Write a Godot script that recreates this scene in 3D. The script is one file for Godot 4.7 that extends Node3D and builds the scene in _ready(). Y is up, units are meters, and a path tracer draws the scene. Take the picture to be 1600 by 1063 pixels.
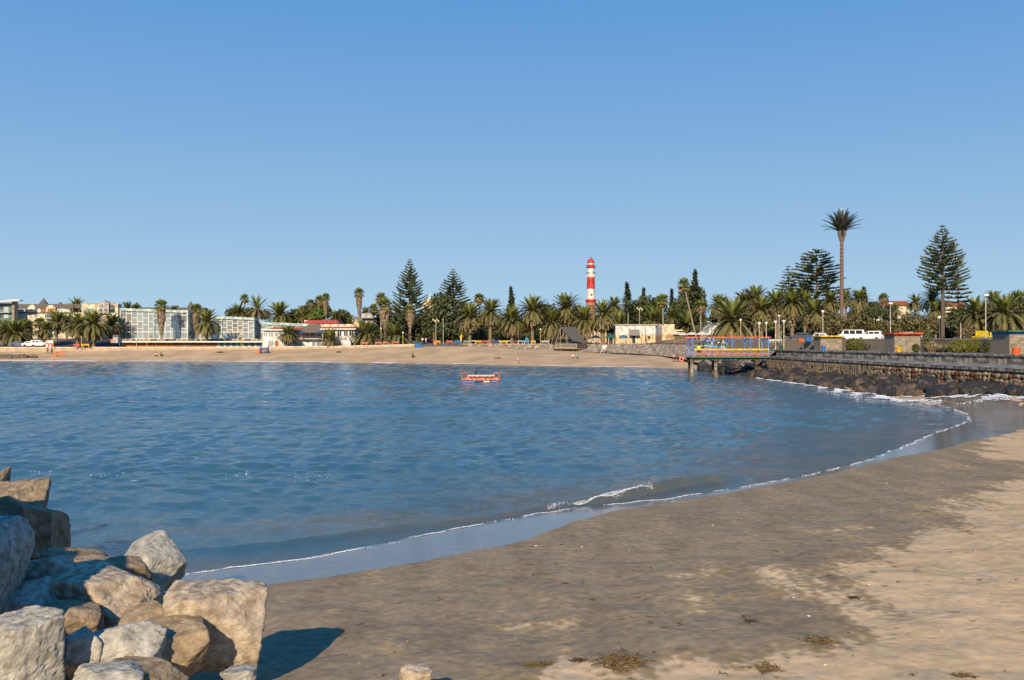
extends Node3D
# A sheltered bay: sand and boulders in front, a stone mole with a jetty, and a palm-lined promenade with a lighthouse across the water.
const F := 1555.0     # focal length in photograph pixels (1600 x 1063)
const EYE := 5.0      # camera height over the sea, metres
var rng := RandomNumberGenerator.new()
var used := {}
var M := {}
var tex := {}

class MB:
	var v := PackedVector3Array()
	var n := PackedVector3Array()
	var c := PackedColorArray()
	var t := PackedVector2Array()
	var ix := PackedInt32Array()
	var col := Color(1, 1, 1)
	var x := Transform3D.IDENTITY
	func vert(p: Vector3, nn: Vector3, uv := Vector2.ZERO) -> int:
		v.append(x * p); n.append((x.basis * nn).normalized()); c.append(col); t.append(uv)
		return v.size() - 1
	func tri(a: Vector3, b: Vector3, d: Vector3):   # counter-clockwise seen from the front
		var nn := (b - a).cross(d - a).normalized()
		var k := vert(a, nn); vert(b, nn); vert(d, nn)
		ix.append_array([k, k + 2, k + 1])
	func quad(a: Vector3, b: Vector3, d: Vector3, e: Vector3):
		var nn := (d - a).cross(e - b).normalized()
		var k := vert(a, nn); vert(b, nn); vert(d, nn); vert(e, nn)
		ix.append_array([k, k + 2, k + 1, k, k + 3, k + 2])
	func box(o: Vector3, s: Vector3, b := Basis.IDENTITY):
		var h := s * 0.5
		var p := []
		for k in 8:
			p.append(o + b * Vector3(h.x if k & 1 else -h.x, h.y if k & 2 else -h.y, h.z if k & 4 else -h.z))
		quad(p[4], p[5], p[7], p[6]); quad(p[1], p[0], p[2], p[3]); quad(p[5], p[1], p[3], p[7])
		quad(p[0], p[4], p[6], p[2]); quad(p[6], p[7], p[3], p[2]); quad(p[0], p[1], p[5], p[4])
	func span(a: Vector3, b: Vector3):   # box between two corners
		box((a + b) * 0.5, (b - a).abs())
	func tube(pts: Array, rad: Array, sides := 6, caps := true):
		var rows := []
		var side := Vector3.ZERO
		for k in pts.size():
			var d: Vector3 = (pts[mini(k + 1, pts.size() - 1)] - pts[maxi(k - 1, 0)]).normalized()
			var ref := Vector3.RIGHT if absf(d.x) < 0.9 else Vector3.UP
			if k > 0: ref = side
			var w := d.cross(ref).normalized()
			side = w.cross(d).normalized()
			var row := []
			for s in sides:
				var a := TAU * s / sides
				var o := side * cos(a) + w * sin(a)
				row.append(vert(pts[k] + o * rad[k], o, Vector2(float(s) / sides, float(k) / pts.size())))
			rows.append(row)
		for k in pts.size() - 1:
			for s in sides:
				var s2 := (s + 1) % sides
				ix.append_array([rows[k][s], rows[k + 1][s], rows[k + 1][s2], rows[k][s], rows[k + 1][s2], rows[k][s2]])
		if caps:
			for e in [0, pts.size() - 1]:
				var d2: Vector3 = (pts[e] - pts[1 if e == 0 else e - 1]).normalized()
				var m := vert(pts[e], d2)
				for s in sides:
					ix.append_array([m, rows[e][s], rows[e][(s + 1) % sides]])
	func bar(a: Vector3, b: Vector3, r: float, sides := 6):
		tube([a, b], [r, r], sides)
	func lathe(o: Vector3, prof: Array, sides := 20):   # prof: [radius, y]
		for k in prof.size() - 1:
			var p0: Vector2 = prof[k]
			var p1: Vector2 = prof[k + 1]
			var sl := Vector2(p1.y - p0.y, p0.x - p1.x).normalized()
			for s in sides:
				var a := TAU * s / sides
				var b := TAU * (s + 1) / sides
				var A := Vector3(cos(a), 0, sin(a)); var B := Vector3(cos(b), 0, sin(b)); var Y := Vector3.UP
				var q := [vert(o + A * p0.x + Y * p0.y, A * sl.x + Y * sl.y), vert(o + B * p0.x + Y * p0.y, B * sl.x + Y * sl.y), vert(o + B * p1.x + Y * p1.y, B * sl.x + Y * sl.y), vert(o + A * p1.x + Y * p1.y, A * sl.x + Y * sl.y)]
				ix.append_array([q[0], q[1], q[2], q[0], q[2], q[3]])
	func prism(poly: Array, dir: Vector3):   # flat polygon of Vector3, counter-clockwise seen from -dir, pushed along dir
		for k in range(1, poly.size() - 1): tri(poly[0], poly[k], poly[k + 1])
		for k in range(1, poly.size() - 1): tri(poly[0] + dir, poly[k + 1] + dir, poly[k] + dir)
		for k in poly.size():
			var a: Vector3 = poly[k]; var b: Vector3 = poly[(k + 1) % poly.size()]
			quad(b, a, a + dir, b + dir)
	func mesh() -> ArrayMesh:
		var a := []
		a.resize(Mesh.ARRAY_MAX)
		a[Mesh.ARRAY_VERTEX] = v; a[Mesh.ARRAY_NORMAL] = n; a[Mesh.ARRAY_COLOR] = c; a[Mesh.ARRAY_TEX_UV] = t; a[Mesh.ARRAY_INDEX] = ix
		var m := ArrayMesh.new()
		m.add_surface_from_arrays(Mesh.PRIMITIVE_TRIANGLES, a)
		return m

func numbered(called: String) -> String:
	used[called] = used.get(called, 0) + 1
	return called if used[called] == 1 else "%s_%03d" % [called, used[called] - 1]
func tag(o: Node, label := "", category := "", group := "", kind := ""):
	if label: o.set_meta("label", label)
	if category: o.set_meta("category", category)
	if group: o.set_meta("group", group)
	if kind: o.set_meta("kind", kind)
	return o
func thing(called: String, label: String, category: String, at := Vector3.ZERO, turn := 0.0, group := "") -> Node3D:
	var o := Node3D.new()
	o.name = numbered(called); o.position = at; o.rotation.y = turn
	add_child(o)
	tag(o, label, category, group)
	return o
func put(m, called: String, material: Material, parent: Node = null) -> MeshInstance3D:
	var o := MeshInstance3D.new()
	o.mesh = m.mesh() if m is MB else m
	o.material_override = material
	if parent == null:
		o.name = numbered(called); add_child(o)
	else:
		o.name = called; parent.add_child(o, true)
	return o
func part(called: String, material: Material, parent: Node, a: Vector3, b: Vector3) -> MeshInstance3D:
	var m := MB.new(); m.span(a, b)
	return put(m, called, material, parent)
func copy_of(o: Node3D, label := "", group := "") -> Node3D:
	var base := String(o.name).rstrip("0123456789").rstrip("_")
	var r: Node3D = o.duplicate()
	r.name = numbered(base); add_child(r)
	if label: r.set_meta("label", label)
	if group: r.set_meta("group", group)
	return r

# a pixel of the photograph at a known distance, as a point of the place
func P(px: float, py: float, d: float) -> Vector3:
	return Vector3((px - 800.0) * d / F, EYE - (py - 531.5) * d / F, -d)
# a pixel of something that touches the level y
func onlevel(px: float, py: float, y := 0.0) -> Vector3:
	return P(px, py, (EYE - y) * F / (py - 531.5))

func lin(r: float, g: float, b: float) -> Color:
	return Color(r, g, b).linear_to_srgb()
# mottle: a share of light and dark blotches in the colour itself; size: metres per repeat
func mat(called: String, col: Color, rough := 0.85, mottle := "", size := 3.0, bump := "", depth := 0.5) -> StandardMaterial3D:
	if M.has(called): return M[called]
	var m := StandardMaterial3D.new()
	m.albedo_color = col.linear_to_srgb()
	m.roughness = rough
	m.metallic_specular = 0.35
	if mottle:
		m.albedo_texture = tex[mottle]
		m.uv1_triplanar = true; m.uv1_world_triplanar = true
		m.uv1_scale = Vector3.ONE / size
	if bump:
		m.normal_enabled = true; m.normal_texture = tex[bump]; m.normal_scale = depth
		m.uv1_triplanar = true; m.uv1_world_triplanar = true
		m.uv1_scale = Vector3.ONE / size
	M[called] = m
	return m
func noise(freq: float, oct := 4, s := 1, kind := FastNoiseLite.TYPE_SIMPLEX_SMOOTH) -> FastNoiseLite:
	var f := FastNoiseLite.new()
	f.seed = s; f.frequency = freq; f.noise_type = kind
	f.fractal_octaves = oct; f.fractal_type = FastNoiseLite.FRACTAL_FBM if oct > 1 else FastNoiseLite.FRACTAL_NONE
	return f
func blotch(called: String, size: int, freq: float, oct: int, lo: float, hi: float, s: int):
	var im := noise(freq, oct, s).get_seamless_image(size, size)
	im.convert(Image.FORMAT_L8)
	var d := im.get_data()
	for k in d.size():
		d[k] = int(255.0 * lerpf(lo, hi, smoothstep(0.12, 0.88, d[k] / 255.0)))
	tex[called] = ImageTexture.create_from_image(Image.create_from_data(size, size, false, Image.FORMAT_L8, d))
func bumps(called: String, size: int, freq: float, oct: int, scale: float, s: int):
	var im := noise(freq, oct, s).get_seamless_image(size, size)
	im.convert(Image.FORMAT_RGBA8)
	im.bump_map_to_normal_map(scale)
	tex[called] = ImageTexture.create_from_image(im)

func _ready():
	rng.seed = 7
	var cam := Camera3D.new()
	cam.name = "camera"; cam.position = Vector3(0, EYE, 0)
	cam.fov = 2.0 * rad_to_deg(atan(531.5 / F)); cam.near = 0.1; cam.far = 6000.0
	add_child(cam); cam.current = true
	var env := Environment.new()
	env.background_mode = Environment.BG_SKY
	var sm := ProceduralSkyMaterial.new()
	sm.sky_top_color = lin(0.008, 0.164, 0.475); sm.sky_horizon_color = lin(0.350, 0.500, 0.605); sm.sky_curve = 0.165
	sm.ground_horizon_color = lin(0.36, 0.50, 0.64); sm.ground_bottom_color = lin(0.16, 0.17, 0.17)
	sm.sun_angle_max = 0.0
	env.sky = Sky.new(); env.sky.sky_material = sm
	env.tonemap_mode = Environment.TONE_MAPPER_LINEAR
	env.tonemap_exposure = 1.35
	env.sdfgi_enabled = true; env.ssao_enabled = true; env.ssil_enabled = true
	var we := WorldEnvironment.new()
	we.name = "world"; we.environment = env; add_child(we)
	var sun := DirectionalLight3D.new()
	sun.name = "sun"; sun.light_energy = 1.6; sun.light_angular_distance = 0.5; sun.light_color = Color(1.0, 0.91, 0.78); sun.shadow_enabled = true
	add_child(sun)
	sun.look_at_from_position(Vector3(0, 60, 0), Vector3(0, 60, 0) + Vector3(0.19, -0.50, -1.0))

	blotch("soft", 256, 0.012, 4, 0.72, 1.0, 3)
	blotch("faint", 512, 0.01, 5, 0.86, 1.0, 9)
	blotch("fine", 256, 0.05, 4, 0.6, 1.0, 4)
	blotch("stain", 512, 0.008, 6, 0.45, 1.0, 5)
	bumps("grain", 256, 0.08, 3, 6.0, 6)
	bumps("rough", 512, 0.02, 6, 10.0, 8)
	build_terrain()
	build_water()
	build_rocks()
	build_mole()
	build_buildings()
	build_trees()
	build_objects()
	build_shore()
	build_people()

# ---------------------------------------------------------------- land and beach
# the line where the calm sea meets the land, x and z in metres (water inside)
const SHORE := [[-260, -6], [-60, -8], [-30, -13], [-14, -17.6], [-9, -19.8], [-6.6, -21.4], [-5.3, -22.2], [-3.7, -23.6], [-2, -25.6], [-0.7, -27.0], [0.55, -28.4], [2.9, -30.0], [4.8, -31.2], [7, -32.9], [11.2, -36.9], [14.4, -40.8], [18.7, -47], [23, -53.8], [26.2, -58.2], [28.6, -62], [30.6, -67], [32.2, -73], [33.2, -82], [33.6, -92], [33.3, -105], [33.0, -118], [32.6, -130], [32.6, -142], [33.5, -158], [32.6, -172], [28, -178], [20, -183], [12, -187], [0, -197], [-13, -207], [-26, -216], [-43, -225], [-60, -230], [-75, -232], [-98, -234.5], [-121, -237], [-160, -241], [-260, -246]]
const SG0 := Vector2(-142, -6)
const SGS := 1.5
var sg := PackedFloat32Array()
var sgw := 140
var sgh := 176
func shore_grid():
	var poly := PackedVector2Array()
	for p in SHORE: poly.append(Vector2(p[0], p[1]))
	sg.resize(sgw * sgh)
	for j in sgh:
		for i in sgw:
			var q := SG0 + Vector2(i * SGS, -j * SGS)
			var best := 1e9
			for k in poly.size() - 1:
				var a := poly[k]; var ab := poly[k + 1] - a
				var h := clampf((q - a).dot(ab) / ab.length_squared(), 0.0, 1.0)
				best = minf(best, (q - a - ab * h).length_squared())
			sg[j * sgw + i] = sqrt(best) * (-1.0 if Geometry2D.is_point_in_polygon(q, poly) else 1.0)
func inland(x: float, z: float) -> float:   # metres from the water's edge, negative in the water
	var fx := clampf((x - SG0.x) / SGS, 0.0, sgw - 1.001)
	var fz := clampf((SG0.y - z) / SGS, 0.0, sgh - 1.001)
	var i := int(fx); var j := int(fz)
	fx -= i; fz -= j
	var k := j * sgw + i
	return lerpf(lerpf(sg[k], sg[k + 1], fx), lerpf(sg[k + sgw], sg[k + sgw + 1], fx), fz)
var nb := noise(0.12, 3, 21)
var nb2 := noise(0.9, 3, 22)
func edge_level(x: float) -> float:
	return lerpf(3.15, 4.0, smoothstep(-62.0, -14.0, x))
func sand(x: float, z: float) -> float:
	var s := inland(x, z)
	if s < 0.0:
		return -0.1 * minf(-s, 3.0) - 0.055 * clampf(-s - 3.0, 0.0, 45.0)
	var toe := smoothstep(29.0, 33.0, x) * smoothstep(-64.0, -74.0, z) * smoothstep(-172.0, -160.0, z)
	var near := smoothstep(-120.0, -90.0, z)
	var mid := smoothstep(-8.0, 10.0, x)
	var h := lerpf(minf(lerpf(0.125, 0.07, mid) * s, lerpf(edge_level(x) - 0.55, lerpf(2.5, 1.7, smoothstep(8.0, 30.0, x)), mid)), minf(0.055 * s + 0.0012 * s * s, 2.6), near)
	h = lerpf(h, minf(0.22 * s, 0.9), toe)
	var dry := smoothstep(1.5, 7.0, s) * lerpf(0.07, 1.0, near)
	return h + dry * (0.05 * nb.get_noise_2d(x * 3.0, z * 3.0) + near * (0.017 * nb2.get_noise_2d(x, z) + 0.008 * nb2.get_noise_2d(x * 3.1, z * 3.1)))
# the edge of the built land: promenade wall, revetment, then the retaining wall behind the mole
const EDGE := [[-1400, -262], [-420, -259], [-260, -258], [-170, -256], [-120, -254], [-80, -253], [-45, -252], [-20, -251], [-4, -250], [8, -247], [18, -240], [26, -228], [32, -212], [35.5, -195], [38, -176], [42.5, -163], [47.3, -150], [51, -140], [53.6, -130], [55.2, -118], [56, -108], [57.5, -80], [59, -40], [60, 40]]
const EDGE_AIM := [[0, -1], [0, -1], [0, -1], [0, -1], [0, -1], [0, -1], [0, -1], [0, -1], [0, -1], [0.05, -1], [0.1, -1], [0.16, -1], [0.24, -1], [0.32, -1], [0.45, -1], [0.6, -0.9], [0.75, -0.8], [0.85, -0.7], [0.95, -0.5], [1, -0.35], [1, -0.2], [1, -0.05], [1, 0.05], [1, 0.1]]
func ground_at(x: float, z: float) -> float:
	var left := edge_level(x) + 7.0 * smoothstep(-272.0, -420.0, z)
	return lerpf(left, 4.7 + 8.0 * smoothstep(-225.0, -400.0, z), smoothstep(34.0, 46.0, x))
func grid_mesh(x0: float, x1: float, z0: float, z1: float, sx: float, sz0: float, grow: float, lift := 0.0) -> ArrayMesh:
	var zs := [z0]
	var st := sz0
	while zs[-1] > z1:
		zs.append(maxf(zs[-1] - st, z1)); st *= grow
	var nx := int((x1 - x0) / sx) + 1
	var m := MB.new()
	var hs := PackedFloat32Array()
	for z in zs:
		for i in nx: hs.append(sand(x0 + i * sx, z) + lift)
	for j in zs.size():
		for i in nx:
			var k: int = j * nx + i
			var l := maxi(i - 1, 0); var r := mini(i + 1, nx - 1)
			var u := maxi(j - 1, 0); var d := mini(j + 1, zs.size() - 1)
			var gx := (hs[j * nx + r] - hs[j * nx + l]) / ((r - l) * sx)
			var gz: float = (hs[d * nx + i] - hs[u * nx + i]) / (zs[d] - zs[u])
			var x := x0 + i * sx
			m.vert(Vector3(x, hs[k], zs[j]), Vector3(-gx, 1, -gz), Vector2((x - TX0.x) / TXS.x, (TX0.y - zs[j]) / TXS.y))
			if i + 1 < nx and j + 1 < zs.size():
				m.ix.append_array([k, k + nx + 1, k + 1, k, k + nx, k + nx + 1])
	return m.mesh()
const TX0 := Vector2(-9.0, -8.0)
const TXS := Vector2(54.0, 68.0)
func lobe(x: float, z: float, cx: float, cz: float, ax: float, rx: float, rz: float) -> float:
	var u := (x - cx) * cos(ax) + (z - cz) * sin(ax); var w := -(x - cx) * sin(ax) + (z - cz) * cos(ax)
	return 1.0 - sqrt(u * u / (rx * rx) + w * w / (rz * rz))
func sand_texture():
	# damp, grey-brown sand near the sea and dry tan sand above, with the ragged tongues and ochre patches of the photograph
	var W := 2048; var H := 2048
	var low := Image.create(256, 256, false, Image.FORMAT_L8)
	var big := noise(0.09, 3, 31)
	for j in 256:
		for i in 256:
			var x := TX0.x + TXS.x * (i + 0.5) / 256.0; var z := TX0.y - TXS.y * (j + 0.5) / 256.0
			var s := inland(x, z)
			# metres inland to which the last tide wetted the sand: far on the open beach, less on the right
			var reach := 10.9 - 0.45 * maxf(0.0, x - 6.0)
			reach += 2.4 * big.get_noise_2d(x * 0.7, z * 1.6)
			var dry := (s - reach) / 5.0
			# ochre tongues left by the tide on the grey sand
			for q in [[7.6, -23.6, -0.15, 1.7, 0.55], [8.2, -20.6, -0.42, 4.4, 0.55], [10.5, -25.4, -0.3, 3.0, 0.5], [4.2, -19.0, -0.2, 1.8, 0.5], [1.5, -15.6, -0.1, 2.4, 0.4]]:
				dry = maxf(dry, -0.27 + 0.22 * clampf(lobe(x, z, q[0], q[1], q[2], q[3], q[4]) * 3.0, 0.0, 1.0))
			low.set_pixel(i, j, Color(clampf(0.5 + 0.35 * dry, 0.0, 1.0), 0, 0))
	low.resize(W, H, Image.INTERPOLATE_CUBIC)
	# streaks lie along the water's edge: noise stretched across the slope
	var n1 := noise(0.022, 5, 33)
	var streak := n1.get_image(W, H / 4); streak.convert(Image.FORMAT_L8); streak.resize(W, H, Image.INTERPOLATE_CUBIC)
	var fine := noise(0.11, 4, 34).get_image(W, H); fine.convert(Image.FORMAT_L8)
	var spot := noise(0.006, 4, 35).get_image(W, H); spot.convert(Image.FORMAT_L8)
	var A := low.get_data(); var B := streak.get_data(); var C := fine.get_data(); var D := spot.get_data()
	var wet := [0.270, 0.203, 0.132]; var dryc := [0.55, 0.388, 0.220]; var ochre := [0.35, 0.235, 0.105]; var grey := [0.205, 0.158, 0.106]
	var lut := PackedByteArray()
	for k in 512:
		var t := (k - 256.0) / 256.0 * 2.0
		for ch in 3:
			var c: float = lerpf(wet[ch], dryc[ch], smoothstep(-0.05, 0.24, t))
			c = lerpf(c, ochre[ch], 0.75 * smoothstep(-0.20, -0.03, t) * (1.0 - smoothstep(-0.02, 0.05, t)))
			c = lerpf(c, grey[ch], 0.5 * (1.0 - smoothstep(-1.2, -0.35, t)))
			lut.append(int(255.0 * Color(c, c, c).linear_to_srgb().r))
	# relief: trodden sand, coarse lumps and fine grain
	var hm := noise(0.03, 4, 36).get_image(W, H); hm.convert(Image.FORMAT_L8)
	var hd := hm.get_data()
	for k in hd.size() / 16: hd[k * 16] = maxi(0, hd[k * 16] - 7)
	var fr := RandomNumberGenerator.new()
	fr.seed = 404
	for walk in 110:   # footprints, in lines, where the sand is dry enough to keep them
		var fx := fr.randf_range(-4.0, 24.0); var fz := fr.randf_range(-10.0, -46.0)
		var dir := fr.randf() * TAU
		for st in 16:
			dir += fr.randf_range(-0.15, 0.15)
			fx += cos(dir) * 0.62; fz += sin(dir) * 0.62
			if inland(fx, fz) < 6.5 + fr.randf() * 3.0: continue
			var side := 0.09 if st % 2 else -0.09
			var cx := fx - sin(dir) * side; var cz := fz + cos(dir) * side
			var ui := int((cx - TX0.x) / TXS.x * W); var vi := int((TX0.y - cz) / TXS.y * H)
			for dj in range(-7, 8):
				for di in range(-7, 8):
					var wx := di * TXS.x / W; var wz := -dj * TXS.y / H
					var al := (wx * cos(dir) + wz * sin(dir)) / 0.16; var ac := (-wx * sin(dir) + wz * cos(dir)) / 0.075
					var rr := al * al + ac * ac
					if rr > 1.7 or ui + di < 0 or ui + di >= W or vi + dj < 0 or vi + dj >= H: continue
					var q := (vi + dj) * W + ui + di
					hd[q] = clampi(hd[q] + (int(-46.0 * (1.0 - rr)) if rr < 1.0 else int(24.0 * (1.7 - rr))), 0, 255)
	hm = Image.create_from_data(W, H, false, Image.FORMAT_L8, hd)
	hm.convert(Image.FORMAT_RGBA8)
	hm.bump_map_to_normal_map(5.0)
	tex["sand_n"] = ImageTexture.create_from_image(hm)
	var out := PackedByteArray()
	out.resize(W * H * 3)
	var o := 0
	for k in W * H:
		var cc := C[k]
		var q: int = clampi(256 + (A[k] - 128) * 2 + ((B[k] - 128) * 3 >> 3) + ((D[k] - 128) >> 2) + ((cc - 128) >> 2), 0, 511) * 3
		var g: int = ((cc - 128) * 26 >> 8) + ((B[k] - 128) * 20 >> 8)
		out[o] = clampi(lut[q] + g, 0, 255); out[o + 1] = clampi(lut[q + 1] + g, 0, 255); out[o + 2] = clampi(lut[q + 2] + g, 0, 255)
		o += 3
	tex["sand"] = ImageTexture.create_from_image(Image.create_from_data(W, H, false, Image.FORMAT_RGB8, out))
func build_terrain():
	shore_grid()
	sand_texture()
	bumps("sandgrain", 1024, 0.035, 5, 7.0, 41)
	var ms := StandardMaterial3D.new()
	ms.albedo_texture = tex["sand"]; ms.texture_repeat = false
	ms.roughness = 0.95; ms.metallic_specular = 0.2
	ms.normal_enabled = true; ms.normal_texture = tex["sand_n"]; ms.normal_scale = 0.27
	M["sand_near"] = ms
	tag(put(grid_mesh(-40.0, 44.9, -7.0, -78.0, 0.14, 0.09, 1.0042), "beach", ms), "", "", "", "structure")
	var mf := mat("sand_far", Color(0.54, 0.375, 0.21), 0.95, "faint", 47.0)
	tag(put(grid_mesh(-260.5, 59.0, -76.5, -262.5, 1.5, 1.5, 1.0, -0.004), "far_beach", mf), "", "", "", "structure")
	# land behind the walls, out to the horizon
	var m := MB.new()
	var back := [0.0, 4.0, 12.0, 30.0, 70.0, 180.0, 600.0, 2600.0]
	for k in EDGE.size():
		var aim := Vector2(EDGE_AIM[k][0], EDGE_AIM[k][1]).normalized()
		for b in back:
			var p: Vector2 = Vector2(EDGE[k][0], EDGE[k][1]) + aim * b
			m.vert(Vector3(p.x, ground_at(p.x, p.y), p.y), Vector3.UP)
	var nr := back.size()
	for k in EDGE.size() - 1:
		for b in nr - 1:
			var q := k * nr + b
			m.ix.append_array([q, q + 1, q + nr + 1, q, q + nr + 1, q + nr])
	tag(put(m, "ground", mat("land", Color(0.27, 0.22, 0.155), 0.95, "stain", 14.0)), "", "", "", "structure")
	var m2 := MB.new()
	m2.quad(Vector3(-3000, -3.2, 400), Vector3(600, -3.2, 400), Vector3(600, -3.2, -800), Vector3(-3000, -3.2, -800))
	tag(put(m2, "seabed", mat("seabed", Color(0.12, 0.10, 0.07), 0.95)), "", "", "", "structure")

# ---------------------------------------------------------------- the sea
var waves := []   # [direction, wave number, height, phase]
var gust := noise(0.028, 3, 51)
func wave(x: float, z: float) -> Vector3:   # height and its two slopes
	var h := 0.0; var gx := 0.0; var gz := 0.0
	for w in waves:
		var d: Vector2 = w[0]
		var a: float = (d.x * x + d.y * z) * w[1] + w[3]
		var s := sin(a)
		h += w[2] * s
		var cs: float = w[2] * w[1] * cos(a)
		gx += cs * d.x; gz += cs * d.y
	return Vector3(h, gx, gz)
const CREST := [[-9.0, -22.6], [-6.2, -24.2], [-3.0, -26.2], [-0.2, -28.2], [1.2, -29.3], [3.0, -31.0], [5.0, -33.2], [7.2, -35.0], [8.6, -36.4]]
const CREST_H := [0.03, 0.07, 0.09, 0.10, 0.13, 0.21, 0.33, 0.27, 0.03]
func crest(x: float, z: float) -> float:
	if x < -10.0 or x > 10.0 or z < -39.0: return 0.0
	var q := Vector2(x, z)
	var r := 0.0
	for k in CREST.size() - 1:
		var a := Vector2(CREST[k][0], CREST[k][1]); var ab := Vector2(CREST[k + 1][0], CREST[k + 1][1]) - a
		var t := (q - a).dot(ab) / ab.length_squared()
		if t < 0.0 or t > 1.0: continue
		var off := (q - a - ab * t).dot(Vector2(ab.y, -ab.x).normalized())   # positive seaward
		off += 0.12 * sin(x * 2.1 + z) + 0.06 * sin(x * 5.3)
		var s := 0.10 if off < 0.0 else 0.42
		r = maxf(r, lerpf(CREST_H[k], CREST_H[k + 1], t) * exp(-off * off / (2.0 * s * s)))
	return r
func sea_patch(x0: float, x1: float, z0: float, z1: float, st: float, m: MB):
	var nx := int(ceil((x1 - x0) / st)) + 1; var nz := int(ceil((z0 - z1) / st)) + 1
	var base := m.v.size()
	var keep := PackedByteArray()
	for j in nz:
		for i in nx:
			var x := minf(x0 + i * st, x1); var z := maxf(z0 - j * st, z1)
			var s := -inland(x, z)
			keep.append(1 if s > -1.0 else 0)
			var calm := lerpf(0.12, 1.0, smoothstep(0.0, 14.0, s)) * clampf(0.85 + 0.7 * gust.get_noise_2d(x * 0.5, z), 0.5, 1.25)
			var w := wave(x, z) * calm
			if z < -55.0 and z > -88.0:   # a low swell crossing the bay
				var dz := z + 70.5 - 0.10 * x - 1.2 * sin(x * 0.11)
				var sw := 0.24 * exp(-dz * dz / 3.2) * smoothstep(-34.0, -22.0, x) * smoothstep(14.0, 4.0, x)
				w += Vector3(sw, sw * dz / 1.6 * 0.10, -sw * dz / 1.6)
			if z > -40.0:
				var c := crest(x, z)
				if c > 0.001:
					var e := 0.05
					w += Vector3(c, (crest(x + e, z) - c) / e, (crest(x, z + e) - c) / e)
			# sand stirred up in the shallows, in drifting clouds and streaks
			var cloud := silt.get_noise_2d(x * 0.5, z * 1.2)
			var murk := smoothstep(7.5, -0.5, s + 7.0 * cloud) * smoothstep(16.0, 3.0, s)
			m.col = deep.lerp(sandy, murk)
			m.vert(Vector3(x, w.x, z), Vector3(-w.y, 1, -w.z))
	for j in nz - 1:
		for i in nx - 1:
			var k := j * nx + i
			if keep[k] | keep[k + 1] | keep[k + nx] | keep[k + nx + 1]:
				k += base
				m.ix.append_array([k, k + nx + 1, k + 1, k, k + nx, k + nx + 1])
var silt := noise(0.16, 4, 55)
var deep := Color(0.034, 0.090, 0.110)
var sandy := Color(0.088, 0.090, 0.064)
func build_water():
	var r := RandomNumberGenerator.new()
	r.seed = 5
	for k in 26:
		var len := 0.42 * pow(1.13, k) * r.randf_range(0.93, 1.07)
		var ang := deg_to_rad(-96.0 + r.randfn(0.0, 34.0))
		var steep := 0.062 if len < 1.7 else (0.036 if len < 3.4 else (0.016 if len < 6.0 else 0.010))
		waves.append([Vector2(cos(ang), sin(ang)), TAU / len, steep * len / TAU, r.randf() * TAU])
	var m := MB.new()
	sea_patch(-34.0, 17.0, -12.0, -40.0, 0.13, m)
	sea_patch(-62.0, 35.0, -40.0, -80.0, 0.3, m)
	sea_patch(-90.0, 36.0, -80.0, -140.0, 0.5, m)
	sea_patch(-140.0, 40.0, -140.0, -250.0, 0.8, m)
	m.col = deep
	for q in [[-3000, -140, 0, -900], [-140, -90, 0, -140], [-90, -62, 0, -80], [-62, -34, 0, -40]]:
		m.quad(Vector3(q[0], 0, q[2]), Vector3(q[1], 0, q[2]), Vector3(q[1], 0, q[3]), Vector3(q[0], 0, q[3]))
	bumps("ripple", 1024, 0.016, 5, 10.0, 52)
	var w := StandardMaterial3D.new()
	w.vertex_color_use_as_albedo = true
	w.roughness = 0.05; w.metallic_specular = 0.5
	w.normal_enabled = true; w.normal_texture = tex["ripple"]; w.normal_scale = 1.15
	w.uv1_triplanar = true; w.uv1_world_triplanar = true; w.uv1_scale = Vector3(0.42, 0.42, 0.74)
	M["water"] = w
	tag(put(m, "sea", w), "", "", "", "structure")

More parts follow.
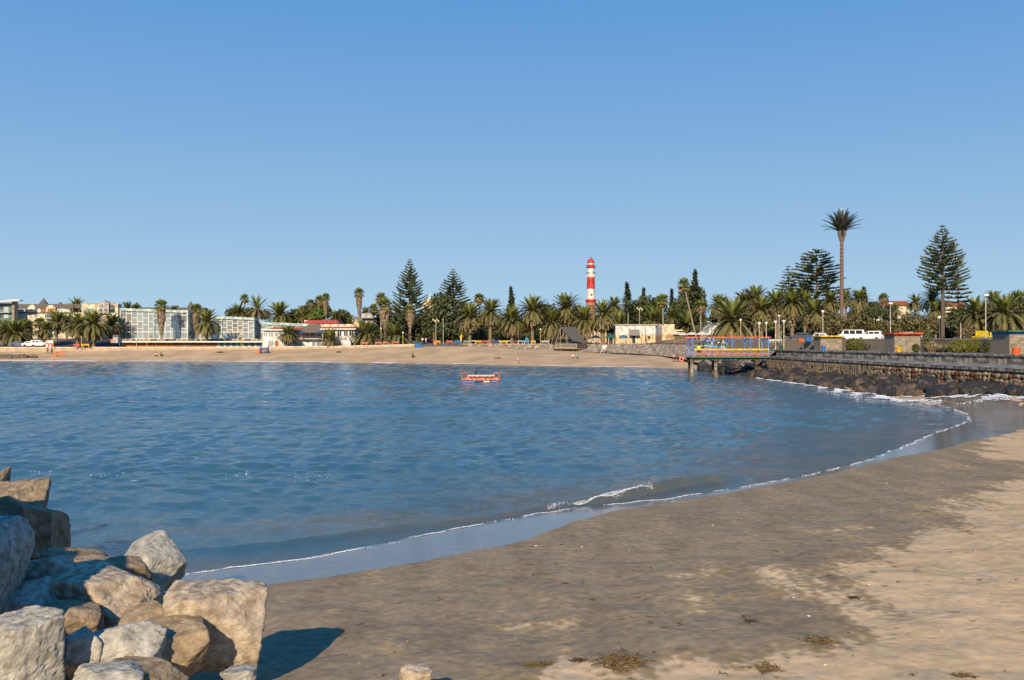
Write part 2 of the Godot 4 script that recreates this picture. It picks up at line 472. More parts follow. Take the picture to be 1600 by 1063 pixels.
# ---------------------------------------------------------------- boulders
# A broken block: the space inside a set of planes, its edges rounded, its faces roughened. ext: half sizes, k: seed, n: cells along a cube face
func rock_mesh(ext: Vector3, k: int, n: int, extra := 6, soft := 14.0, rough := 0.05, jitter := 0.22, crack := 0.0) -> ArrayMesh:
	var r := RandomNumberGenerator.new()
	r.seed = k * 7919 + 13
	var planes := []
	for a in 6:
		var d := Vector3.ZERO
		d[a >> 1] = 1.0 if a & 1 else -1.0
		d = (d + jitter * Vector3(r.randf_range(-1, 1), r.randf_range(-1, 1), r.randf_range(-1, 1))).normalized()
		planes.append([d, r.randf_range(0.86, 1.0)])
	for a in extra:
		var d := Vector3(r.randf_range(-1, 1), r.randf_range(-1, 1), r.randf_range(-1, 1)).normalized()
		planes.append([d, r.randf_range(0.92, 1.22)])
	var nz := noise(1.0, 5, k)
	var ny := noise(1.0, 3, k + 50)
	var vs := PackedVector3Array()
	var us := PackedVector2Array()
	var ix := PackedInt32Array()
	for f in 6:
		var base := vs.size()
		for j in n + 1:
			for i in n + 1:
				var u := tan((2.0 * i / n - 1.0) * 0.7854); var w := tan((2.0 * j / n - 1.0) * 0.7854)
				var d: Vector3
				match f:
					0: d = Vector3(1, u, w)
					1: d = Vector3(-1, w, u)
					2: d = Vector3(w, 1, u)
					3: d = Vector3(u, -1, w)
					4: d = Vector3(u, w, 1)
					_: d = Vector3(w, u, -1)
				d = d.normalized()
				var sum := 0.0
				for p in planes:
					var q: float = d.dot(p[0]) / p[1]
					if q > 0.0: sum += pow(q, soft)
				var rad := pow(sum, -1.0 / soft)
				var b := d * rad
				var e := 1.3 * nz.get_noise_3dv(b * 0.9) + 0.8 * nz.get_noise_3dv(b * 3.1 + Vector3(9, 2, 4)) + 0.35 * absf(ny.get_noise_3dv(b * 7.0)) - crack * (1.0 - smoothstep(0.0, 0.055, absf(ny.get_noise_3dv(b * Vector3(1.1, 2.3, 1.1) + Vector3(3, 7, 1))))) - 0.5 * crack * (1.0 - smoothstep(0.0, 0.05, absf(nz.get_noise_3dv(b * 1.9 + Vector3(5, 1, 8)))))
				vs.append(b * (1.0 + rough * e * 2.0) * ext)
		for j in n:
			for i in n:
				var q := base + j * (n + 1) + i
				ix.append_array([q, q + n + 2, q + 1, q, q + n + 1, q + n + 2])
	var ns := PackedVector3Array()
	ns.resize(vs.size())
	# faces meet at the cube's seams: add up normals by place, so that no seam shows
	var at := {}
	for q in range(0, ix.size(), 3):
		var fn := (vs[ix[q + 2]] - vs[ix[q]]).cross(vs[ix[q + 1]] - vs[ix[q]])
		for c in 3:
			var key: Vector3i = Vector3i((vs[ix[q + c]] * 4000.0).round())
			at[key] = at.get(key, Vector3.ZERO) + fn
	for q in vs.size():
		ns[q] = at[Vector3i((vs[q] * 4000.0).round())].normalized()
	var a := []
	a.resize(Mesh.ARRAY_MAX)
	a[Mesh.ARRAY_VERTEX] = vs; a[Mesh.ARRAY_NORMAL] = ns; a[Mesh.ARRAY_INDEX] = ix
	var m := ArrayMesh.new()
	m.add_surface_from_arrays(Mesh.PRIMITIVE_TRIANGLES, a)
	return m
func stone_mat(called: String, lo: Color, hi: Color, size: float, s: int) -> StandardMaterial3D:
	var im := noise(0.009, 6, s).get_seamless_image(512, 512)
	var im2 := noise(0.06, 4, s + 1).get_seamless_image(512, 512)
	im.convert(Image.FORMAT_L8); im2.convert(Image.FORMAT_L8)
	var d := im.get_data(); var e := im2.get_data()
	var o := PackedByteArray()
	o.resize(512 * 512 * 3)
	for k in 512 * 512:
		var t := smoothstep(0.15, 0.85, d[k] / 255.0 * 0.7 + e[k] / 255.0 * 0.3)
		var c := lo.lerp(hi, t).linear_to_srgb()
		o[k * 3] = int(c.r * 255.0); o[k * 3 + 1] = int(c.g * 255.0); o[k * 3 + 2] = int(c.b * 255.0)
	var m := StandardMaterial3D.new()
	m.albedo_texture = ImageTexture.create_from_image(Image.create_from_data(512, 512, false, Image.FORMAT_RGB8, o))
	m.roughness = 0.9; m.metallic_specular = 0.3
	m.normal_enabled = true; m.normal_texture = tex["rough"]; m.normal_scale = 0.5
	m.uv1_triplanar = true; m.uv1_world_triplanar = true; m.uv1_scale = Vector3.ONE / size
	M[called] = m
	return m
func boulder(label: String, px: float, py: float, d: float, w: float, h: float, deep_: float, m: Material, k: int, turn := Vector3.ZERO, soft := 14.0, extra := 6, rough := 0.028, n := 44):
	# px, py: the middle of the boulder in the photograph, w and h its width and height there, d its distance
	var o := put(rock_mesh(Vector3(w * d / F, h * d / F, deep_) * 0.5, k, n, extra * 2 + 2, soft * 3.0, rough * 0.7, 0.3, 0.6), "boulder", m)
	o.position = P(px, py, d + deep_ * 0.35)
	o.rotation = turn
	tag(o, label, "boulder", "boulders heaped beside the beach")
	return o
func build_rocks():
	var tan_ := stone_mat("stone_tan", Color(0.17, 0.12, 0.075), Color(0.54, 0.45, 0.33), 0.9, 61)
	var grey_ := stone_mat("stone_grey", Color(0.12, 0.11, 0.09), Color(0.45, 0.425, 0.36), 0.8, 63)
	var brown_ := stone_mat("stone_brown", Color(0.12, 0.085, 0.05), Color(0.36, 0.27, 0.17), 1.6, 67)
	boulder("large tan block with a flat top, standing on the sand's edge", 334, 978, 12.2, 152, 142, 1.0, tan_, 4, Vector3(0.05, 0.35, -0.06), 22.0, 3)
	boulder("long pale boulder with a rounded back beside the flat topped block", 150, 938, 13.3, 210, 105, 1.3, tan_, 12, Vector3(0.1, -0.3, -0.1), 13.0, 8, 0.035)
	boulder("pointed grey boulder at the edge of the water", 236, 886, 17.0, 98, 84, 1.1, grey_, 23, Vector3(0, 0.5, 0.1), 13.0, 6)
	boulder("low brown boulder below the flat topped block", 262, 1016, 11.4, 138, 94, 0.95, brown_, 31, Vector3(0.1, 0.2, 0.2), 13.0, 8, 0.035)
	boulder("small ochre boulder wedged behind the low brown one", 226, 975, 12.0, 70, 50, 0.5, brown_, 37, Vector3(0.2, 0.1, 0), 8.0, 6)
	boulder("pale angular block with a sharp upright edge", 38, 1022, 10.2, 125, 150, 0.9, grey_, 44, Vector3(0.06, 0.62, 0.05), 24.0, 3, 0.035)
	boulder("grey weathered boulder in front of the long pale one", 190, 1022, 11.0, 150, 84, 0.9, grey_, 53, Vector3(0, -0.2, 0.12), 13.0, 8, 0.04)
	boulder("narrow grey stone leaning between two boulders", 128, 1020, 10.9, 62, 74, 0.5, grey_, 59, Vector3(0, 0.4, 0.35), 13.0, 6, 0.03)
	boulder("slanting grey boulder behind the pale angular block", 75, 905, 13.8, 95, 70, 0.8, grey_, 71, Vector3(0, 0.2, 0.25), 10.0, 6)
	boulder("wet brown boulder lying in the gap to the sea", 128, 884, 15.5, 90, 46, 0.9, brown_, 73, Vector3(0, 0.3, -0.15), 13.0, 7)
	boulder("low boulder beside the pointed grey one", 178, 900, 15.2, 110, 50, 0.8, brown_, 79, Vector3(0, 0.6, 0.1), 13.0, 7)
	boulder("tall rounded grey boulder with a pale sloping side", -8, 880, 12.6, 86, 150, 1.0, grey_, 83, Vector3(0, 0.2, -0.28), 8.0, 6, 0.05)
	boulder("brown block standing in the sea with a flat top", 18, 816, 19.5, 96, 108, 1.5, brown_, 90, Vector3(0, 0.12, 0.02), 26.0, 1, 0.03)
	boulder("lower brown block leaning on the flat topped one in the sea", 68, 832, 19.2, 48, 80, 1.1, brown_, 99, Vector3(0, 0.3, 0.04), 20.0, 1, 0.03)
	boulder("wet brown boulder rising behind the brown block in the sea", -9, 770, 22.5, 26, 56, 0.9, brown_, 101, Vector3.ZERO, 13.0, 6)
	boulder("rounded stone under the slanting grey boulder", 40, 960, 12.8, 110, 100, 0.8, grey_, 103, Vector3(0, 0.1, 0), 13.0, 7)
	boulder("stone between the angular block and the weathered boulder", 108, 975, 12.4, 110, 70, 0.9, brown_, 107, Vector3(0, 0.5, 0), 13.0, 7)
	boulder("brown stone sunk in the sand below the weathered boulder", 215, 1062, 10.4, 120, 50, 0.7, brown_, 109, Vector3(0, 0.5, 0), 13.0, 7, 0.035)
	boulder("flat grey stone at the foot of the weathered boulder", 170, 1066, 10.2, 120, 46, 0.6, grey_, 113, Vector3(0, 0.2, 0.1), 13.0, 7, 0.035)
	boulder("small low stone beside the flat topped block", 375, 1056, 11.0, 50, 26, 0.4, grey_, 127, Vector3(0, 0.7, 0), 8.0, 6, 0.06, 16)
	boulder("small tan stone alone on the sand", 650, 1060, 11.3, 48, 40, 0.35, tan_, 131, Vector3(0, 0.4, 0), 7.0, 5, 0.06, 16)
	# the heap goes on beyond the picture, towards the sun: its upper stones shade those below
	# [x, top, z, half width, half height]: out of the picture's frame, where their shade falls into it
	var up := [[-10.6, 3.9, -14.6, 1.3, 2.0], [-8.5, 4.2, -9.6, 0.95, 2.2], [-7.2, 4.5, -9.0, 0.85, 2.3], [-9.9, 3.4, -11.6, 1.1, 1.7], [-12.6, 3.6, -16.5, 1.3, 1.8], [-11.6, 3.2, -12.6, 1.2, 1.6], [-9.6, 2.8, -7.4, 1.2, 1.4], [-9.0, 2.3, -13.3, 0.8, 1.1]]
	for k in up.size():
		var u: Array = up[k]
		var o := put(rock_mesh(Vector3(u[3], u[4], u[3]), 140 + k, 16, 5, 14.0, 0.03), "boulder", [grey_, brown_][k % 2])
		o.position = Vector3(u[0], u[1] - u[4] * 0.92, u[2]); o.rotation = Vector3(0, k * 1.3, 0.06)
		tag(o, ["tallest grey boulder on the heap, facing the brown block in the sea", "upright brown boulder high on the heap behind the tall rounded one", "upright grey boulder standing next to the upright brown one", "brown boulder on the crest of the heap between two grey ones", "grey boulder at the seaward end of the heap", "brown boulder behind the crest of the heap", "broad grey boulder at the landward end of the heap", "brown boulder leaning on the tall rounded one"][k], "boulder", "boulders heaped beside the beach")

# ---------------------------------------------------------------- the mole, its walls, the jetty and the raft
const FACE := [[36.0, -143], [36.3, -128], [37.6, -108], [39.2, -88], [40.4, -74], [43, -40], [46, 10]]
const STEP := [[38.0, -143], [39.2, -130], [41.9, -115], [45.8, -93], [49, -74], [51, -40], [53, 10]]
const BACK := [[38.0, -176], [47.3, -150], [51, -140], [55.2, -118], [56.5, -98], [58.6, -50], [60, 40]]
const TOE := [[43.0, -46], [40.2, -62], [38.4, -71], [36.0, -77], [33.6, -86], [32.9, -97], [32.7, -112], [32.3, -128], [32.0, -143]]
const LEDGE := 2.72
const WALK := 3.5
func strip(m: MB, a: Array, ya: float, b: Array, yb: float):   # a sheet between two lines
	for k in a.size() - 1:
		m.quad(Vector3(a[k][0], ya, a[k][1]), Vector3(a[k + 1][0], ya, a[k + 1][1]), Vector3(b[k + 1][0], yb, b[k + 1][1]), Vector3(b[k][0], yb, b[k][1]))
func shifted(a: Array, dx: float) -> Array:
	var r := []
	for p in a: r.append([p[0] + dx, p[1]])
	return r
func along(a: Array, s: float) -> Array:   # point and direction at a distance along a line
	for k in a.size() - 1:
		var p := Vector2(a[k][0], a[k][1]); var q := Vector2(a[k + 1][0], a[k + 1][1])
		var l := p.distance_to(q)
		if s <= l or k == a.size() - 2: return [p.lerp(q, s / l), (q - p).normalized()]
		s -= l
	return []
func build_mole():
	var conc := mat("promenade_concrete", Color(0.37, 0.335, 0.285), 0.9, "stain", 5.0)
	var m := MB.new()
	strip(m, FACE, LEDGE, STEP, LEDGE); strip(m, shifted(STEP, 0.0), LEDGE, STEP, WALK); strip(m, STEP, WALK, BACK, WALK)
	strip(m, [[36.0, -143], [38.0, -143]], -0.5, [[36.0, -143], [38.0, -143]], LEDGE)
	tag(put(m, "promenade", conc), "", "", "", "structure")
	# kerb and low parapet along the step
	var kb := MB.new()
	for k in STEP.size() - 1:
		var a := Vector3(STEP[k][0], WALK + 0.06, STEP[k][1]); var b := Vector3(STEP[k + 1][0], WALK + 0.06, STEP[k + 1][1])
		kb.box((a + b) * 0.5, Vector3(0.35, 0.16, a.distance_to(b)), Basis.looking_at(b - a))
	tag(put(kb, "promenade_kerb", mat("kerb_concrete", Color(0.30, 0.27, 0.23), 0.9, "stain", 3.0)), "", "", "", "structure")
	# the sea wall: a mortar core, rubble stones proud of it, a concrete coping
	var w := thing("sea_wall", "rubble stone sea wall with rust stains and a concrete coping above black rocks", "wall", Vector3(38, 0, -100))
	var inv := -w.position
	var core := MB.new()
	core.x = Transform3D(Basis.IDENTITY, inv)
	strip(core, shifted(FACE, 0.16), -0.5, shifted(FACE, 0.16), LEDGE - 0.1)
	put(core, "mortar", mat("mortar", Color(0.20, 0.15, 0.10), 0.95, "fine", 1.5), w)
	var cap := MB.new()
	cap.x = core.x
	for k in FACE.size() - 1:
		var a := Vector3(FACE[k][0] + 0.25, LEDGE - 0.14, FACE[k][1]); var b := Vector3(FACE[k + 1][0] + 0.25, LEDGE - 0.14, FACE[k + 1][1])
		cap.box((a + b) * 0.5, Vector3(0.6, 0.24, a.distance_to(b)), Basis.looking_at(b - a))
	put(cap, "coping", mat("coping", Color(0.36, 0.325, 0.275), 0.9, "stain", 4.0), w)
	var stones := []
	for k in 6: stones.append(rock_mesh(Vector3(0.5, 0.5, 0.5), 300 + k, 3, 4, 12.0, 0.03))
	var sm := [mat("wall_stone", Color(0.33, 0.245, 0.155), 0.9, "fine", 0.8), mat("wall_stone_pale", Color(0.43, 0.33, 0.215), 0.9, "fine", 0.8), mat("wall_stone_dark", Color(0.20, 0.15, 0.10), 0.9, "fine", 0.8), mat("wall_stone_rust", Color(0.17, 0.075, 0.035), 0.9, "fine", 0.8)]
	var rest := MB.new()
	rest.x = Transform3D.IDENTITY
	var made := 0
	var s := 82.0
	while s > 0.6:   # from the end nearest the picture's edge towards the jetty
		var step := 0.62
		var q := along(FACE, s)
		var p: Vector2 = q[0]; var dir: Vector2 = q[1]
		var rust := fmod(s, 2.75) < 0.7
		var y := LEDGE - 0.46
		while y > 0.75:
			var hh := rng.randf_range(0.3, 0.5)
			var ww := rng.randf_range(0.42, 0.8)
			var b := Basis.looking_at(Vector3(dir.x, 0, dir.y)) * Basis(Vector3.RIGHT, rng.randf_range(-0.2, 0.2))
			var at := Vector3(p.x + 0.12, y - hh * 0.5, p.y + rng.randf_range(-0.15, 0.15))
			var tr := Transform3D(b.scaled_local(Vector3(0.42, hh * 1.08, ww * 1.12)), at)
			if rng.randf() > 0.04:
				if made < 290:
					var o := put(stones[rng.randi() % 6], "stone", sm[3 if rust and rng.randf() < 0.8 else [0, 0, 1, 2][rng.randi() % 4]], w)
					o.transform = Transform3D(tr.basis, tr.origin + inv)
					made += 1
				else:
					rest.x = Transform3D(Basis.IDENTITY, inv) * tr
					rest.box(Vector3.ZERO, Vector3(0.9, 0.9, 0.9), Basis(Vector3(0.3, 1, 0.2).normalized(), rng.randf_range(-0.2, 0.2)))
			y -= hh
		s -= step
	tag(put(rest, "distant_stones", sm[0], w), "", "", "", "stuff")
	# black boulders tipped along the foot of the wall
	var kinds := []
	for k in 9: kinds.append(rock_mesh(Vector3(0.62, 0.5, 0.55), 330 + k, 10, 10, 34.0, 0.02, 0.45))
	var rm := [stone_mat("basalt", Color(0.012, 0.0115, 0.0115), Color(0.048, 0.043, 0.038), 1.5, 69), stone_mat("basalt_brown", Color(0.04, 0.03, 0.022), Color(0.12, 0.09, 0.064), 1.5, 72)]
	for m2 in rm: m2.roughness = 0.6
	s = 0.6
	while s < 82.0:
		var q := along(FACE, s)
		var p: Vector2 = q[0]
		var tx := toe_x(p.y)
		for row in 5:
			var t := (row + 0.5) / 5.0 + rng.randf_range(-0.1, 0.1)
			var sc := rng.randf_range(0.65, 1.25) * (0.95 if rng.randf() > 0.12 else 1.35)
			var x := lerpf(p.x - 0.5, tx + 0.2, t); var z := p.y + rng.randf_range(-0.6, 0.6)
			var y := maxf(lerpf(0.82, 0.0, t), sand(x, z) + 0.05) + rng.randf_range(-0.16, 0.14)
			var brown := rng.randf() < 0.3
			var o := put(kinds[rng.randi() % 9], "shore_rock", rm[1 if brown else 0])
			o.transform = Transform3D(Basis.from_euler(Vector3(rng.randf_range(-0.7, 0.7), rng.randf() * TAU, rng.randf_range(-0.7, 0.7))).scaled(Vector3(sc, sc * rng.randf_range(0.7, 1.1), sc)), Vector3(x, y, z))
			tag(o, "%s %s rock %s, %s" % ["small" if sc < 0.85 else ("large" if sc > 1.12 else "middle sized"), "brownish" if brown else "black", ["against the sea wall's foot", "one step below the sea wall", "halfway down the rock slope", "low on the rock slope", "at the water's edge"][row], "by the jetty" if z < -125.0 else ("below the yellow roofed kiosk" if z < -106.0 else ("below the red roofed kiosk" if z < -92.0 else ("below the clipped bush" if z < -80.0 else "below the green roofed kiosk")))], "rock", "rocks along the foot of the sea wall")
		s += 1.42
	for k in 34:   # the toe under and left of the jetty
		var x := rng.randf_range(30.6, 37.0); var z := rng.randf_range(-164.0, -141.5)
		var o := put(kinds[rng.randi() % 9], "shore_rock", rm[1 if k % 5 == 0 else 0])
		o.transform = Transform3D(Basis.from_euler(Vector3(rng.randf(), rng.randf() * TAU, rng.randf())).scaled(Vector3.ONE * rng.randf_range(0.9, 1.7)), Vector3(x, lerpf(0.1, 1.5, (x - 30.6) / 6.4), z))
		tag(o, "%s rock %s in the heap behind the jetty legs" % ["brownish" if k % 5 == 0 else "black", "at the water" if x < 32.5 else ("high up" if x > 35.0 else "midway")], "rock", "rocks along the foot of the sea wall")
	# stone revetment sloping from the promenade down to the beach
	var top := []; var foot := []
	for k in range(8, 15):
		top.append([EDGE[k][0], EDGE[k][1]])
	top.append([38.0, -143])
	foot = [[-6, -247.5], [6, -243.5], [15.5, -236.5], [23, -225.5], [29, -210], [32.4, -194], [33.5, -176], [33.5, -143]]
	var rv := MB.new()
	for k in top.size() - 1:
		for j in 3:
			var f := []
			for e in [[k, j], [k + 1, j], [k + 1, j + 1], [k, j + 1]]:
				var t: float = e[1] / 3.0
				var yy: float = lerpf([2.7, 2.5, 2.3, 2.1, 1.9, 1.6, 0.8, 0.2][e[0]], edge_level(top[e[0]][0]) + 0.05 if e[0] < 6 else 3.45, t)
				f.append(Vector3(lerpf(foot[e[0]][0], top[e[0]][0], t), yy, lerpf(foot[e[0]][1], top[e[0]][1], t)))
			rv.quad(f[0], f[1], f[2], f[3])
	tag(put(rv, "stone_revetment", mat("revetment", Color(0.50, 0.40, 0.285), 0.95, "stain", 5.0, "rough", 1.0)), "grey stone revetment sloping from the cafe terrace to the beach", "revetment")
	# low sea wall of the promenade across the bay
	wall_line("promenade_wall", "low pale wall along the promenade below the glass hall", [[-420, -259], [-260, -258], [-170, -256], [-120, -254], [-80, -253], [-45, -252], [-24, -251.2]], 1.6, 3.22, mat("pale_wall", Color(0.46, 0.36, 0.25), 0.9, "faint", 12.0), mat("white_coping", Color(0.62, 0.56, 0.48), 0.8, "faint", 9.0))
	wall_line("promenade_wall", "low grey wall between the slipway and the stone revetment", [[-13, -250.6], [-4, -250], [9, -246.6]], 2.2, 4.1, mat("grey_wall", Color(0.36, 0.30, 0.22), 0.9, "stain", 5.0), mat("grey_coping", Color(0.42, 0.37, 0.3), 0.85, "soft", 4.0))
	wall_line("retaining_wall", "grey stone retaining wall behind the mole promenade", [[38, -176], [42.5, -163], [47.3, -150], [51, -140], [53.6, -130], [55.2, -118], [56.2, -108], [57.5, -80], [59, -40]], WALK, 5.2, mat("retaining_stone", Color(0.27, 0.23, 0.18), 0.95, "fine", 1.8, "rough", 0.8), mat("wall_cap", Color(0.33, 0.29, 0.235), 0.9, "soft", 3.0))
	# paved slipway between the two low walls
	var sl := MB.new()
	sl.quad(Vector3(-24.5, 2.7, -243), Vector3(-12.5, 2.7, -243), Vector3(-12.5, 4.06, -251.2), Vector3(-24.5, 3.98, -251.4))
	sl.quad(Vector3(-24.5, 3.98, -251.4), Vector3(-12.5, 4.06, -251.2), Vector3(-12.5, 4.06, -258), Vector3(-24.5, 4.0, -258))
	sl.quad(Vector3(-24.5, 0.5, -243), Vector3(-24.5, 2.7, -243), Vector3(-24.5, 3.98, -251.4), Vector3(-24.5, 0.5, -251.4)); sl.quad(Vector3(-12.5, 0.5, -243), Vector3(-12.5, 0.5, -251.2), Vector3(-12.5, 4.06, -251.2), Vector3(-12.5, 2.7, -243)); sl.quad(Vector3(-24.5, 0.5, -243), Vector3(-12.5, 0.5, -243), Vector3(-12.5, 2.7, -243), Vector3(-24.5, 2.7, -243))
	tag(put(sl, "slipway", mat("slip_concrete", Color(0.24, 0.22, 0.19), 0.9, "stain", 4.0)), "", "", "", "structure")
	jetty()
	raft()
func wall_line(called: String, label: String, pts: Array, y0: float, y1: float, wm: Material, cm: Material):
	var o := thing(called, label, "wall", Vector3(pts[0][0], y0, pts[0][1]))
	var b := MB.new(); var c := MB.new()
	for k in pts.size() - 1:
		var p := Vector3(pts[k][0], 0, pts[k][1]) - Vector3(pts[0][0], 0, pts[0][1]); var q := Vector3(pts[k + 1][0], 0, pts[k + 1][1]) - Vector3(pts[0][0], 0, pts[0][1])
		var bs := Basis.looking_at(q - p)
		var ea := y1 if y0 > 3.0 else edge_level(pts[k][0]) + 0.09; var eb := y1 if y0 > 3.0 else edge_level(pts[k + 1][0]) + 0.09
		var sd := bs * Vector3(0.2, 0, 0); var sc := bs * Vector3(0.26, 0, 0)
		p.y = ea - y0 - 0.2; q.y = eb - y0 - 0.2
		var dn := Vector3(0, -1, 0) * (maxf(ea, eb) - y0)
		for e in [1.0, -1.0]:
			b.quad(p + sd * e + dn, q + sd * e + dn, q + sd * e, p + sd * e)
			c.quad(p + sc * e, q + sc * e, q + sc * e + Vector3(0, 0.2, 0), p + sc * e + Vector3(0, 0.2, 0))
		c.quad(p + sc + Vector3(0, 0.2, 0), q + sc + Vector3(0, 0.2, 0), q - sc + Vector3(0, 0.2, 0), p - sc + Vector3(0, 0.2, 0))
		c.quad(p - sc, q - sc, q + sc, p + sc)
	put(b, "wall_body", wm, o); put(c, "coping", cm, o)
func jetty():
	var D := 135.0
	var o := thing("jetty", "jetty platform with blue posts and red and yellow rails on concrete legs", "jetty", P(1141, 558, D))
	var at := o.position
	var blue := mat("jetty_blue", Color(0.09, 0.27, 0.70), 0.5, "soft", 2.0)
	var red := mat("jetty_red", Color(0.74, 0.15, 0.06), 0.5, "soft", 2.0)
	var yel := mat("jetty_yellow", Color(0.85, 0.50, 0.03), 0.5, "soft", 2.0)
	var conc := mat("pile_concrete", Color(0.45, 0.38, 0.29), 0.9, "stain", 2.5)
	var old := mat("pile_brown", Color(0.14, 0.095, 0.06), 0.9, "stain", 2.0)
	var fx := func(px: float) -> float: return (px - 800.0) * D / F - at.x
	var dz := -3.6
	var x0: float = fx.call(1079); var x1: float = fx.call(1203)
	for k in 12:
		var a: float = lerpf(x0, x1, k / 12.0); var b: float = lerpf(x0, x1, (k + 1) / 12.0) - 0.03
		part("deck_plank", mat("deck", Color(0.2, 0.16, 0.11), 0.9, "fine", 1.0), o, Vector3(a, -0.16, 0), Vector3(b, 0, dz))
	part("edge_beam", mat("jetty_green", Color(0.10, 0.16, 0.07), 0.7, "soft", 2.0), o, Vector3(x0, -0.12, 0.003), Vector3(x1, 0.06, 0.14))
	part("deck_beam", old, o, Vector3(x0, -0.46, -0.25), Vector3(x1, -0.163, -0.55))
	part("deck_beam", old, o, Vector3(x0, -0.46, dz + 0.5), Vector3(x1, -0.163, dz + 0.25))
	var xs := [1082.0, 1114.5, 1144.5, 1173.0, 1201.0]
	for px in xs:
		var x: float = fx.call(px)
		for z in [-0.08, dz + 0.1]:
			part("post", blue, o, Vector3(x - 0.062, 0.0, z - 0.062), Vector3(x + 0.062, 2.62, z + 0.062))
		part("cross_beam", blue, o, Vector3(x - 0.07, 2.3, dz + 0.2), Vector3(x + 0.07, 2.44, -0.18))
		for sg_ in [-1, 1]:
			if (px == xs[0] and sg_ < 0) or (px == xs[4] and sg_ > 0): continue
			var b := MB.new()
			b.bar(Vector3(x + sg_ * 0.1, 1.95, -0.08), Vector3(x + sg_ * 0.72, 2.56, -0.08), 0.035)
			b.bar(Vector3(x + sg_ * 0.1, 1.95, dz + 0.1), Vector3(x + sg_ * 0.72, 2.56, dz + 0.1), 0.035)
			put(b, "brace", blue, o)
	for z in [-0.08, dz + 0.1]:
		part("top_rail", red, o, Vector3(x0 - 0.1, 2.623, z - 0.08), Vector3(x1 + 0.2, 2.74, z + 0.08))
		part("upper_rail", yel, o, Vector3(x0 + 0.5, 0.92, z + 0.065), Vector3(x1 - 0.1, 1.12, z + 0.14))
		part("lower_rail", red, o, Vector3(x0 + 0.5, 0.38, z + 0.078), Vector3(x1 - 0.1, 0.52, z + 0.14))
	for x in [x0 + 0.25, x0 + 0.8]:
		for y in [0.5, 0.95]:
			part("side_rail", blue, o, Vector3(x - 0.35, y, -0.02), Vector3(x + 0.35, y + 0.09, 0.03))
	for q in [[1082.0, 0], [1119.5, 0], [1084.0, 1], [1122.0, 1], [1183.0, 0], [1190.0, 1]]:
		var p := MB.new()
		var x: float = fx.call(q[0]); var z: float = -0.4 if q[1] == 0 else dz + 0.4
		p.tube([Vector3(x, -4.4, z), Vector3(x, -1.9, z), Vector3(x, -0.464, z)], [0.24, 0.23, 0.21], 10)
		put(p, "leg", conc if q[1] == 0 and q[0] < 1150.0 else old, o)
	for px in [1083.0, 1120.5, 1186.0]:
		var x: float = fx.call(px)
		part("cap_beam", old, o, Vector3(x - 0.26, -0.72, dz + 0.1), Vector3(x + 0.26, -0.463, -0.1))
func raft():
	var D := 118.7
	var o := thing("swimming_raft", "orange swimming raft with a white deck and blue floats moored in the bay", "raft", P(751, 597, D))
	o.rotation.y = 0.05
	var s := D / F
	var org := mat("raft_orange", Color(0.84, 0.27, 0.13), 0.55, "stain", 1.6)
	var L := 30.0 * s; var W := 1.1
	part("deck", mat("raft_white", Color(0.68, 0.62, 0.56), 0.7, "soft", 1.0), o, Vector3(-L * 0.66, 0.74, -W), Vector3(L * 0.72, 0.84, W))
	for z in [-W - 0.06, W + 0.06]:
		part("side_beam", org, o, Vector3(-L * 0.98, 0.24, z - 0.05), Vector3(L * 0.98, 0.5, z + 0.05))
		part("side_rail", org, o, Vector3(-L * 0.7, 0.643, z - 0.04), Vector3(L * 0.7, 0.73, z + 0.04))
		for k in 6:
			var x := L * lerpf(-0.68, 0.68, k / 5.0)
			part("stanchion", org, o, Vector3(x - 0.05, 0.503, z - 0.04), Vector3(x + 0.05, 0.64, z + 0.04))
	for e in [-1, 1]:
		for z in [-W - 0.06, W + 0.06]:
			var h := MB.new()
			h.tube([Vector3(e * L * 0.98, 0.4, z), Vector3(e * L * 0.98, 0.98, z), Vector3(e * L * 0.72, 1.14, z), Vector3(e * L * 0.70, 0.5, z)], [0.06, 0.06, 0.06, 0.06], 6)
			put(h, "end_hoop", org, o)
		part("end_beam", org, o, Vector3(e * L * 0.98 - 0.06, 0.243, -W), Vector3(e * L * 0.98 + 0.06, 0.493, W))
		part("end_bar", org, o, Vector3(e * L * 0.98 - 0.05, 0.93, -W), Vector3(e * L * 0.98 + 0.05, 1.03, W))
	var fl := [-0.82, -0.48, 0.3, 0.68]
	for k in 4:
		for z in [-0.8, 0.8]:
			var d := MB.new()
			d.tube([Vector3(L * fl[k] - 0.34, 0.06, z), Vector3(L * fl[k] - 0.28, 0.06, z), Vector3(L * fl[k] + 0.28, 0.06, z), Vector3(L * fl[k] + 0.34, 0.06, z)], [0.2, 0.25, 0.25, 0.2], 12)
			put(d, "float_drum", mat("drum_blue", Color(0.06, 0.18, 0.65), 0.4) if k != 2 else mat("drum_white", Color(0.6, 0.62, 0.6), 0.5), o)
	var bd := thing("sea_bird", "black sea bird perched on the deck of the orange raft", "bird", P(741, 586.5, D) + Vector3(0.2, -0.02, 0))
	var b := MB.new()
	b.tube([Vector3(-0.16, 0.1, 0), Vector3(-0.06, 0.22, 0), Vector3(0.05, 0.38, 0), Vector3(0.06, 0.52, 0), Vector3(0.13, 0.58, 0), Vector3(0.24, 0.57, 0)], [0.02, 0.1, 0.09, 0.04, 0.045, 0.01], 8)
	b.tube([Vector3(0.0, 0.0, 0.04), Vector3(0.0, 0.2, 0.04)], [0.015, 0.02], 4); b.tube([Vector3(0.0, 0.0, -0.04), Vector3(0.0, 0.2, -0.04)], [0.015, 0.02], 4)
	put(b, "body", mat("bird_black", Color(0.02, 0.02, 0.02), 0.7), bd)

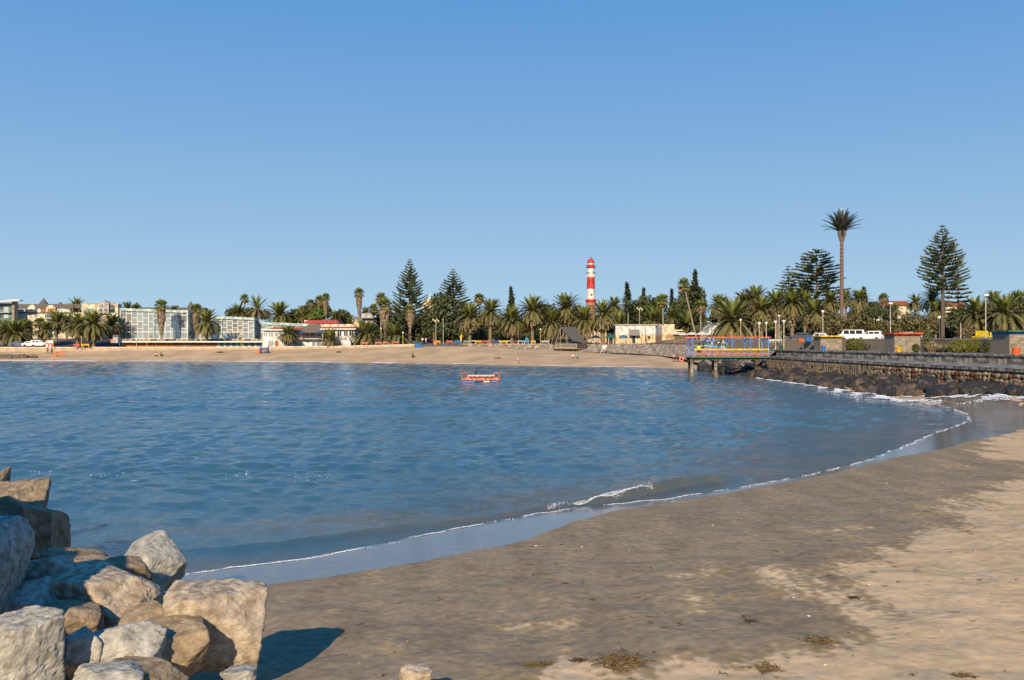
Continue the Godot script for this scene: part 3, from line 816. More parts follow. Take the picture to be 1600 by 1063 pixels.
# ---------------------------------------------------------------- buildings across the bay
# a facade piece: a pixel rectangle at the distance d becomes a box whose front stands there and which runs back by deep_
func face(called: String, m: Material, o: Node3D, x0: float, y0: float, x1: float, y1: float, d: float, deep_ := 0.1) -> MeshInstance3D:
	var a := P(x0, y0, d) - o.global_position; var b := P(x1, y1, d) - o.global_position
	return part(called, m, o, a, Vector3(b.x, b.y, a.z - deep_))
func poly(called: String, m: Material, o: Node3D, pts: Array, d: float, deep_: float) -> MeshInstance3D:
	var l := []
	for q in pts: l.append(P(q[0], q[1], d) - o.global_position)
	var b := MB.new()
	b.prism(l, Vector3(0, 0, -deep_))
	return put(b, called, m, o)
func house(called: String, label: String, px: float, d: float) -> Node3D:
	var x := (px - 800.0) * d / F
	return thing(called, label, "building", Vector3(x, ground_at(x, -d), -d))
func window(o: Node3D, x0: float, y0: float, x1: float, y1: float, d: float, fm: Material, gm: Material, bars := 1):
	var f := MB.new()
	var a := P(x0, y0, d) - o.global_position; var b := P(x1, y1, d) - o.global_position
	var t := 0.09
	f.span(a + Vector3(-t, t, 0.06), Vector3(b.x + t, a.y, a.z - 0.05)); f.span(Vector3(a.x - t, b.y, a.z + 0.06), Vector3(b.x + t, b.y - t, a.z - 0.05))
	for k in bars + 2:
		var x := lerpf(a.x, b.x, k / (bars + 1.0))
		f.span(Vector3(x - t * 0.5, a.y - 0.002, a.z + 0.055), Vector3(x + t * 0.5, b.y + 0.002, a.z - 0.045))
	var w := put(f, "window", fm, o)
	var g := MB.new()
	g.span(Vector3(a.x, a.y, a.z + 0.02), Vector3(b.x, b.y, a.z + 0.012))
	put(g, "pane", gm, w)
func glass_hall(label: String, x0: float, x1: float, yl: float, yr: float, yb: float, d: float, cols: int, posts: Array):
	var o := house("glass_hall", label, (x0 + x1) * 0.5, d)
	var teal := mat("teal_paint", Color(0.44, 0.57, 0.53), 0.6, "soft", 5.0)
	var white := mat("white_frame", Color(0.72, 0.70, 0.65), 0.6)
	var s := d / F
	poly("end_walls", mat("hall_wall", Color(0.62, 0.58, 0.50), 0.85, "stain", 7.0), o, [[x0, yb + 6], [x1, yb + 6], [x1, yr + 1], [x0, yl + 1]], d + 0.4, 4.0)
	poly("roof_fascia", teal, o, [[x0 - 2, yl + 4], [x1 + 0.6, yr + 4], [x1 + 0.6, yr], [x0 - 2, yl]], d - 0.5, 5.5)
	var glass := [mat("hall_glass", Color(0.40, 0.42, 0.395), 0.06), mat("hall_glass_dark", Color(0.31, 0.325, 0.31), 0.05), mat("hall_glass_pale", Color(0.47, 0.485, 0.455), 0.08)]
	for g in glass: g.metallic = 0.55
	var bars := MB.new()
	var at := func(px: float, py: float) -> Vector3: return P(px, py, d) - o.global_position
	var t := 0.06
	var mid := yb - 9.8
	for c in cols + 1:
		var x := lerpf(x0, x1, float(c) / cols)
		var yt := lerpf(yl, yr, float(c) / cols) + 4.0
		var p: Vector3 = at.call(x, yt)
		var q: Vector3 = at.call(x, yb)
		if c in posts:
			part("post", teal, o, p + Vector3(-0.2, 0, 0.3), q + Vector3(0.2, 0, -0.2))
		else:
			bars.span(p + Vector3(-t, 0, 0.1), q + Vector3(t, 0, -0.1))
		if c == cols: break
		var xb := lerpf(x0, x1, (c + 1.0) / cols)
		var rows := [0.0, 0.33, 0.66, 1.0] if c % 2 == 0 else [0.0, 0.13, 0.5, 0.83, 1.0]
		for k in rows.size() - 1:
			var a := lerpf(yt, mid, rows[k]); var b := lerpf(yt, mid, rows[k + 1])
			face("pane", glass[1 if rng.randf() < 0.22 else (2 if rng.randf() < 0.3 else 0)], o, x + 0.3, a + 0.3, xb - 0.3, b - 0.3, d + 0.06, 0.03)
			if k > 0:
				var e: Vector3 = at.call(x, a); var f: Vector3 = at.call(xb, a)
				bars.span(e + Vector3(t, 0.06, 0.08), f + Vector3(-t, -0.06, -0.1))
		face("pane", glass[2 if c % 3 == 0 else 0], o, x + 0.3, mid + 0.5, xb - 0.3, yb - 0.3, d + 0.06, 0.03)
	put(bars, "mullions", white, o)
	face("floor_band", white, o, x0, mid - 0.5, x1, mid + 0.5, d - 0.14, 0.2)
	face("sill", white, o, x0 - 1, yb, x1 + 1, yb + 1.4, d - 0.2, 0.4)
	face("plinth", mat("plinth", Color(0.45, 0.40, 0.33), 0.9, "stain", 4.0), o, x0, yb + 1.4, x1, yb + 9, d, 1.0)
func build_buildings():
	var white := mat("white_wall", Color(0.74, 0.71, 0.66), 0.85, "soft", 6.0)
	var cream := mat("cream_wall", Color(0.70, 0.60, 0.42), 0.85, "soft", 6.0)
	var yellow := mat("yellow_wall", Color(0.72, 0.54, 0.26), 0.85, "soft", 5.0)
	var dark := mat("dark_glass", Color(0.04, 0.045, 0.05), 0.12)
	var frame := mat("white_frame", Color(0.72, 0.70, 0.65), 0.6)
	var slate := mat("slate_roof", Color(0.17, 0.155, 0.14), 0.85, "fine", 2.0)
	var red := mat("red_tiles", Color(0.36, 0.10, 0.06), 0.85, "fine", 1.5)
	var brick := mat("orange_brick", Color(0.44, 0.20, 0.10), 0.9, "fine", 1.2)
	glass_hall("tall glass walled hall with a pale turquoise roof edge", 188.5, 293, 481.5, 485, 528.8, 270, 12, [0, 6, 12])
	glass_hall("middle glass hall, lower than the tall one beside it", 296, 396.5, 492, 496.5, 529, 274, 12, [0, 6, 12])
	glass_hall("lowest glass hall with its roof running behind the white restaurant", 399, 506, 502.6, 507.4, 529.5, 278, 12, [0])
	# low row of changing rooms in front of the halls
	var o := house("changing_rooms", "long low row of changing rooms with orange and turquoise doors", 300, 259)
	var D := 259.0
	face("wall", mat("low_wall", Color(0.5, 0.42, 0.32), 0.9, "stain", 4.0), o, 186, 535.4, 418, 543, D + 0.6, 7.0)
	face("roof", frame, o, 183, 533.4, 419, 535.2, D - 1.2, 9.0)
	face("parapet", mat("tan_parapet", Color(0.42, 0.34, 0.25), 0.9, "stain", 5.0), o, 190, 529.6, 416, 533.3, D + 6.0, 0.4)
	face("brick_front", brick, o, 270, 535.6, 337, 543, D + 0.5, 0.05)
	for k in 26:
		face("door", mat("orange_door", Color(0.62, 0.22, 0.05), 0.7, "soft", 3.0), o, 194 + k * 2.9, 536, 196.3 + k * 2.9, 542.8, D + 0.5, 0.05)
	for k in 24:
		face("door", mat("teal_door", Color(0.10, 0.20, 0.19), 0.6) if k % 3 else mat("pale_door", Color(0.42, 0.48, 0.44), 0.6), o, 340 + k * 3.2, 536, 342.7 + k * 3.2, 542.8, D + 0.5, 0.05)
	face("passage_sheet", mat("passage_brown", Color(0.34, 0.22, 0.13), 0.8, "soft", 2.0), o, 285, 535.8, 297, 543, D + 0.4, 0.04); face("passage_sheet", M["passage_brown"], o, 317, 535.8, 322, 543, D + 0.4, 0.04)  # flat brown sheets stand in for the shade inside two open passages
	for k in 7: face("vent_window", dark, o, 273 + k * 9.3, 536.3, 276 + k * 9.3, 538, D + 0.42, 0.04)
	o = house("slide_shed", "small grey shed with an orange panel at the end of the changing rooms", 180, 256)
	face("wall", mat("grey_shed", Color(0.42, 0.44, 0.46), 0.7, "soft", 3.0), o, 176, 526, 184, 536, 256, 2.0)
	face("panel", mat("orange_panel", Color(0.75, 0.17, 0.03), 0.6), o, 172.5, 530.5, 175.8, 536, 256.2, 0.3)
	poly("roof", slate, o, [[175, 526.3], [185, 526.3], [186, 523.8], [177, 523.2]], 255.8, 2.4)
	# restaurant
	D = 258.0
	o = house("restaurant", "white two storey restaurant with a red tiled roof and a grey hipped terrace roof", 480, D)
	face("ground_floor", white, o, 410, 530, 557, 543.5, D, 9.0)
	face("upper_wing", white, o, 410.5, 516.5, 449, 530, D + 0.4, 8.0)
	face("upper_wing", white, o, 524, 515, 554.5, 530, D + 0.4, 8.0)
	face("eave", frame, o, 409.5, 514.8, 450, 516.4, D - 0.6, 9.5); face("eave", frame, o, 500, 513.6, 556, 515, D - 0.6, 9.5)
	poly("tiled_roof", red, o, [[420, 514.8], [478, 514.8], [476, 511.6], [427, 511.6]], D + 0.6, 7.0)
	poly("tiled_roof", red, o, [[500, 513.5], [556, 513.5], [551, 510.6], [504, 510.8]], D + 0.6, 7.0)
	face("rear_parapet", cream, o, 500, 506.8, 553, 513, D + 8.5, 1.0)
	face("inner_wall", white, o, 449.5, 516, 523.5, 530, D + 4.5, 3.0)
	var th := MB.new()
	var hp := [P(467, 520, D - 1.5), P(509, 520, D - 1.5), P(509, 520, D + 5.5), P(467, 520, D + 5.5), P(482, 507, D + 1.2), P(499.5, 507, D + 1.2), P(499.5, 507, D + 2.8), P(482, 507, D + 2.8)]
	for k in 8: hp[k] -= o.global_position
	for k in 4: th.quad(hp[k], hp[(k + 1) % 4], hp[4 + (k + 1) % 4], hp[4 + k])
	th.quad(hp[4], hp[5], hp[6], hp[7])
	put(th, "thatched_roof", mat("thatch", Color(0.20, 0.165, 0.13), 0.95, "fine", 0.8), o)
	for q in [[461, 475], [494.5, 505]]:
		poly("awning", mat("blue_awning", Color(0.035, 0.07, 0.24), 0.8), o, [[q[0], 520.6], [q[1], 520.6], [q[1] - 1, 517.4], [q[0] + 1, 517.4]], D - 1.9, 0.3)
	face("balcony_floor", frame, o, 452, 529.2, 505, 530, D - 1.6, 6.0)
	face("balcony_rail", mat("dark_rail", Color(0.06, 0.055, 0.05), 0.7), o, 453, 526.2, 504, 527, D - 1.5, 0.08)
	for k in 26: face("baluster", M["dark_rail"], o, 453.4 + k * 1.98, 527, 454.1 + k * 1.98, 529.2, D - 1.5, 0.07)
	for k in 6: face("balcony_post", mat("yellow_post", Color(0.62, 0.45, 0.10), 0.7) if k == 5 else M["dark_rail"], o, 456 + k * 9.4, 519.5, 456.9 + k * 9.4, 530, D - 1.4, 0.2)
	face("balcony_front", mat("balcony_dark", Color(0.09, 0.08, 0.07), 0.8, "fine", 1.0), o, 453, 527.8, 504, 529.1, D - 1.3, 0.05)
	for q in [[412, 417.5], [420, 427], [428.5, 434.5], [436.5, 447.5]]: window(o, q[0], 520, q[1], 525.8, D + 0.35, frame, M["hall_glass"], 1)
	for q in [[527, 533.5], [537, 543.5], [545.5, 552.5]]: window(o, q[0], 517.2, q[1], 525.2, D + 0.35, frame, dark, 1)
	for q in [[420.5, 422.2], [424.2, 426], [455.5, 459], [487.5, 491.5], [495, 501]]: face("doorway_sheet", M["hall_glass_dark"], o, q[0], 532.5, q[1], 542, D - 0.02, 0.03)  # glassy sheets stand in for the shade of the open doorways
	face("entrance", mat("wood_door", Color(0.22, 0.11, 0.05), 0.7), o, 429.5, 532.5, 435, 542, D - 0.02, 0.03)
	face("stair_front", white, o, 533, 532, 548, 542, D - 3.0, 2.0)
	poly("stair_roof", mat("grey_awning", Color(0.30, 0.30, 0.30), 0.8), o, [[528, 531], [541, 531.4], [537, 528], [530, 527.6]], D - 3.2, 2.0)
	# behind
	o = house("tin_roof_house", "low house with a red tin roof behind the restaurant", 502, 292)
	face("wall", cream, o, 473, 505.5, 529, 512, 292, 7.0)
	poly("roof", mat("tin_red", Color(0.40, 0.06, 0.07), 0.6, "soft", 3.0), o, [[471, 506], [530, 506], [527, 500.6], [481, 500.6]], 291.5, 8.0)
	face("chimney", cream, o, 475, 500.6, 480, 503, 293, 1.0)
	o = house("grey_house", "grey flat roofed house behind the restaurant palms", 577, 312)
	face("wall", mat("grey_house_wall", Color(0.36, 0.34, 0.31), 0.9, "stain", 5.0), o, 550, 495, 600, 512, 312.4, 8.0)
	face("roof_slab", mat("grey_slab", Color(0.46, 0.45, 0.43), 0.85, "soft", 5.0), o, 564, 489.5, 590, 497.5, 311, 9.0)
	window(o, 573, 499, 583, 503, 312.3, frame, dark, 2)
	o = house("yellow_annex", "small yellow annex with a pitched roof beside the restaurant", 557, 266)
	face("wall", yellow, o, 552.5, 506.5, 561, 520, 266, 4.0)
	poly("roof", mat("yellow_roof", Color(0.55, 0.42, 0.18), 0.85), o, [[552, 506.8], [561.5, 506.8], [560, 503], [554, 503]], 265.8, 4.4)
	hotel(); lighthouse(); terrace()
	lookout()
	kiosk("stone kiosk with a red roof edge over a green band on the promenade", 1395, 1441, 520, 550, 124, 3.4, Color(0.62, 0.09, 0.04), Color(0.10, 0.20, 0.09))
	kiosk("stone kiosk with a yellow roof edge behind the large agave", 1280, 1318, 524.6, 549, 146, 3.2, Color(0.70, 0.42, 0.03), Color(0.08, 0.15, 0.06))
	kiosk("stone kiosk with a green roof edge over a blue band", 1573, 1650, 516, 558, 104, 3.6, Color(0.05, 0.16, 0.06), Color(0.03, 0.16, 0.55))
	o = house("white_house", "white house with a sloping roof behind the widest date palm", 1142, 228)
	poly("wall", white, o, [[1105, 534], [1178, 534], [1172, 514], [1120, 506], [1110, 512]], 228, 9.0)
	poly("roof", mat("white_sheet_roof", Color(0.55, 0.54, 0.52), 0.7, "soft", 4.0), o, [[1119, 506.4], [1173, 514.4], [1173, 512.8], [1119, 504.6]], 227.6, 9.6)
	o = house("white_house", "small white house showing between the trees behind the tamarisks", 1366, 262)
	face("wall", white, o, 1358, 492, 1374, 512, 262, 8.0)
	poly("roof", mat("flat_white", Color(0.6, 0.58, 0.55), 0.8), o, [[1357, 492.2], [1375, 492.2], [1374, 490.8], [1358, 490.8]], 261.7, 8.6)
	window(o, 1361, 496, 1365, 500, 261.98, frame, dark, 1)
	o = house("red_roof_house", "house with a red roof behind the shaded palms", 1406, 275)
	face("wall", cream, o, 1390, 477, 1422, 505, 275, 8.0)
	poly("roof", red, o, [[1388, 477.5], [1424, 477.5], [1416, 470.5], [1396, 470.5]], 274.6, 9.0)
	o = house("red_roof_house", "house with a red roof behind the domed conifer", 1494, 270)
	face("wall", cream, o, 1478, 478, 1510, 505, 270, 8.0)
	poly("roof", red, o, [[1476, 478.5], [1512, 478.5], [1504, 471.5], [1484, 471.5]], 269.6, 9.0)
	o = house("pale_house", "pale house with a yellow gable between the two tiered conifers", 672, 335)
	face("wall", cream, o, 660, 472, 682, 515, 335, 9.0)
	poly("gable", yellow, o, [[661, 472], [681, 472], [676, 466.5], [668, 466.5]], 334.6, 9.5)
	face("mast", frame, o, 671.5, 458, 672.2, 466.6, 336, 0.15)
func hotel():
	var D := 332.0
	var cream: Material = M["cream_wall"]; var slate: Material = M["slate_roof"]; var dark: Material = M["dark_glass"]; var frame: Material = M["white_frame"]
	var o := house("hotel", "long cream hotel with grey mansard roof, gabled dormers and a pointed turret", 72, D)
	face("wall", cream, o, 25, 488.5, 132, 530, D, 5.0)
	face("upper_wall", mat("hotel_white", Color(0.66, 0.62, 0.54), 0.85, "soft", 5.0), o, 27, 481.5, 110, 488.6, D + 0.6, 4.0)
	face("cornice", slate, o, 24, 488, 112, 489.6, D - 0.3, 1.0)
	poly("mansard_roof", slate, o, [[26, 482], [130, 482], [128, 475.3], [28, 475.3]], D + 0.3, 5.0)
	for q in [[43, 55, 476.5], [72, 86, 477]]:
		poly("dormer", cream, o, [[q[0], 488], [q[1], 488], [q[1], 480.5], [(q[0] + q[1]) * 0.5 + 2.5, q[2]], [(q[0] + q[1]) * 0.5 - 2.5, q[2]], [q[0], 480.5]], D - 0.4, 4.0)
	for q in [[29.5, 40, 482.2, 487.6], [46, 53, 482.2, 487.6], [57, 62, 483, 487.6], [93, 100, 483, 487.6]]: window(o, q[0], q[2], q[1], q[3], D - 0.45 if q[0] > 41 and q[0] < 56 else D + 0.55, frame, mat("hotel_pane", Color(0.4, 0.42, 0.42), 0.15), 2)
	for q in [[63, 71, D + 0.5], [74, 84.5, D - 0.45]]: face("shutter", M["orange_brick"], o, q[0], 482, q[1], 487.8, q[2], 0.06)
	for q in [[27, 43], [53, 58], [70, 80], [82, 90]]: window(o, q[0], 491, q[1], 497, D - 0.05, frame, dark if q[0] > 44 else M["hotel_pane"], 3)
	for k in 3: face("balcony", mat("hotel_rail", Color(0.3, 0.28, 0.25), 0.8), o, 70 + k * 12, 497.5, 80 + k * 12, 499, D - 1.0, 1.0)
	face("arch_wall", M["orange_brick"], o, 90, 503, 104, 518, D - 0.1, 0.1)
	turret(o, 68, 465.5, 477, 8.3, D + 2.0, 4); turret(o, 94, 471.5, 476, 4.0, D + 3.0, 10)
	o = house("hotel", "second hotel block with a grey gable and a domed corner tower", 156, 322)
	D = 322.0
	face("wall", cream, o, 127, 474.5, 184, 530, D, 3.0)
	face("parapet", mat("hotel_white", Color(0.66, 0.62, 0.54), 0.85), o, 126, 473.8, 156, 474.6, D - 0.3, 3.4)
	poly("gable_front", mat("gable_grey", Color(0.44, 0.39, 0.35), 0.85, "soft", 4.0), o, [[154, 490], [169.5, 490], [169.5, 474], [165, 471.5], [161.7, 469.5], [158, 471.5], [154, 474]], D - 1.0, 3.0)
	for q in [[131.5, 136.5], [138, 143.5]]: window(o, q[0], 482, q[1], 489.5, D - 0.05, frame, mat("teal_glass", Color(0.12, 0.2, 0.2), 0.12), 1)
	for q in [[154.8, 160], [162.5, 168]]: window(o, q[0], 482, q[1], 487.5, D - 1.05, frame, dark, 1)
	var t := MB.new()
	var c := P(176, 490, D + 1.0) - o.global_position
	var s := D / F
	t.lathe(c - Vector3(0, 8, 0), [Vector2(6.5 * s, 0), Vector2(6.5 * s, 8.0 + 8.0 * s)], 16)
	put(t, "corner_tower", mat("hotel_white", Color(0.66, 0.62, 0.54), 0.85), o)
	t = MB.new()
	t.lathe(c + Vector3(0, 8.0 * s, 0), [Vector2(7.2 * s, 0), Vector2(6.6 * s, 3.5 * s), Vector2(5.0 * s, 6.5 * s), Vector2(2.6 * s, 8.4 * s), Vector2(0, 9.0 * s)], 16)
	put(t, "dome", M["slate_roof"], o)
	for k in 4:
		var a := -0.9 + k * 0.6
		var w := MB.new()
		w.box(c + Vector3(sin(a), 0, cos(a)) * 6.6 * s + Vector3(0, 4.2 * s, 0), Vector3(0.9, 1.2, 0.12), Basis(Vector3.UP, a))
		put(w, "window", M["dark_glass"], o)
	o = house("hotel", "hotel wing hidden behind the glass halls with three pointed turrets", 250, 345)
	D = 345.0
	face("wall", cream, o, 190, 486, 318, 525, D, 5.0)
	poly("roof", slate, o, [[188, 486.5], [320, 486.5], [316, 480.5], [192, 480.5]], D - 0.4, 5.5)
	turret(o, 213.5, 472, 480.5, 7.5, D + 1.0, 6); turret(o, 277, 476, 484, 5.0, D + 1.0, 6); turret(o, 298, 470.3, 482, 6.5, D + 1.0, 6)
	o = house("modern_house", "modern grey and turquoise house with a raised sloping roof slab", 14, 326)
	D = 326.0
	face("front", mat("house_teal", Color(0.13, 0.22, 0.20), 0.7, "soft", 4.0), o, -14, 474, 18, 515, D, 3.0)
	face("tower", mat("house_beige", Color(0.36, 0.31, 0.25), 0.85, "soft", 4.0), o, 18.2, 471.5, 22, 515, D - 0.5, 2.5)
	poly("roof_slab", mat("roof_pale", Color(0.5, 0.5, 0.49), 0.7), o, [[-14, 474], [31, 470.2], [31, 468.6], [24, 467.4], [-14, 471.6]], D - 2.5, 2.0)
	for q in [[-4, 4, 476, 484], [6, 13, 480, 487], [6, 13, 491, 497], [-4, 3, 490, 497]]: window(o, q[0], q[2], q[1], q[3], (D - 0.05) if q[0] < 18 else D - 0.55, mat("grey_frame", Color(0.3, 0.32, 0.33), 0.6), M["hotel_pane"] if q[0] == 6 else dark, 1)
	face("balcony", mat("grey_frame", Color(0.3, 0.32, 0.33), 0.6), o, -10, 487.5, 15, 489, D - 1.2, 1.2)
	o = house("garden_fence", "turquoise fence panel on the lawn behind the parked cars", 74, 285)
	face("panel", mat("turquoise_fence", Color(0.05, 0.30, 0.27), 0.7), o, 65, 519, 83, 527, 285, 0.1)
	for k in 4: face("post", frame, o, 65 + k * 5.8, 518.6, 65.6 + k * 5.8, 529, 284.8, 0.15)
	for q in [["lawn", 150.0, [[-150, -270], [-118, -270], [-104, -292], [-170, -292]], Color(0.07, 0.105, 0.02)], ["lawn", 0.0, [[-42, -262], [-25, -262], [-24, -285], [-46, -285]], Color(0.06, 0.09, 0.022)]]:
		var m := MB.new()
		var l := []
		for p in q[2]: l.append(Vector3(p[0], ground_at(p[0], p[1]) + 0.12, p[1]))
		m.quad(l[0], l[1], l[2], l[3])
		tag(put(m, "lawn", mat("lawn_grass", q[3], 0.95, "fine", 2.0)), "", "", "", "structure")
	var rd := MB.new()
	rd.quad(Vector3(-128, ground_at(-128, -268) + 0.25, -266), Vector3(-106, ground_at(-106, -268) + 0.25, -266), Vector3(-112, 8.2, -318), Vector3(-126, 8.2, -318))
	tag(put(rd, "road", mat("asphalt", Color(0.09, 0.085, 0.085), 0.95, "stain", 6.0)), "", "", "", "structure")
func turret(o: Node3D, px: float, top: float, base: float, hw: float, d: float, sides: int):
	var s := d / F
	var m := MB.new()
	var c := P(px, base, d) - o.global_position
	m.x = Transform3D(Basis(Vector3.UP, PI / sides), c)
	m.lathe(Vector3.ZERO, [Vector2(hw * s * 1.05, 0), Vector2(hw * s * 0.5, (base - top) * s * 0.52), Vector2(0.02, (base - top) * s)], sides)
	m.lathe(Vector3(0, -3, 0), [Vector2(hw * s * 0.9, 0), Vector2(hw * s * 0.9, 3.0)], sides)
	put(m, "turret", M["slate_roof"], o)
func lighthouse():
	var D := 330.0
	var s := D / F
	var x := (923.3 - 800.0) * s
	var g := ground_at(x, -D)
	var o := thing("lighthouse", "red and white banded lighthouse with two galleries and a red dome", "lighthouse", Vector3(x, g, -D))
	var red := mat("lighthouse_red", Color(0.58, 0.045, 0.03), 0.55, "soft", 6.0)
	var wh := mat("lighthouse_white", Color(0.78, 0.75, 0.70), 0.6, "soft", 6.0)
	var Y := func(py: float) -> float: return EYE - (py - 531.5) * s - g
	var ring := func(called: String, m: Material, prof: Array, parent: Node3D) -> MeshInstance3D:
		var b := MB.new()
		var l := []
		for p in prof: l.append(Vector2(p[0] * s, Y.call(p[1])))
		b.lathe(Vector3.ZERO, l, 28)
		return put(b, called, m, parent)
	ring.call("stone_base", mat("salmon_stone", Color(0.46, 0.27, 0.17), 0.9, "fine", 2.0), [[8.6, 545], [7.3, 472.2]], o)
	ring.call("base_cornice", red, [[7.2, 473.4], [7.6, 472], [8.4, 471.2], [8.4, 468.4], [6.6, 468.0]], o)
	ring.call("lower_white_band", wh, [[6.75, 468.2], [6.35, 451.7]], o)
	ring.call("red_band", red, [[6.35, 451.7], [5.95, 434.2]], o)
	var lg: Node3D = ring.call("lower_gallery", wh, [[5.95, 434.2], [6.1, 431.5], [7.1, 430.0], [7.1, 428.8], [5.3, 428.7]], o)
	ring.call("upper_white_band", wh, [[5.25, 429], [5.1, 419]], o)
	var ug: Node3D = ring.call("upper_gallery", red, [[5.1, 419.4], [7.4, 418.6], [7.4, 418.0], [5.0, 417.9]], o)
	ring.call("lantern_drum", red, [[5.1, 418.2], [5.1, 414]], o)
	ring.call("lantern_glass", mat("lantern_glass", Color(0.55, 0.58, 0.58), 0.1), [[4.7, 414.2], [4.7, 410.6]], o)
	ring.call("dome", red, [[5.4, 411], [5.3, 409.5], [4.8, 407.4], [3.7, 405.6], [2.0, 404.4], [0.8, 404.1]], o)
	ring.call("finial", mat("dark_iron", Color(0.08, 0.08, 0.08), 0.5), [[0.8, 404.2], [0.75, 402.4], [0.3, 402], [0.15, 399], [0.02, 398]], o)
	for q in [[lg, 7.0, 428.8, 425.8], [ug, 7.3, 418.0, 415.2]]:
		for k in 24:
			var a := TAU * k / 24.0
			var b := MB.new()
			b.bar(Vector3(cos(a) * q[1] * s, Y.call(q[2]), sin(a) * q[1] * s), Vector3(cos(a) * q[1] * s, Y.call(q[3]), sin(a) * q[1] * s), 0.03, 4)
			put(b, "baluster", M["dark_iron"], q[0])
		var rr := MB.new()
		rr.lathe(Vector3.ZERO, [Vector2((q[1] - 0.1) * s, Y.call(q[3] + 0.3)), Vector2((q[1] + 0.2) * s, Y.call(q[3]))], 24)
		put(rr, "handrail", M["dark_iron"], q[0])
	for k in 14:   # corbels under the lower gallery
		var a := TAU * k / 14.0
		var b := MB.new()
		b.box(Vector3(sin(a), 0, cos(a)) * 6.55 * s + Vector3(0, Y.call(431.6), 0), Vector3(0.4, 0.7, 0.5), Basis(Vector3.UP, a))
		put(b, "corbel", wh, lg)
	for k in 10:
		var a := TAU * (k + 0.5) / 10.0
		var b := MB.new()
		b.bar(Vector3(sin(a) * 4.8 * s, Y.call(414.1), cos(a) * 4.8 * s), Vector3(sin(a) * 4.8 * s, Y.call(410.7), cos(a) * 4.8 * s), 0.05, 4)
		put(b, "glazing_bar", red, o)
	for q in [[923.7, 461], [924, 448], [924.5, 478]]:
		var R := 6.6 * s if q[1] < 470.0 else 7.45 * s
		var w := MB.new()
		w.box(Vector3((q[0] - 923.3) * s, Y.call(q[1]), R), Vector3(0.5, 0.9, 0.25))
		var fr := put(w, "window", mat("window_brick", Color(0.42, 0.2, 0.13), 0.8), o)
		w = MB.new()
		w.box(Vector3((q[0] - 923.3) * s, Y.call(q[1]), R + 0.13), Vector3(0.3, 0.65, 0.05))
		put(w, "pane", M["dark_glass"], fr)
	# the yellow building at its foot
	var h := house("museum", "yellow colonial building with white columns below the lighthouse", 922, 278)
	face("wall", M["yellow_wall"], h, 902, 512, 948, 540, 278, 9.0)
	poly("roof", M["red_tiles"], h, [[899, 512.5], [951, 512.5], [943, 504], [908, 504]], 277.5, 10.0)
	for k in 5: face("column", M["cream_wall"], h, 905 + k * 8.5, 513, 906.6 + k * 8.5, 540, 277.3, 0.4)
	for k in 4: window(h, 908 + k * 8.5, 521, 911.5 + k * 8.5, 533, 277.95, M["white_frame"], M["dark_glass"], 1)
	h = house("shop", "cream gabled shop behind the cafe, seen past the date palms", 955, 285)
	poly("wall", M["cream_wall"], h, [[932, 540], [972, 540], [972, 512], [950, 500], [932, 512]], 285, 8.0)
	poly("roof", mat("white_sheet_roof", Color(0.55, 0.54, 0.52), 0.7), h, [[930, 513], [950, 501.2], [974, 513], [974, 511.5], [950, 499.4], [930, 511.5]], 284.6, 9.0)
func parasol(px: float, top: float, base_y: float, d: float, hw: float, m: Material, label: String, group: String, floor_: float):
	var s := d / F
	var x := (px - 800.0) * s
	var o := thing("parasol", label, "parasol", Vector3(x, floor_, -d), 0.0, group)
	var yt := EYE - (top - 531.5) * s - floor_; var yb := EYE - (base_y - 531.5) * s - floor_
	var c := MB.new()
	c.x = Transform3D(Basis(Vector3.UP, px), Vector3.ZERO)
	c.lathe(Vector3.ZERO, [Vector2(hw * s, yb - 0.18), Vector2(hw * s, yb), Vector2(hw * s * 0.5, lerpf(yb, yt, 0.6)), Vector2(0.03, yt)], 8)
	put(c, "canopy", m, o)
	var p := MB.new()
	p.bar(Vector3(0, 0, 0), Vector3(0, yt, 0), 0.035, 6)
	put(p, "pole", mat("parasol_pole", Color(0.35, 0.3, 0.22), 0.7), o)
	p = MB.new()
	p.lathe(Vector3.ZERO, [Vector2(0.35, 0.0), Vector2(0.35, 0.08), Vector2(0.06, 0.12)], 10)
	put(p, "foot", mat("parasol_foot", Color(0.2, 0.19, 0.18), 0.8), o)
func cafe_table(px: float, d: float, floor_: float, m: Material, label: String, group: String):
	var o := thing("cafe_table", label, "table", Vector3((px - 800.0) * d / F, floor_, -d), 0.0, group)
	var b := MB.new()
	b.lathe(Vector3.ZERO, [Vector2(0.0, 0.72), Vector2(0.45, 0.72), Vector2(0.45, 0.76), Vector2(0.0, 0.76)], 12)
	put(b, "tabletop", m, o)
	b = MB.new(); b.bar(Vector3.ZERO, Vector3(0, 0.72, 0), 0.05, 6)
	put(b, "leg", mat("parasol_foot", Color(0.2, 0.19, 0.18), 0.8), o)
	b = MB.new(); b.lathe(Vector3.ZERO, [Vector2(0.28, 0), Vector2(0.28, 0.04), Vector2(0.05, 0.07)], 10)
	put(b, "base", M["parasol_foot"], o)
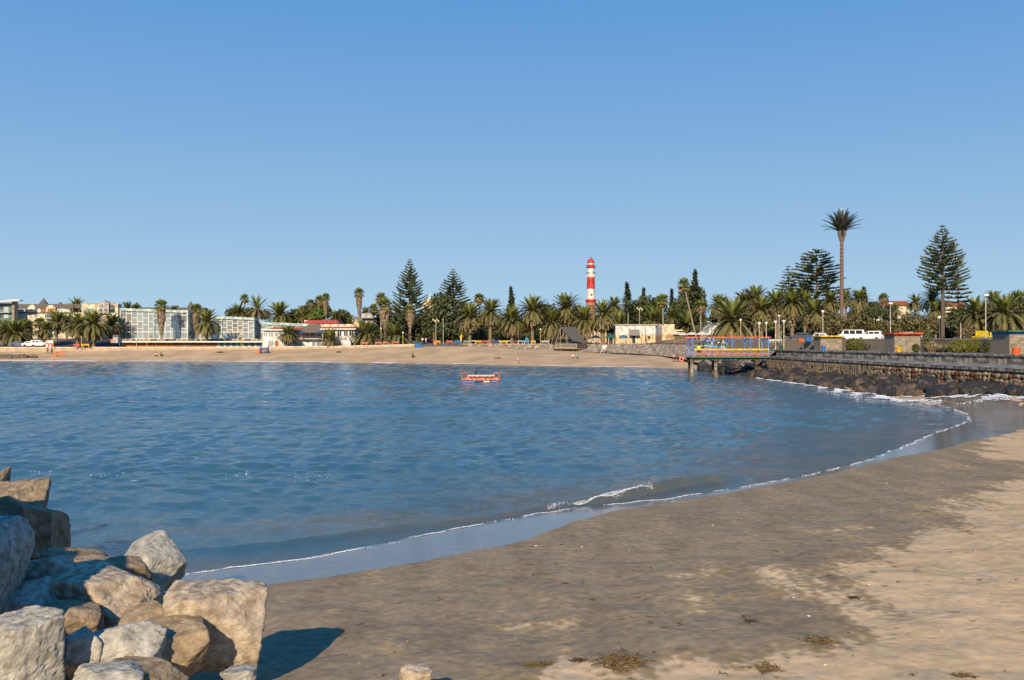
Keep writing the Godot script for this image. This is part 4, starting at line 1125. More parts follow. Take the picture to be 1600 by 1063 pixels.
func terrace():
	var D := 252.0
	var lv := 4.05
	var o := house("cafe_building", "flat roofed cream building with a grey awning over its door", 998, D)
	var up: Material = M["white_wall"]; var lo := mat("yellow_render", Color(0.68, 0.52, 0.30), 0.85, "soft", 4.0)
	face("upper_wall", up, o, 962, 508.5, 1024, 524, D, 10.0); face("lower_wall", lo, o, 962, 524, 1024, 538, D + 0.06, 10.0)
	var A := P(1024, 508.5, D) - o.global_position; var B := P(1024, 538, D) - o.global_position; var C := P(1024, 524, D) - o.global_position
	var off := Vector3(2.4, 0, -5.0)
	for q in [[A, C, up, "upper_side_wall"], [C, B, mat("orange_render", Color(0.56, 0.34, 0.19), 0.85, "soft", 4.0), "lower_side_wall"]]:
		var m := MB.new()
		m.quad(q[1], q[1] + off, q[0] + off, q[0])
		put(m, q[3], q[2], o)
	face("roof_edge", mat("roof_grey", Color(0.36, 0.32, 0.27), 0.9), o, 960, 506.8, 1027, 508.4, D - 0.3, 10.5)
	var aw := MB.new()
	var e := P(982, 515, D) - o.global_position; var f := P(999, 523.4, D) - o.global_position
	aw.quad(Vector3(e.x, f.y, e.z + 1.3), Vector3(f.x, f.y, e.z + 1.3), Vector3(f.x, e.y, e.z + 0.05), Vector3(e.x, e.y, e.z + 0.05))
	aw.quad(Vector3(e.x, f.y - 0.2, e.z + 1.3), Vector3(f.x, f.y - 0.2, e.z + 1.3), Vector3(f.x, f.y, e.z + 1.3), Vector3(e.x, f.y, e.z + 1.3))
	put(aw, "awning", mat("awning_grey", Color(0.30, 0.27, 0.25), 0.9, "fine", 0.6), o)
	face("door", M["dark_glass"], o, 988, 524.3, 993, 536.6, D + 0.02, 0.03)
	face("door_post", M["white_frame"], o, 993.2, 523.6, 994.2, 536.8, D - 0.04, 0.1)
	window(o, 1012.5, 525.5, 1016, 529.5, D + 0.02, M["wood_door"], M["dark_glass"], 0)
	for q in [[967, 970.5], [974, 978]]: window(o, q[0], 523.5, q[1], 530, D + 0.02, M["white_frame"], M["dark_glass"], 1)
	face("wall_lamp_post", mat("lamp_grey", Color(0.35, 0.35, 0.34), 0.6), o, 1020.2, 515, 1020.9, 537, D - 0.3, 0.1)
	o = house("stepped_building", "cream stepped building with a stair beside the flat roofed cafe", 1046, 262)
	for k in 6: face("step", M["cream_wall"], o, 1034 + k * 4.2, 509.5 + k * 1.9, 1041 + k * 4.2, 538, 258 + k * 0.35, 4.0)
	face("rear_wall", M["cream_wall"], o, 1030, 507, 1054, 530, 263, 6.0)
	face("canopy", mat("yellow_canopy", Color(0.66, 0.58, 0.34), 0.8), o, 1053, 515.5, 1067, 517, 255, 3.0)
	# dark pointed cafe roof
	o = thing("pavilion", "open cafe pavilion with a dark pointed roof beside the palms", "pavilion", P(950, 537.5, 258) * Vector3(1, 0, 1) + Vector3(0, lv, 0))
	var s := 258.0 / F
	var r := MB.new()
	r.x = Transform3D(Basis(Vector3.UP, PI / 8.0), Vector3.ZERO)
	var yb := EYE - (520.5 - 531.5) * s - lv
	r.lathe(Vector3.ZERO, [Vector2(13.5 * s, yb), Vector2(7.0 * s, yb + 6.0 * s), Vector2(4.0 * s, yb + 8.5 * s), Vector2(1.2 * s, yb + 13.0 * s), Vector2(0.05, yb + 16.5 * s)], 8)
	put(r, "roof", mat("dark_blue_roof", Color(0.035, 0.05, 0.06), 0.7, "soft", 2.0), o)
	for k in 8:
		var a := TAU * k / 8.0
		var b := MB.new()
		b.bar(Vector3(cos(a) * 11.5 * s, 0, sin(a) * 11.5 * s), Vector3(cos(a) * 11.5 * s, yb, sin(a) * 11.5 * s), 0.08, 6)
		put(b, "post", M["white_frame"], o)
	var green := mat("parasol_green", Color(0.02, 0.09, 0.085), 0.8); var blk := mat("parasol_black", Color(0.02, 0.025, 0.03), 0.8); var cr := mat("parasol_cream", Color(0.56, 0.50, 0.42), 0.8); var tq := mat("parasol_turquoise", Color(0.03, 0.30, 0.36), 0.8)
	for q in [[931, 523.5, 527.5, 246, 8.5, blk, "black parasol between the lookout and the pavilion"], [954, 521.5, 527, 245, 8, green, "green parasol in front of the pointed pavilion"], [974.5, 523, 527.6, 246, 7.5, mat("parasol_bluegreen", Color(0.05, 0.12, 0.15), 0.8), "blue green parasol before the cream building"], [823.5, 527.5, 530.5, 254, 3.6, tq, "turquoise parasol above the pale blue bench"]]:
		parasol(q[0], q[1], q[2], q[3], q[4], q[5], q[6], "cafe parasols", lv)
	for q in [[1054, 517.5, 521.5], [1066, 519, 522.5], [1081, 518.8, 522], [1097, 518, 522], [1108, 519.5, 522.5]]:
		parasol(q[0], q[1], q[2], 228, 9.5, cr, "cream parasol on the fenced terrace, %s counting from the stepped building" % ["first", "second", "third", "fourth", "fifth"][[1054, 1066, 1081, 1097, 1108].find(q[0])], "cream terrace parasols", 4.15)
	for q in [928, 935, 950, 957, 972, 979]:
		cafe_table(q, 244.5, lv, mat("table_brown", Color(0.2, 0.12, 0.06), 0.7), "small round cafe table under the %s parasol, %s side" % ["black" if q < 940 else ("green" if q < 960 else "blue green"), "lookout" if q in [928, 950, 972] else "terrace"], "cafe tables")
	for q in [1050, 1058, 1069, 1084, 1100]:
		cafe_table(q, 227, 4.15, M["table_brown"], "small round cafe table on the fenced terrace, %s from the stepped building" % ["first", "second", "third", "fourth", "fifth"][[1050, 1058, 1069, 1084, 1100].find(q)], "cafe tables")
	var fe := thing("terrace_fence", "brown wooden fence along the terrace with the cream parasols", "fence", P(1062, 536, 224) * Vector3(1, 0, 1) + Vector3(0, 4.1, 0))
	for k in 21: face("fence_post", mat("fence_wood", Color(0.26, 0.16, 0.09), 0.85), fe, 1040 + k * 2.2, 526, 1040.7 + k * 2.2, 536, 224, 0.1)
	for y in [526.5, 531.0]: face("fence_rail", M["fence_wood"], fe, 1039.5, y, 1085, y + 0.9, 223.9, 0.06)
	face("fence_banner", mat("orange_banner", Color(0.55, 0.16, 0.05), 0.8), fe, 1041, 523, 1052, 526, 223.7, 0.05)
	parasol(1009, 515, 533, 247, 1.3, mat("parasol_folded", Color(0.14, 0.10, 0.08), 0.9), "folded brown parasol standing against the cream building", "cafe parasols", lv)
func lookout():
	var D := 236.0
	var lv := EYE - (545.5 - 531.5) * D / F
	var o := thing("lookout_deck", "wooden lookout deck on stilts with a steep grey shade roof over the beach", "deck", P(893, 551, D))
	var wood := mat("deck_wood", Color(0.23, 0.17, 0.11), 0.85, "fine", 1.0); var pale := mat("deck_pale", Color(0.46, 0.37, 0.26), 0.85, "fine", 1.0); var dk := mat("deck_dark", Color(0.06, 0.05, 0.045), 0.85, "fine", 1.0)
	for k in 8: face("deck_plank", wood, o, 866.5 + k * 6.5, 544.6, 872.8 + k * 6.5, 546, D, 6.0)
	face("front_rail", pale, o, 867, 537.2, 901, 538.2, D - 0.02, 0.12); face("front_rail", pale, o, 867, 542.8, 901, 544.4, D - 0.02, 0.12)
	face("front_panel", mat("panel_grey", Color(0.20, 0.185, 0.17), 0.8, "fine", 1.0), o, 869, 538.3, 899.4, 542.7, D + 0.02, 0.06)
	for x in [867.3, 876.0, 900.2]: face("rail_post", pale, o, x, 537.1, x + 1.3, 544.6, D - 0.05, 0.18)
	for k in 5: face("dark_plank", dk, o, 901.6, 537 + k * 1.6, 918, 538.5 + k * 1.6, D + 0.3, 0.1)
	for x in [868.5, 876, 895.5, 903, 911.5, 917]:
		face("leg", wood, o, x, 546.1, x + 1.0, 553, D + 0.4, 0.2); face("leg", wood, o, x, 546.1, x + 1.0, 553, D + 5.5, 0.2)
	face("rear_wall", dk, o, 870, 538, 916, 545, D + 5.6, 0.15)
	var at := func(px: float, py: float, d: float) -> Vector3: return P(px, py, d) - o.global_position
	var sheet := func(a: Vector3, b: Vector3, c: Vector3, d: Vector3, called: String):
		var m := MB.new()
		var n := (c - a).cross(d - b).normalized() * 0.08
		m.quad(a, b, c, d); m.quad(b - n, a - n, d - n, c - n); m.quad(a, a - n, b - n, b); m.quad(c, c - n, d - n, d); m.quad(b, b - n, c - n, c); m.quad(d, d - n, a - n, a)
		put(m, called, mat("shade_cloth", Color(0.17, 0.155, 0.14), 0.9, "fine", 1.0), o)
	sheet.call(at.call(896, 533, D - 0.6), at.call(917, 537, D + 3.4), at.call(899, 511, D + 5.0), at.call(875.5, 511.2, D + 0.6), "roof_sheet")
	sheet.call(at.call(868, 536, D + 5.6), at.call(862, 535, D + 9.0), at.call(875.5, 511.2, D + 0.6), at.call(899, 511, D + 5.0), "roof_sheet")
	var tr := MB.new()
	for q in [[875.6, 511.5, 875.6, 552, 0.6], [875.8, 512, 868, 537, 0.6], [871.5, 528.6, 893, 528.6, 0.6], [880, 517, 880, 528.6, 0.62], [885, 521.5, 885, 528.6, 0.62], [875.6, 528, 884, 520, 0.64]]:
		tr.bar(at.call(q[0], q[1], D + q[4]), at.call(q[2], q[3], D + q[4]), 0.07, 5)
	put(tr, "truss", pale, o)
	sign_board(950, 0)
func sign_board(_px: float, _k: int):
	var o := thing("beach_sign", "white folding sign board standing on the stone revetment", "sign", P(944, 551, 226))
	var w := mat("sign_white", Color(0.7, 0.66, 0.62), 0.7, "soft", 1.0)
	poly("panel", w, o, [[940.5, 546], [946, 546], [949, 539.5], [941, 539.5]], 226, 0.05)
	for q in [[941, 546, 938.5, 552], [946, 546, 943.5, 552]]:
		var b := MB.new(); b.bar(P(q[0], q[1], 226) - o.global_position, P(q[2], q[3], 225.6) - o.global_position, 0.05, 4)
		put(b, "leg", w, o)
func kiosk(label: String, x0: float, x1: float, y0: float, y1: float, d: float, deep_: float, c1: Color, c2: Color):
	var o := thing("kiosk", label, "kiosk", Vector3(((x0 + x1) * 0.5 - 800.0) * d / F, WALK, -d))
	var id := "kiosk%d" % int(x0)
	var ins := (x1 - x0) * 0.06
	var b := P(x1 - ins, 0, d).x - o.position.x
	var a := P(x0 + ins, 0, d).x - o.position.x
	var yt := EYE - (y0 - 531.5) * d / F - WALK
	part("stone_wall", mat("kiosk_stone", Color(0.34, 0.285, 0.215), 0.95, "fine", 1.4, "rough", 1.0), o, Vector3(a, -0.05, 0), Vector3(b, yt - 0.42, -deep_))
	part("painted_band", mat(id + "b", c2, 0.7, "soft", 2.0), o, Vector3(a - 0.04, yt - 0.44, 0.04), Vector3(b + 0.04, yt - 0.2, -deep_ - 0.04))
	part("roof_slab", mat(id + "a", c1, 0.6, "soft", 2.0), o, Vector3(P(x0, 0, d).x - o.position.x, yt - 0.2, 0.45), Vector3(P(x1, 0, d).x - o.position.x, yt, -deep_ - 0.4))
	# coursed stones standing a little proud of the wall
	var sm := [mat("kiosk_stone_a", Color(0.38, 0.32, 0.24), 0.95, "fine", 0.7), mat("kiosk_stone_b", Color(0.28, 0.235, 0.18), 0.95, "fine", 0.7), mat("kiosk_stone_c", Color(0.45, 0.38, 0.29), 0.95, "fine", 0.7)]
	var y := 0.05
	while y < yt - 0.75:
		var x := a + rng.randf_range(0.0, 0.25)
		while x < minf(b, a + 4.2) - 0.3:
			var w := minf(rng.randf_range(0.3, 0.6), b - x - 0.02)
			part("stone", sm[rng.randi() % 3], o, Vector3(x, y, 0.035), Vector3(x + w - 0.04, y + 0.24, -0.05))
			x += w
		y += 0.28

# ---------------------------------------------------------------- trees
var leaf: StandardMaterial3D
# one pinnate frond of a date palm, as thick as its two rows of leaflets, in a crown of reach 1
func frond(m: MB, az: float, rise: float, bend: float, len: float, c: Color, r: RandomNumberGenerator):
	var out := Vector3(cos(az), 0, sin(az)); var side := Vector3(-sin(az), 0, cos(az))
	var p := out * 0.05
	var seg := 6
	m.col = c.lerp(Color(0.16, 0.13, 0.06), 0.5)
	var pts := [p]; var rad := [0.016]
	for k in seg:
		var e := rise - bend * (k + 0.5) / seg
		p += (out * cos(e) + Vector3.UP * sin(e)) * len / seg
		pts.append(p); rad.append(0.014 * (1.0 - float(k + 1) / seg) + 0.003)
	m.tube(pts, rad, 3, false)
	for k in 22:
		var t := 0.12 + 0.88 * k / 21.0
		var f := t * seg
		var i := mini(int(f), seg - 1)
		var q: Vector3 = pts[i].lerp(pts[i + 1], f - i)
		var d: Vector3 = (pts[i + 1] - pts[i]).normalized()
		var up := side.cross(d).normalized()
		var l := len * 0.19 * sin(PI * (0.12 + 0.80 * t)) * r.randf_range(0.8, 1.15)
		for s in [-1.0, 1.0]:
			var tip: Vector3 = q + (d * 0.75 + side * s * 0.8 + up * 0.28).normalized() * l - Vector3.UP * l * 0.22
			m.col = c * r.randf_range(0.75, 1.25)
			var w := d * 0.028
			m.tri(q - w, q + w, tip) if s > 0.0 else m.tri(q + w, q - w, tip)
func date_crown(seed_: int, count: int, droop := 1.0, dull := 0.0) -> ArrayMesh:
	var r := RandomNumberGenerator.new()
	r.seed = seed_
	var m := MB.new()
	for k in count:
		var t := (k + 0.5) / count
		var az := k * 2.39996 + r.randf_range(-0.25, 0.25)
		var rise := deg_to_rad(lerpf(86.0, -58.0, pow(t, 0.85))) + r.randf_range(-0.12, 0.12)
		var bend := deg_to_rad(lerpf(30.0, 62.0, smoothstep(0.0, 0.5, t)) * (1.0 - 0.45 * smoothstep(0.55, 1.0, t))) * droop * r.randf_range(0.8, 1.2)
		var c := Color(0.15, 0.175, 0.035).lerp(Color(0.125, 0.125, 0.042), smoothstep(0.0, 0.35, t)).lerp(Color(0.205, 0.155, 0.08), smoothstep(0.45, 0.95, t))
		c = c.lerp(Color(0.035, 0.05, 0.025), dull) * r.randf_range(0.8, 1.2)
		frond(m, az, rise, bend, r.randf_range(0.92, 1.1) * lerpf(0.92, 1.05, sin(PI * t)), c, r)
	# the knob of old leaf bases
	m.col = Color(0.16, 0.11, 0.055)
	m.lathe(Vector3(0, -0.3, 0), [Vector2(0.06, 0.0), Vector2(0.13, 0.1), Vector2(0.12, 0.28), Vector2(0.0, 0.4)], 8)
	return m.mesh()
func fan_crown(seed_: int, count: int) -> ArrayMesh:   # Washingtonia: fans on stalks
	var r := RandomNumberGenerator.new()
	r.seed = seed_
	var m := MB.new()
	for k in count:
		var t := (k + 0.5) / count
		var az := k * 2.39996
		var rise := deg_to_rad(lerpf(84.0, -52.0, t)) + r.randf_range(-0.15, 0.15)
		var out := Vector3(cos(az), 0, sin(az)); var side := Vector3(-sin(az), 0, cos(az))
		var d := out * cos(rise) + Vector3.UP * sin(rise)
		var up := side.cross(d).normalized()
		var st := d * r.randf_range(0.42, 0.55)
		var c := Color(0.15, 0.185, 0.045).lerp(Color(0.22, 0.15, 0.05), smoothstep(0.62, 1.0, t)) * r.randf_range(0.75, 1.2)
		m.col = c
		m.tube([Vector3.ZERO, st], [0.022, 0.014], 3, false)
		for q in 15:
			var a := lerpf(-1.9, 1.9, q / 14.0) + r.randf_range(-0.06, 0.06)
			var e := (d * cos(a) + side * sin(a)).normalized()
			var l := r.randf_range(0.42, 0.55) * (0.75 + 0.25 * cos(a))
			var w := side * cos(a) * 0.045 - d * sin(a) * 0.045
			m.col = c * r.randf_range(0.8, 1.2)
			var tip := st + e * l - Vector3.UP * l * 0.22 + up * r.randf_range(-0.06, 0.06)
			m.tri(st - w * 0.4, st + e * l * 0.6 + w, tip); m.tri(st + w * 0.4, tip, st + e * l * 0.6 - w)
	return m.mesh()
func skirt_mesh(seed_: int) -> ArrayMesh:   # dead leaves hanging round the trunk; height 1 downwards, reach 1
	var r := RandomNumberGenerator.new()
	r.seed = seed_
	var m := MB.new()
	for k in 420:
		var t := pow(r.randf(), 0.9)
		var az := r.randf() * TAU
		var out := Vector3(cos(az), 0, sin(az)); var side := Vector3(-sin(az), 0, cos(az))
		var R := lerpf(0.55, 1.0, sin(PI * minf(1.0, 0.25 + t * 0.55))) * lerpf(1.0, 0.42, smoothstep(0.35, 1.0, t))
		var a := out * R * r.randf_range(0.75, 1.0) - Vector3.UP * t * 0.93
		var b := a + out * r.randf_range(-0.1, 0.16) - Vector3.UP * r.randf_range(0.07, 0.17)
		m.col = Color(0.30, 0.225, 0.14).lerp(Color(0.17, 0.125, 0.085), r.randf()) * r.randf_range(0.8, 1.15)
		var w := side * r.randf_range(0.08, 0.17)
		m.tri(a - w, b + w * 0.3, a + w)
	m.col = Color(0.14, 0.10, 0.065)
	m.lathe(Vector3(0, -1, 0), [Vector2(0.24, 0.0), Vector2(0.5, 0.45), Vector2(0.68, 0.75), Vector2(0.4, 1.0)], 9)
	return m.mesh()
func trunk_mesh(seed_: int, ringed: bool, bow := 0.0) -> ArrayMesh:   # height 1, radius 1 at the base
	var r := RandomNumberGenerator.new()
	r.seed = seed_
	var m := MB.new()
	var n := 22
	var pts := []; var rad := []
	for k in n + 1:
		var t := float(k) / n
		pts.append(Vector3(bow * sin(t * PI * 0.9), t, 0))
		rad.append((lerpf(1.18, 0.86, smoothstep(0.0, 0.2, t)) + (0.09 if k % 2 else -0.05) * (1.0 if ringed else 0.4)) * r.randf_range(0.96, 1.04))
	# long side of the tube is unit height, so its radius is scaled when it is placed
	for k in pts.size():
		pts[k] = Vector3(pts[k].x, pts[k].y, pts[k].z)
	m.tube(pts, rad, 9)
	return m.mesh()
func place_palm(px: float, top: float, hw: float, d: float, kind: String, v: int, label: String, group: String, foot := -99.0):
	# px: trunk, top: top of the crown, hw: half the crown's width, all in photograph pixels; d: distance
	var s := d / F
	var x := (px - 800.0) * s
	var g := ground_at(x, -d) if foot < -90.0 else foot
	var R := hw * s * (1.12 if kind.begins_with("fan") else (1.30 if px < 340.0 else 1.48))
	var fan := kind.begins_with("fan")
	var cy := EYE - (top - 531.5) * s - R * (0.92 if fan else 0.84)
	var o := thing("fan_palm" if fan else "date_palm", label, "palm tree", Vector3(x, g - 0.1, -d), 0.0, group)
	var h := cy - g + 0.1
	var tr := put(M_trunk[v % 3] if not fan else M_trunk[3 + (1 if kind == "fan_bow" else 0)], "trunk", mat("palm_trunk", Color(0.27, 0.205, 0.14), 0.95, "fine", 1.2) if not fan else mat("fan_trunk", Color(0.34, 0.285, 0.22), 0.95, "fine", 1.5), o)
	var rr := clampf(R * 0.115, 0.3, 0.5) if not fan else 0.24
	if kind == "fan_skirt" or kind == "fan_long": rr = 0.32
	tr.scale = Vector3(rr, h, rr)
	var cr := put(M_fan[v % 3] if fan else (M_dark if kind == "dark" else (M_wild if kind == "wild" else M_date[v % 4])), "crown", leaf, o)
	cr.position.y = h; cr.scale = Vector3.ONE * R * (1.0 if fan else 0.98)
	cr.rotation = Vector3(sin(px * 1.3) * 0.10, v * 1.7 + px, cos(px * 2.1) * 0.10)
	cr.scale.y *= 1.0 + 0.13 * sin(px * 0.71)
	if kind == "fan_bow":
		var bw := MB.new()
		var bp := []; var br := []
		for k in 13:
			bp.append(Vector3(-0.9 * (1.0 - cos(k / 12.0 * 1.5)) + 0.9 * (1.0 - cos(1.5)) * 0.0 + 2.6 - 2.6 * pow(k / 12.0, 0.7), h * k / 12.0, 0)); br.append(lerpf(0.27, 0.15, k / 12.0))
		bw.tube(bp, br, 8)
		tr.mesh = bw.mesh(); tr.scale = Vector3.ONE
		cr.position.x = bp[12].x
	if kind == "fan_skirt" or kind == "fan_long" or kind == "fan_short":
		var sk := put(M_skirt[v % 2], "dead_leaves", leaf, o)
		sk.position.y = h + 0.1
		sk.scale = Vector3(R * 0.72, minf(h * 0.72, R * (2.6 if kind == "fan_skirt" else (3.4 if kind == "fan_long" else 1.0))), R * 0.72)
		if kind == "fan_long": sk.scale.x = R * 0.52; sk.scale.z = R * 0.52
	if kind == "skirt":
		var sk := put(M_skirt[v % 2], "dead_leaves", leaf, o)
		sk.position.y = h - 0.1 * R
		var sz := R * (0.5 + 0.22 * absf(sin(px)))
		sk.scale = Vector3(sz, R * (0.7 + 0.3 * absf(cos(px))), sz)
var M_trunk := []; var M_date := []; var M_fan := []; var M_skirt := []; var M_dark: ArrayMesh; var M_wild: ArrayMesh
# a conifer with whorls of level branches. prof: reach of the branches from the lowest to the top, as shares of reach
func araucaria(m: MB, wood: MB, h: float, first: float, reach: float, prof: Array, whorls: int, upturn: float, seed_: int, gap := 0.0, thick := 1.0):
	var r := RandomNumberGenerator.new()
	r.seed = seed_
	wood.tube([Vector3.ZERO, Vector3(0.05, h * 0.35, 0), Vector3(0, h * 0.75, 0.05), Vector3(0, h, 0)], [h * 0.019, h * 0.015, h * 0.008, 0.02], 8)
	for k in whorls:
		var t := (k + 0.5) / whorls
		var y := lerpf(first, h * 0.985, pow(t, 0.92))
		var f := t * (prof.size() - 1)
		var i := mini(int(f), prof.size() - 2)
		var L: float = reach * lerpf(prof[i], prof[i + 1], f - i)
		var nbr := 6 if t < 0.8 else 5
		for b in nbr:
			if r.randf() < gap: continue
			var az := TAU * (b + 0.5 * (k % 2)) / nbr + r.randf_range(-0.2, 0.2) + k * 0.37
			var out := Vector3(cos(az), 0, sin(az)); var side := Vector3(-sin(az), 0, cos(az))
			var l := L * r.randf_range(0.82, 1.1)
			var pts := []; var rad := []
			for q in 5:
				var u := q / 4.0
				pts.append(Vector3(0, y + r.randf_range(-0.08, 0.08), 0) + out * l * u + Vector3.UP * l * upturn * (u * u * 0.9 - 0.12 * sin(PI * u)))
				rad.append(lerpf(0.06, 0.015, u) * h / 22.0)
			wood.tube(pts, rad, 4, false)
			var cnt := maxi(5, int(l * 4.8))
			for q in cnt:
				var u := lerpf(0.16, 1.0, (q + r.randf()) / cnt)
				var fq := u * 4.0
				var iq := mini(int(fq), 3)
				var p: Vector3 = pts[iq].lerp(pts[iq + 1], fq - iq)
				var d: Vector3 = (pts[iq + 1] - pts[iq]).normalized()
				for s in [-1.0, 1.0]:
					var bl := minf(1.05, l * 0.34) * (1.15 - 0.75 * absf(u - 0.45)) * r.randf_range(0.7, 1.15)
					var e: Vector3 = (d * 0.8 + side * s * r.randf_range(0.5, 1.0) + Vector3.UP * r.randf_range(0.05, 0.4)).normalized()
					m.col = Color(0.085, 0.108, 0.055).lerp(Color(0.155, 0.168, 0.082), r.randf()) * r.randf_range(0.8, 1.2)
					m.tube([p, p + e * bl * 0.55, p + e * bl + Vector3.UP * bl * 0.12], [0.055 * thick, 0.085 * thick, 0.02], 4, false)
# leaves spread through lumps of a crown: each lump [centre, half sizes]
func leafy(m: MB, lumps: Array, per: int, size: float, a: Color, b: Color, seed_: int, upright := 0.0):
	var r := RandomNumberGenerator.new()
	r.seed = seed_
	for l in lumps:
		var cnt := int(per * (0.5 + 0.5 * (l[1].x * l[1].y) / (lumps[0][1].x * lumps[0][1].y)))
		for k in cnt:
			var d := Vector3(r.randfn(), r.randfn(), r.randfn()).normalized()
			var q: Vector3 = l[0] + d * l[1] * pow(r.randf(), 0.33) * r.randf_range(0.86, 1.1)
			var n := (d + 0.9 * Vector3(r.randfn(), r.randfn(), r.randfn())).normalized()
			var u := n.cross(Vector3.UP if r.randf() > upright else Vector3.RIGHT).normalized()
			var w := n.cross(u)
			if upright > 0.0: w = (w + Vector3.UP * upright * 2.0).normalized()
			var s := size * r.randf_range(0.6, 1.3)
			m.col = a.lerp(b, r.randf()) * r.randf_range(0.8, 1.15)
			m.quad(q - u * s * 0.4, q + w * s * 0.1 - u * s * 0.1 - w * s * 0.5, q + u * s * 0.4, q + w * s * (0.6 + upright))
func tree_mats():
	leaf = StandardMaterial3D.new()
	leaf.vertex_color_use_as_albedo = true
	leaf.roughness = 0.65; leaf.metallic_specular = 0.35
	leaf.backlight_enabled = true; leaf.backlight = Color(0.25, 0.25, 0.1)
	leaf.cull_mode = BaseMaterial3D.CULL_DISABLED
	for k in 3: M_trunk.append(trunk_mesh(500 + k, true))
	M_trunk.append(trunk_mesh(510, false)); M_trunk.append(trunk_mesh(511, false, 0.0))
	for k in 4: M_date.append(date_crown(520 + k, 118 + k * 8, 0.95 + 0.06 * k))
	for k in 3: M_fan.append(fan_crown(530 + k, 34))
	for k in 2: M_skirt.append(skirt_mesh(540 + k))
	M_dark = date_crown(550, 84, 1.15, 0.0)
	M_wild = date_crown(551, 46, 0.5, 0.0)
func conifer(px: float, top: float, d: float, label: String, first: float, hw: float, prof: Array, whorls: int, up: float, s: int, gap := 0.0, thick := 1.0, foot := -99.0):
	var k := d / F
	var x := (px - 800.0) * k
	var g := ground_at(x, -d) if foot < -90.0 else foot
	var h := EYE - (top - 531.5) * k - g
	var o := thing("araucaria", label, "tree", Vector3(x, g - 0.05, -d))
	var m := MB.new(); var w := MB.new()
	araucaria(m, w, h, first * h, hw * k, prof, whorls, up, s, gap, thick)
	put(w, "trunk", mat("bark", Color(0.17, 0.125, 0.09), 0.95, "fine", 1.0), o); put(m, "crown", leaf, o)
func bushy(called: String, label: String, cat: String, px: float, foot_y: float, d: float, lumps: Array, per: int, size: float, a: Color, b: Color, s: int, foot := -99.0, upright := 0.0, group := ""):
	# lumps: [px, py, half width, half height] in photograph pixels at the distance d
	var k := d / F
	var x := (px - 800.0) * k
	var g := ground_at(x, -d) if foot < -90.0 else foot
	var o := thing(called, label, cat, Vector3(x, g, -d), 0.0, group)
	var m := MB.new(); var w := MB.new()
	var list := []
	for l in lumps:
		var c := P(l[0], l[1], d) - o.position
		c.z = rng.randf_range(-0.3, 0.3) * l[2] * k
		list.append([c, Vector3(l[2] * k, l[3] * k, l[2] * k * 0.9)])
		var mid := Vector3(c.x * 0.5, c.y * 0.45, 0)
		w.tube([Vector3(0, -0.1, 0), mid, c], [0.05 + 0.011 * l[3] * k * 2.0, 0.05 + 0.008 * l[3] * k, 0.02], 6)
	leafy(m, list, per, size, a, b, s, upright)
	put(w, "trunk" if called.ends_with("tree") else "stem", mat("bark", Color(0.17, 0.125, 0.09), 0.95, "fine", 1.0), o); put(m, "crown" if called.ends_with("tree") else "foliage", leaf, o)
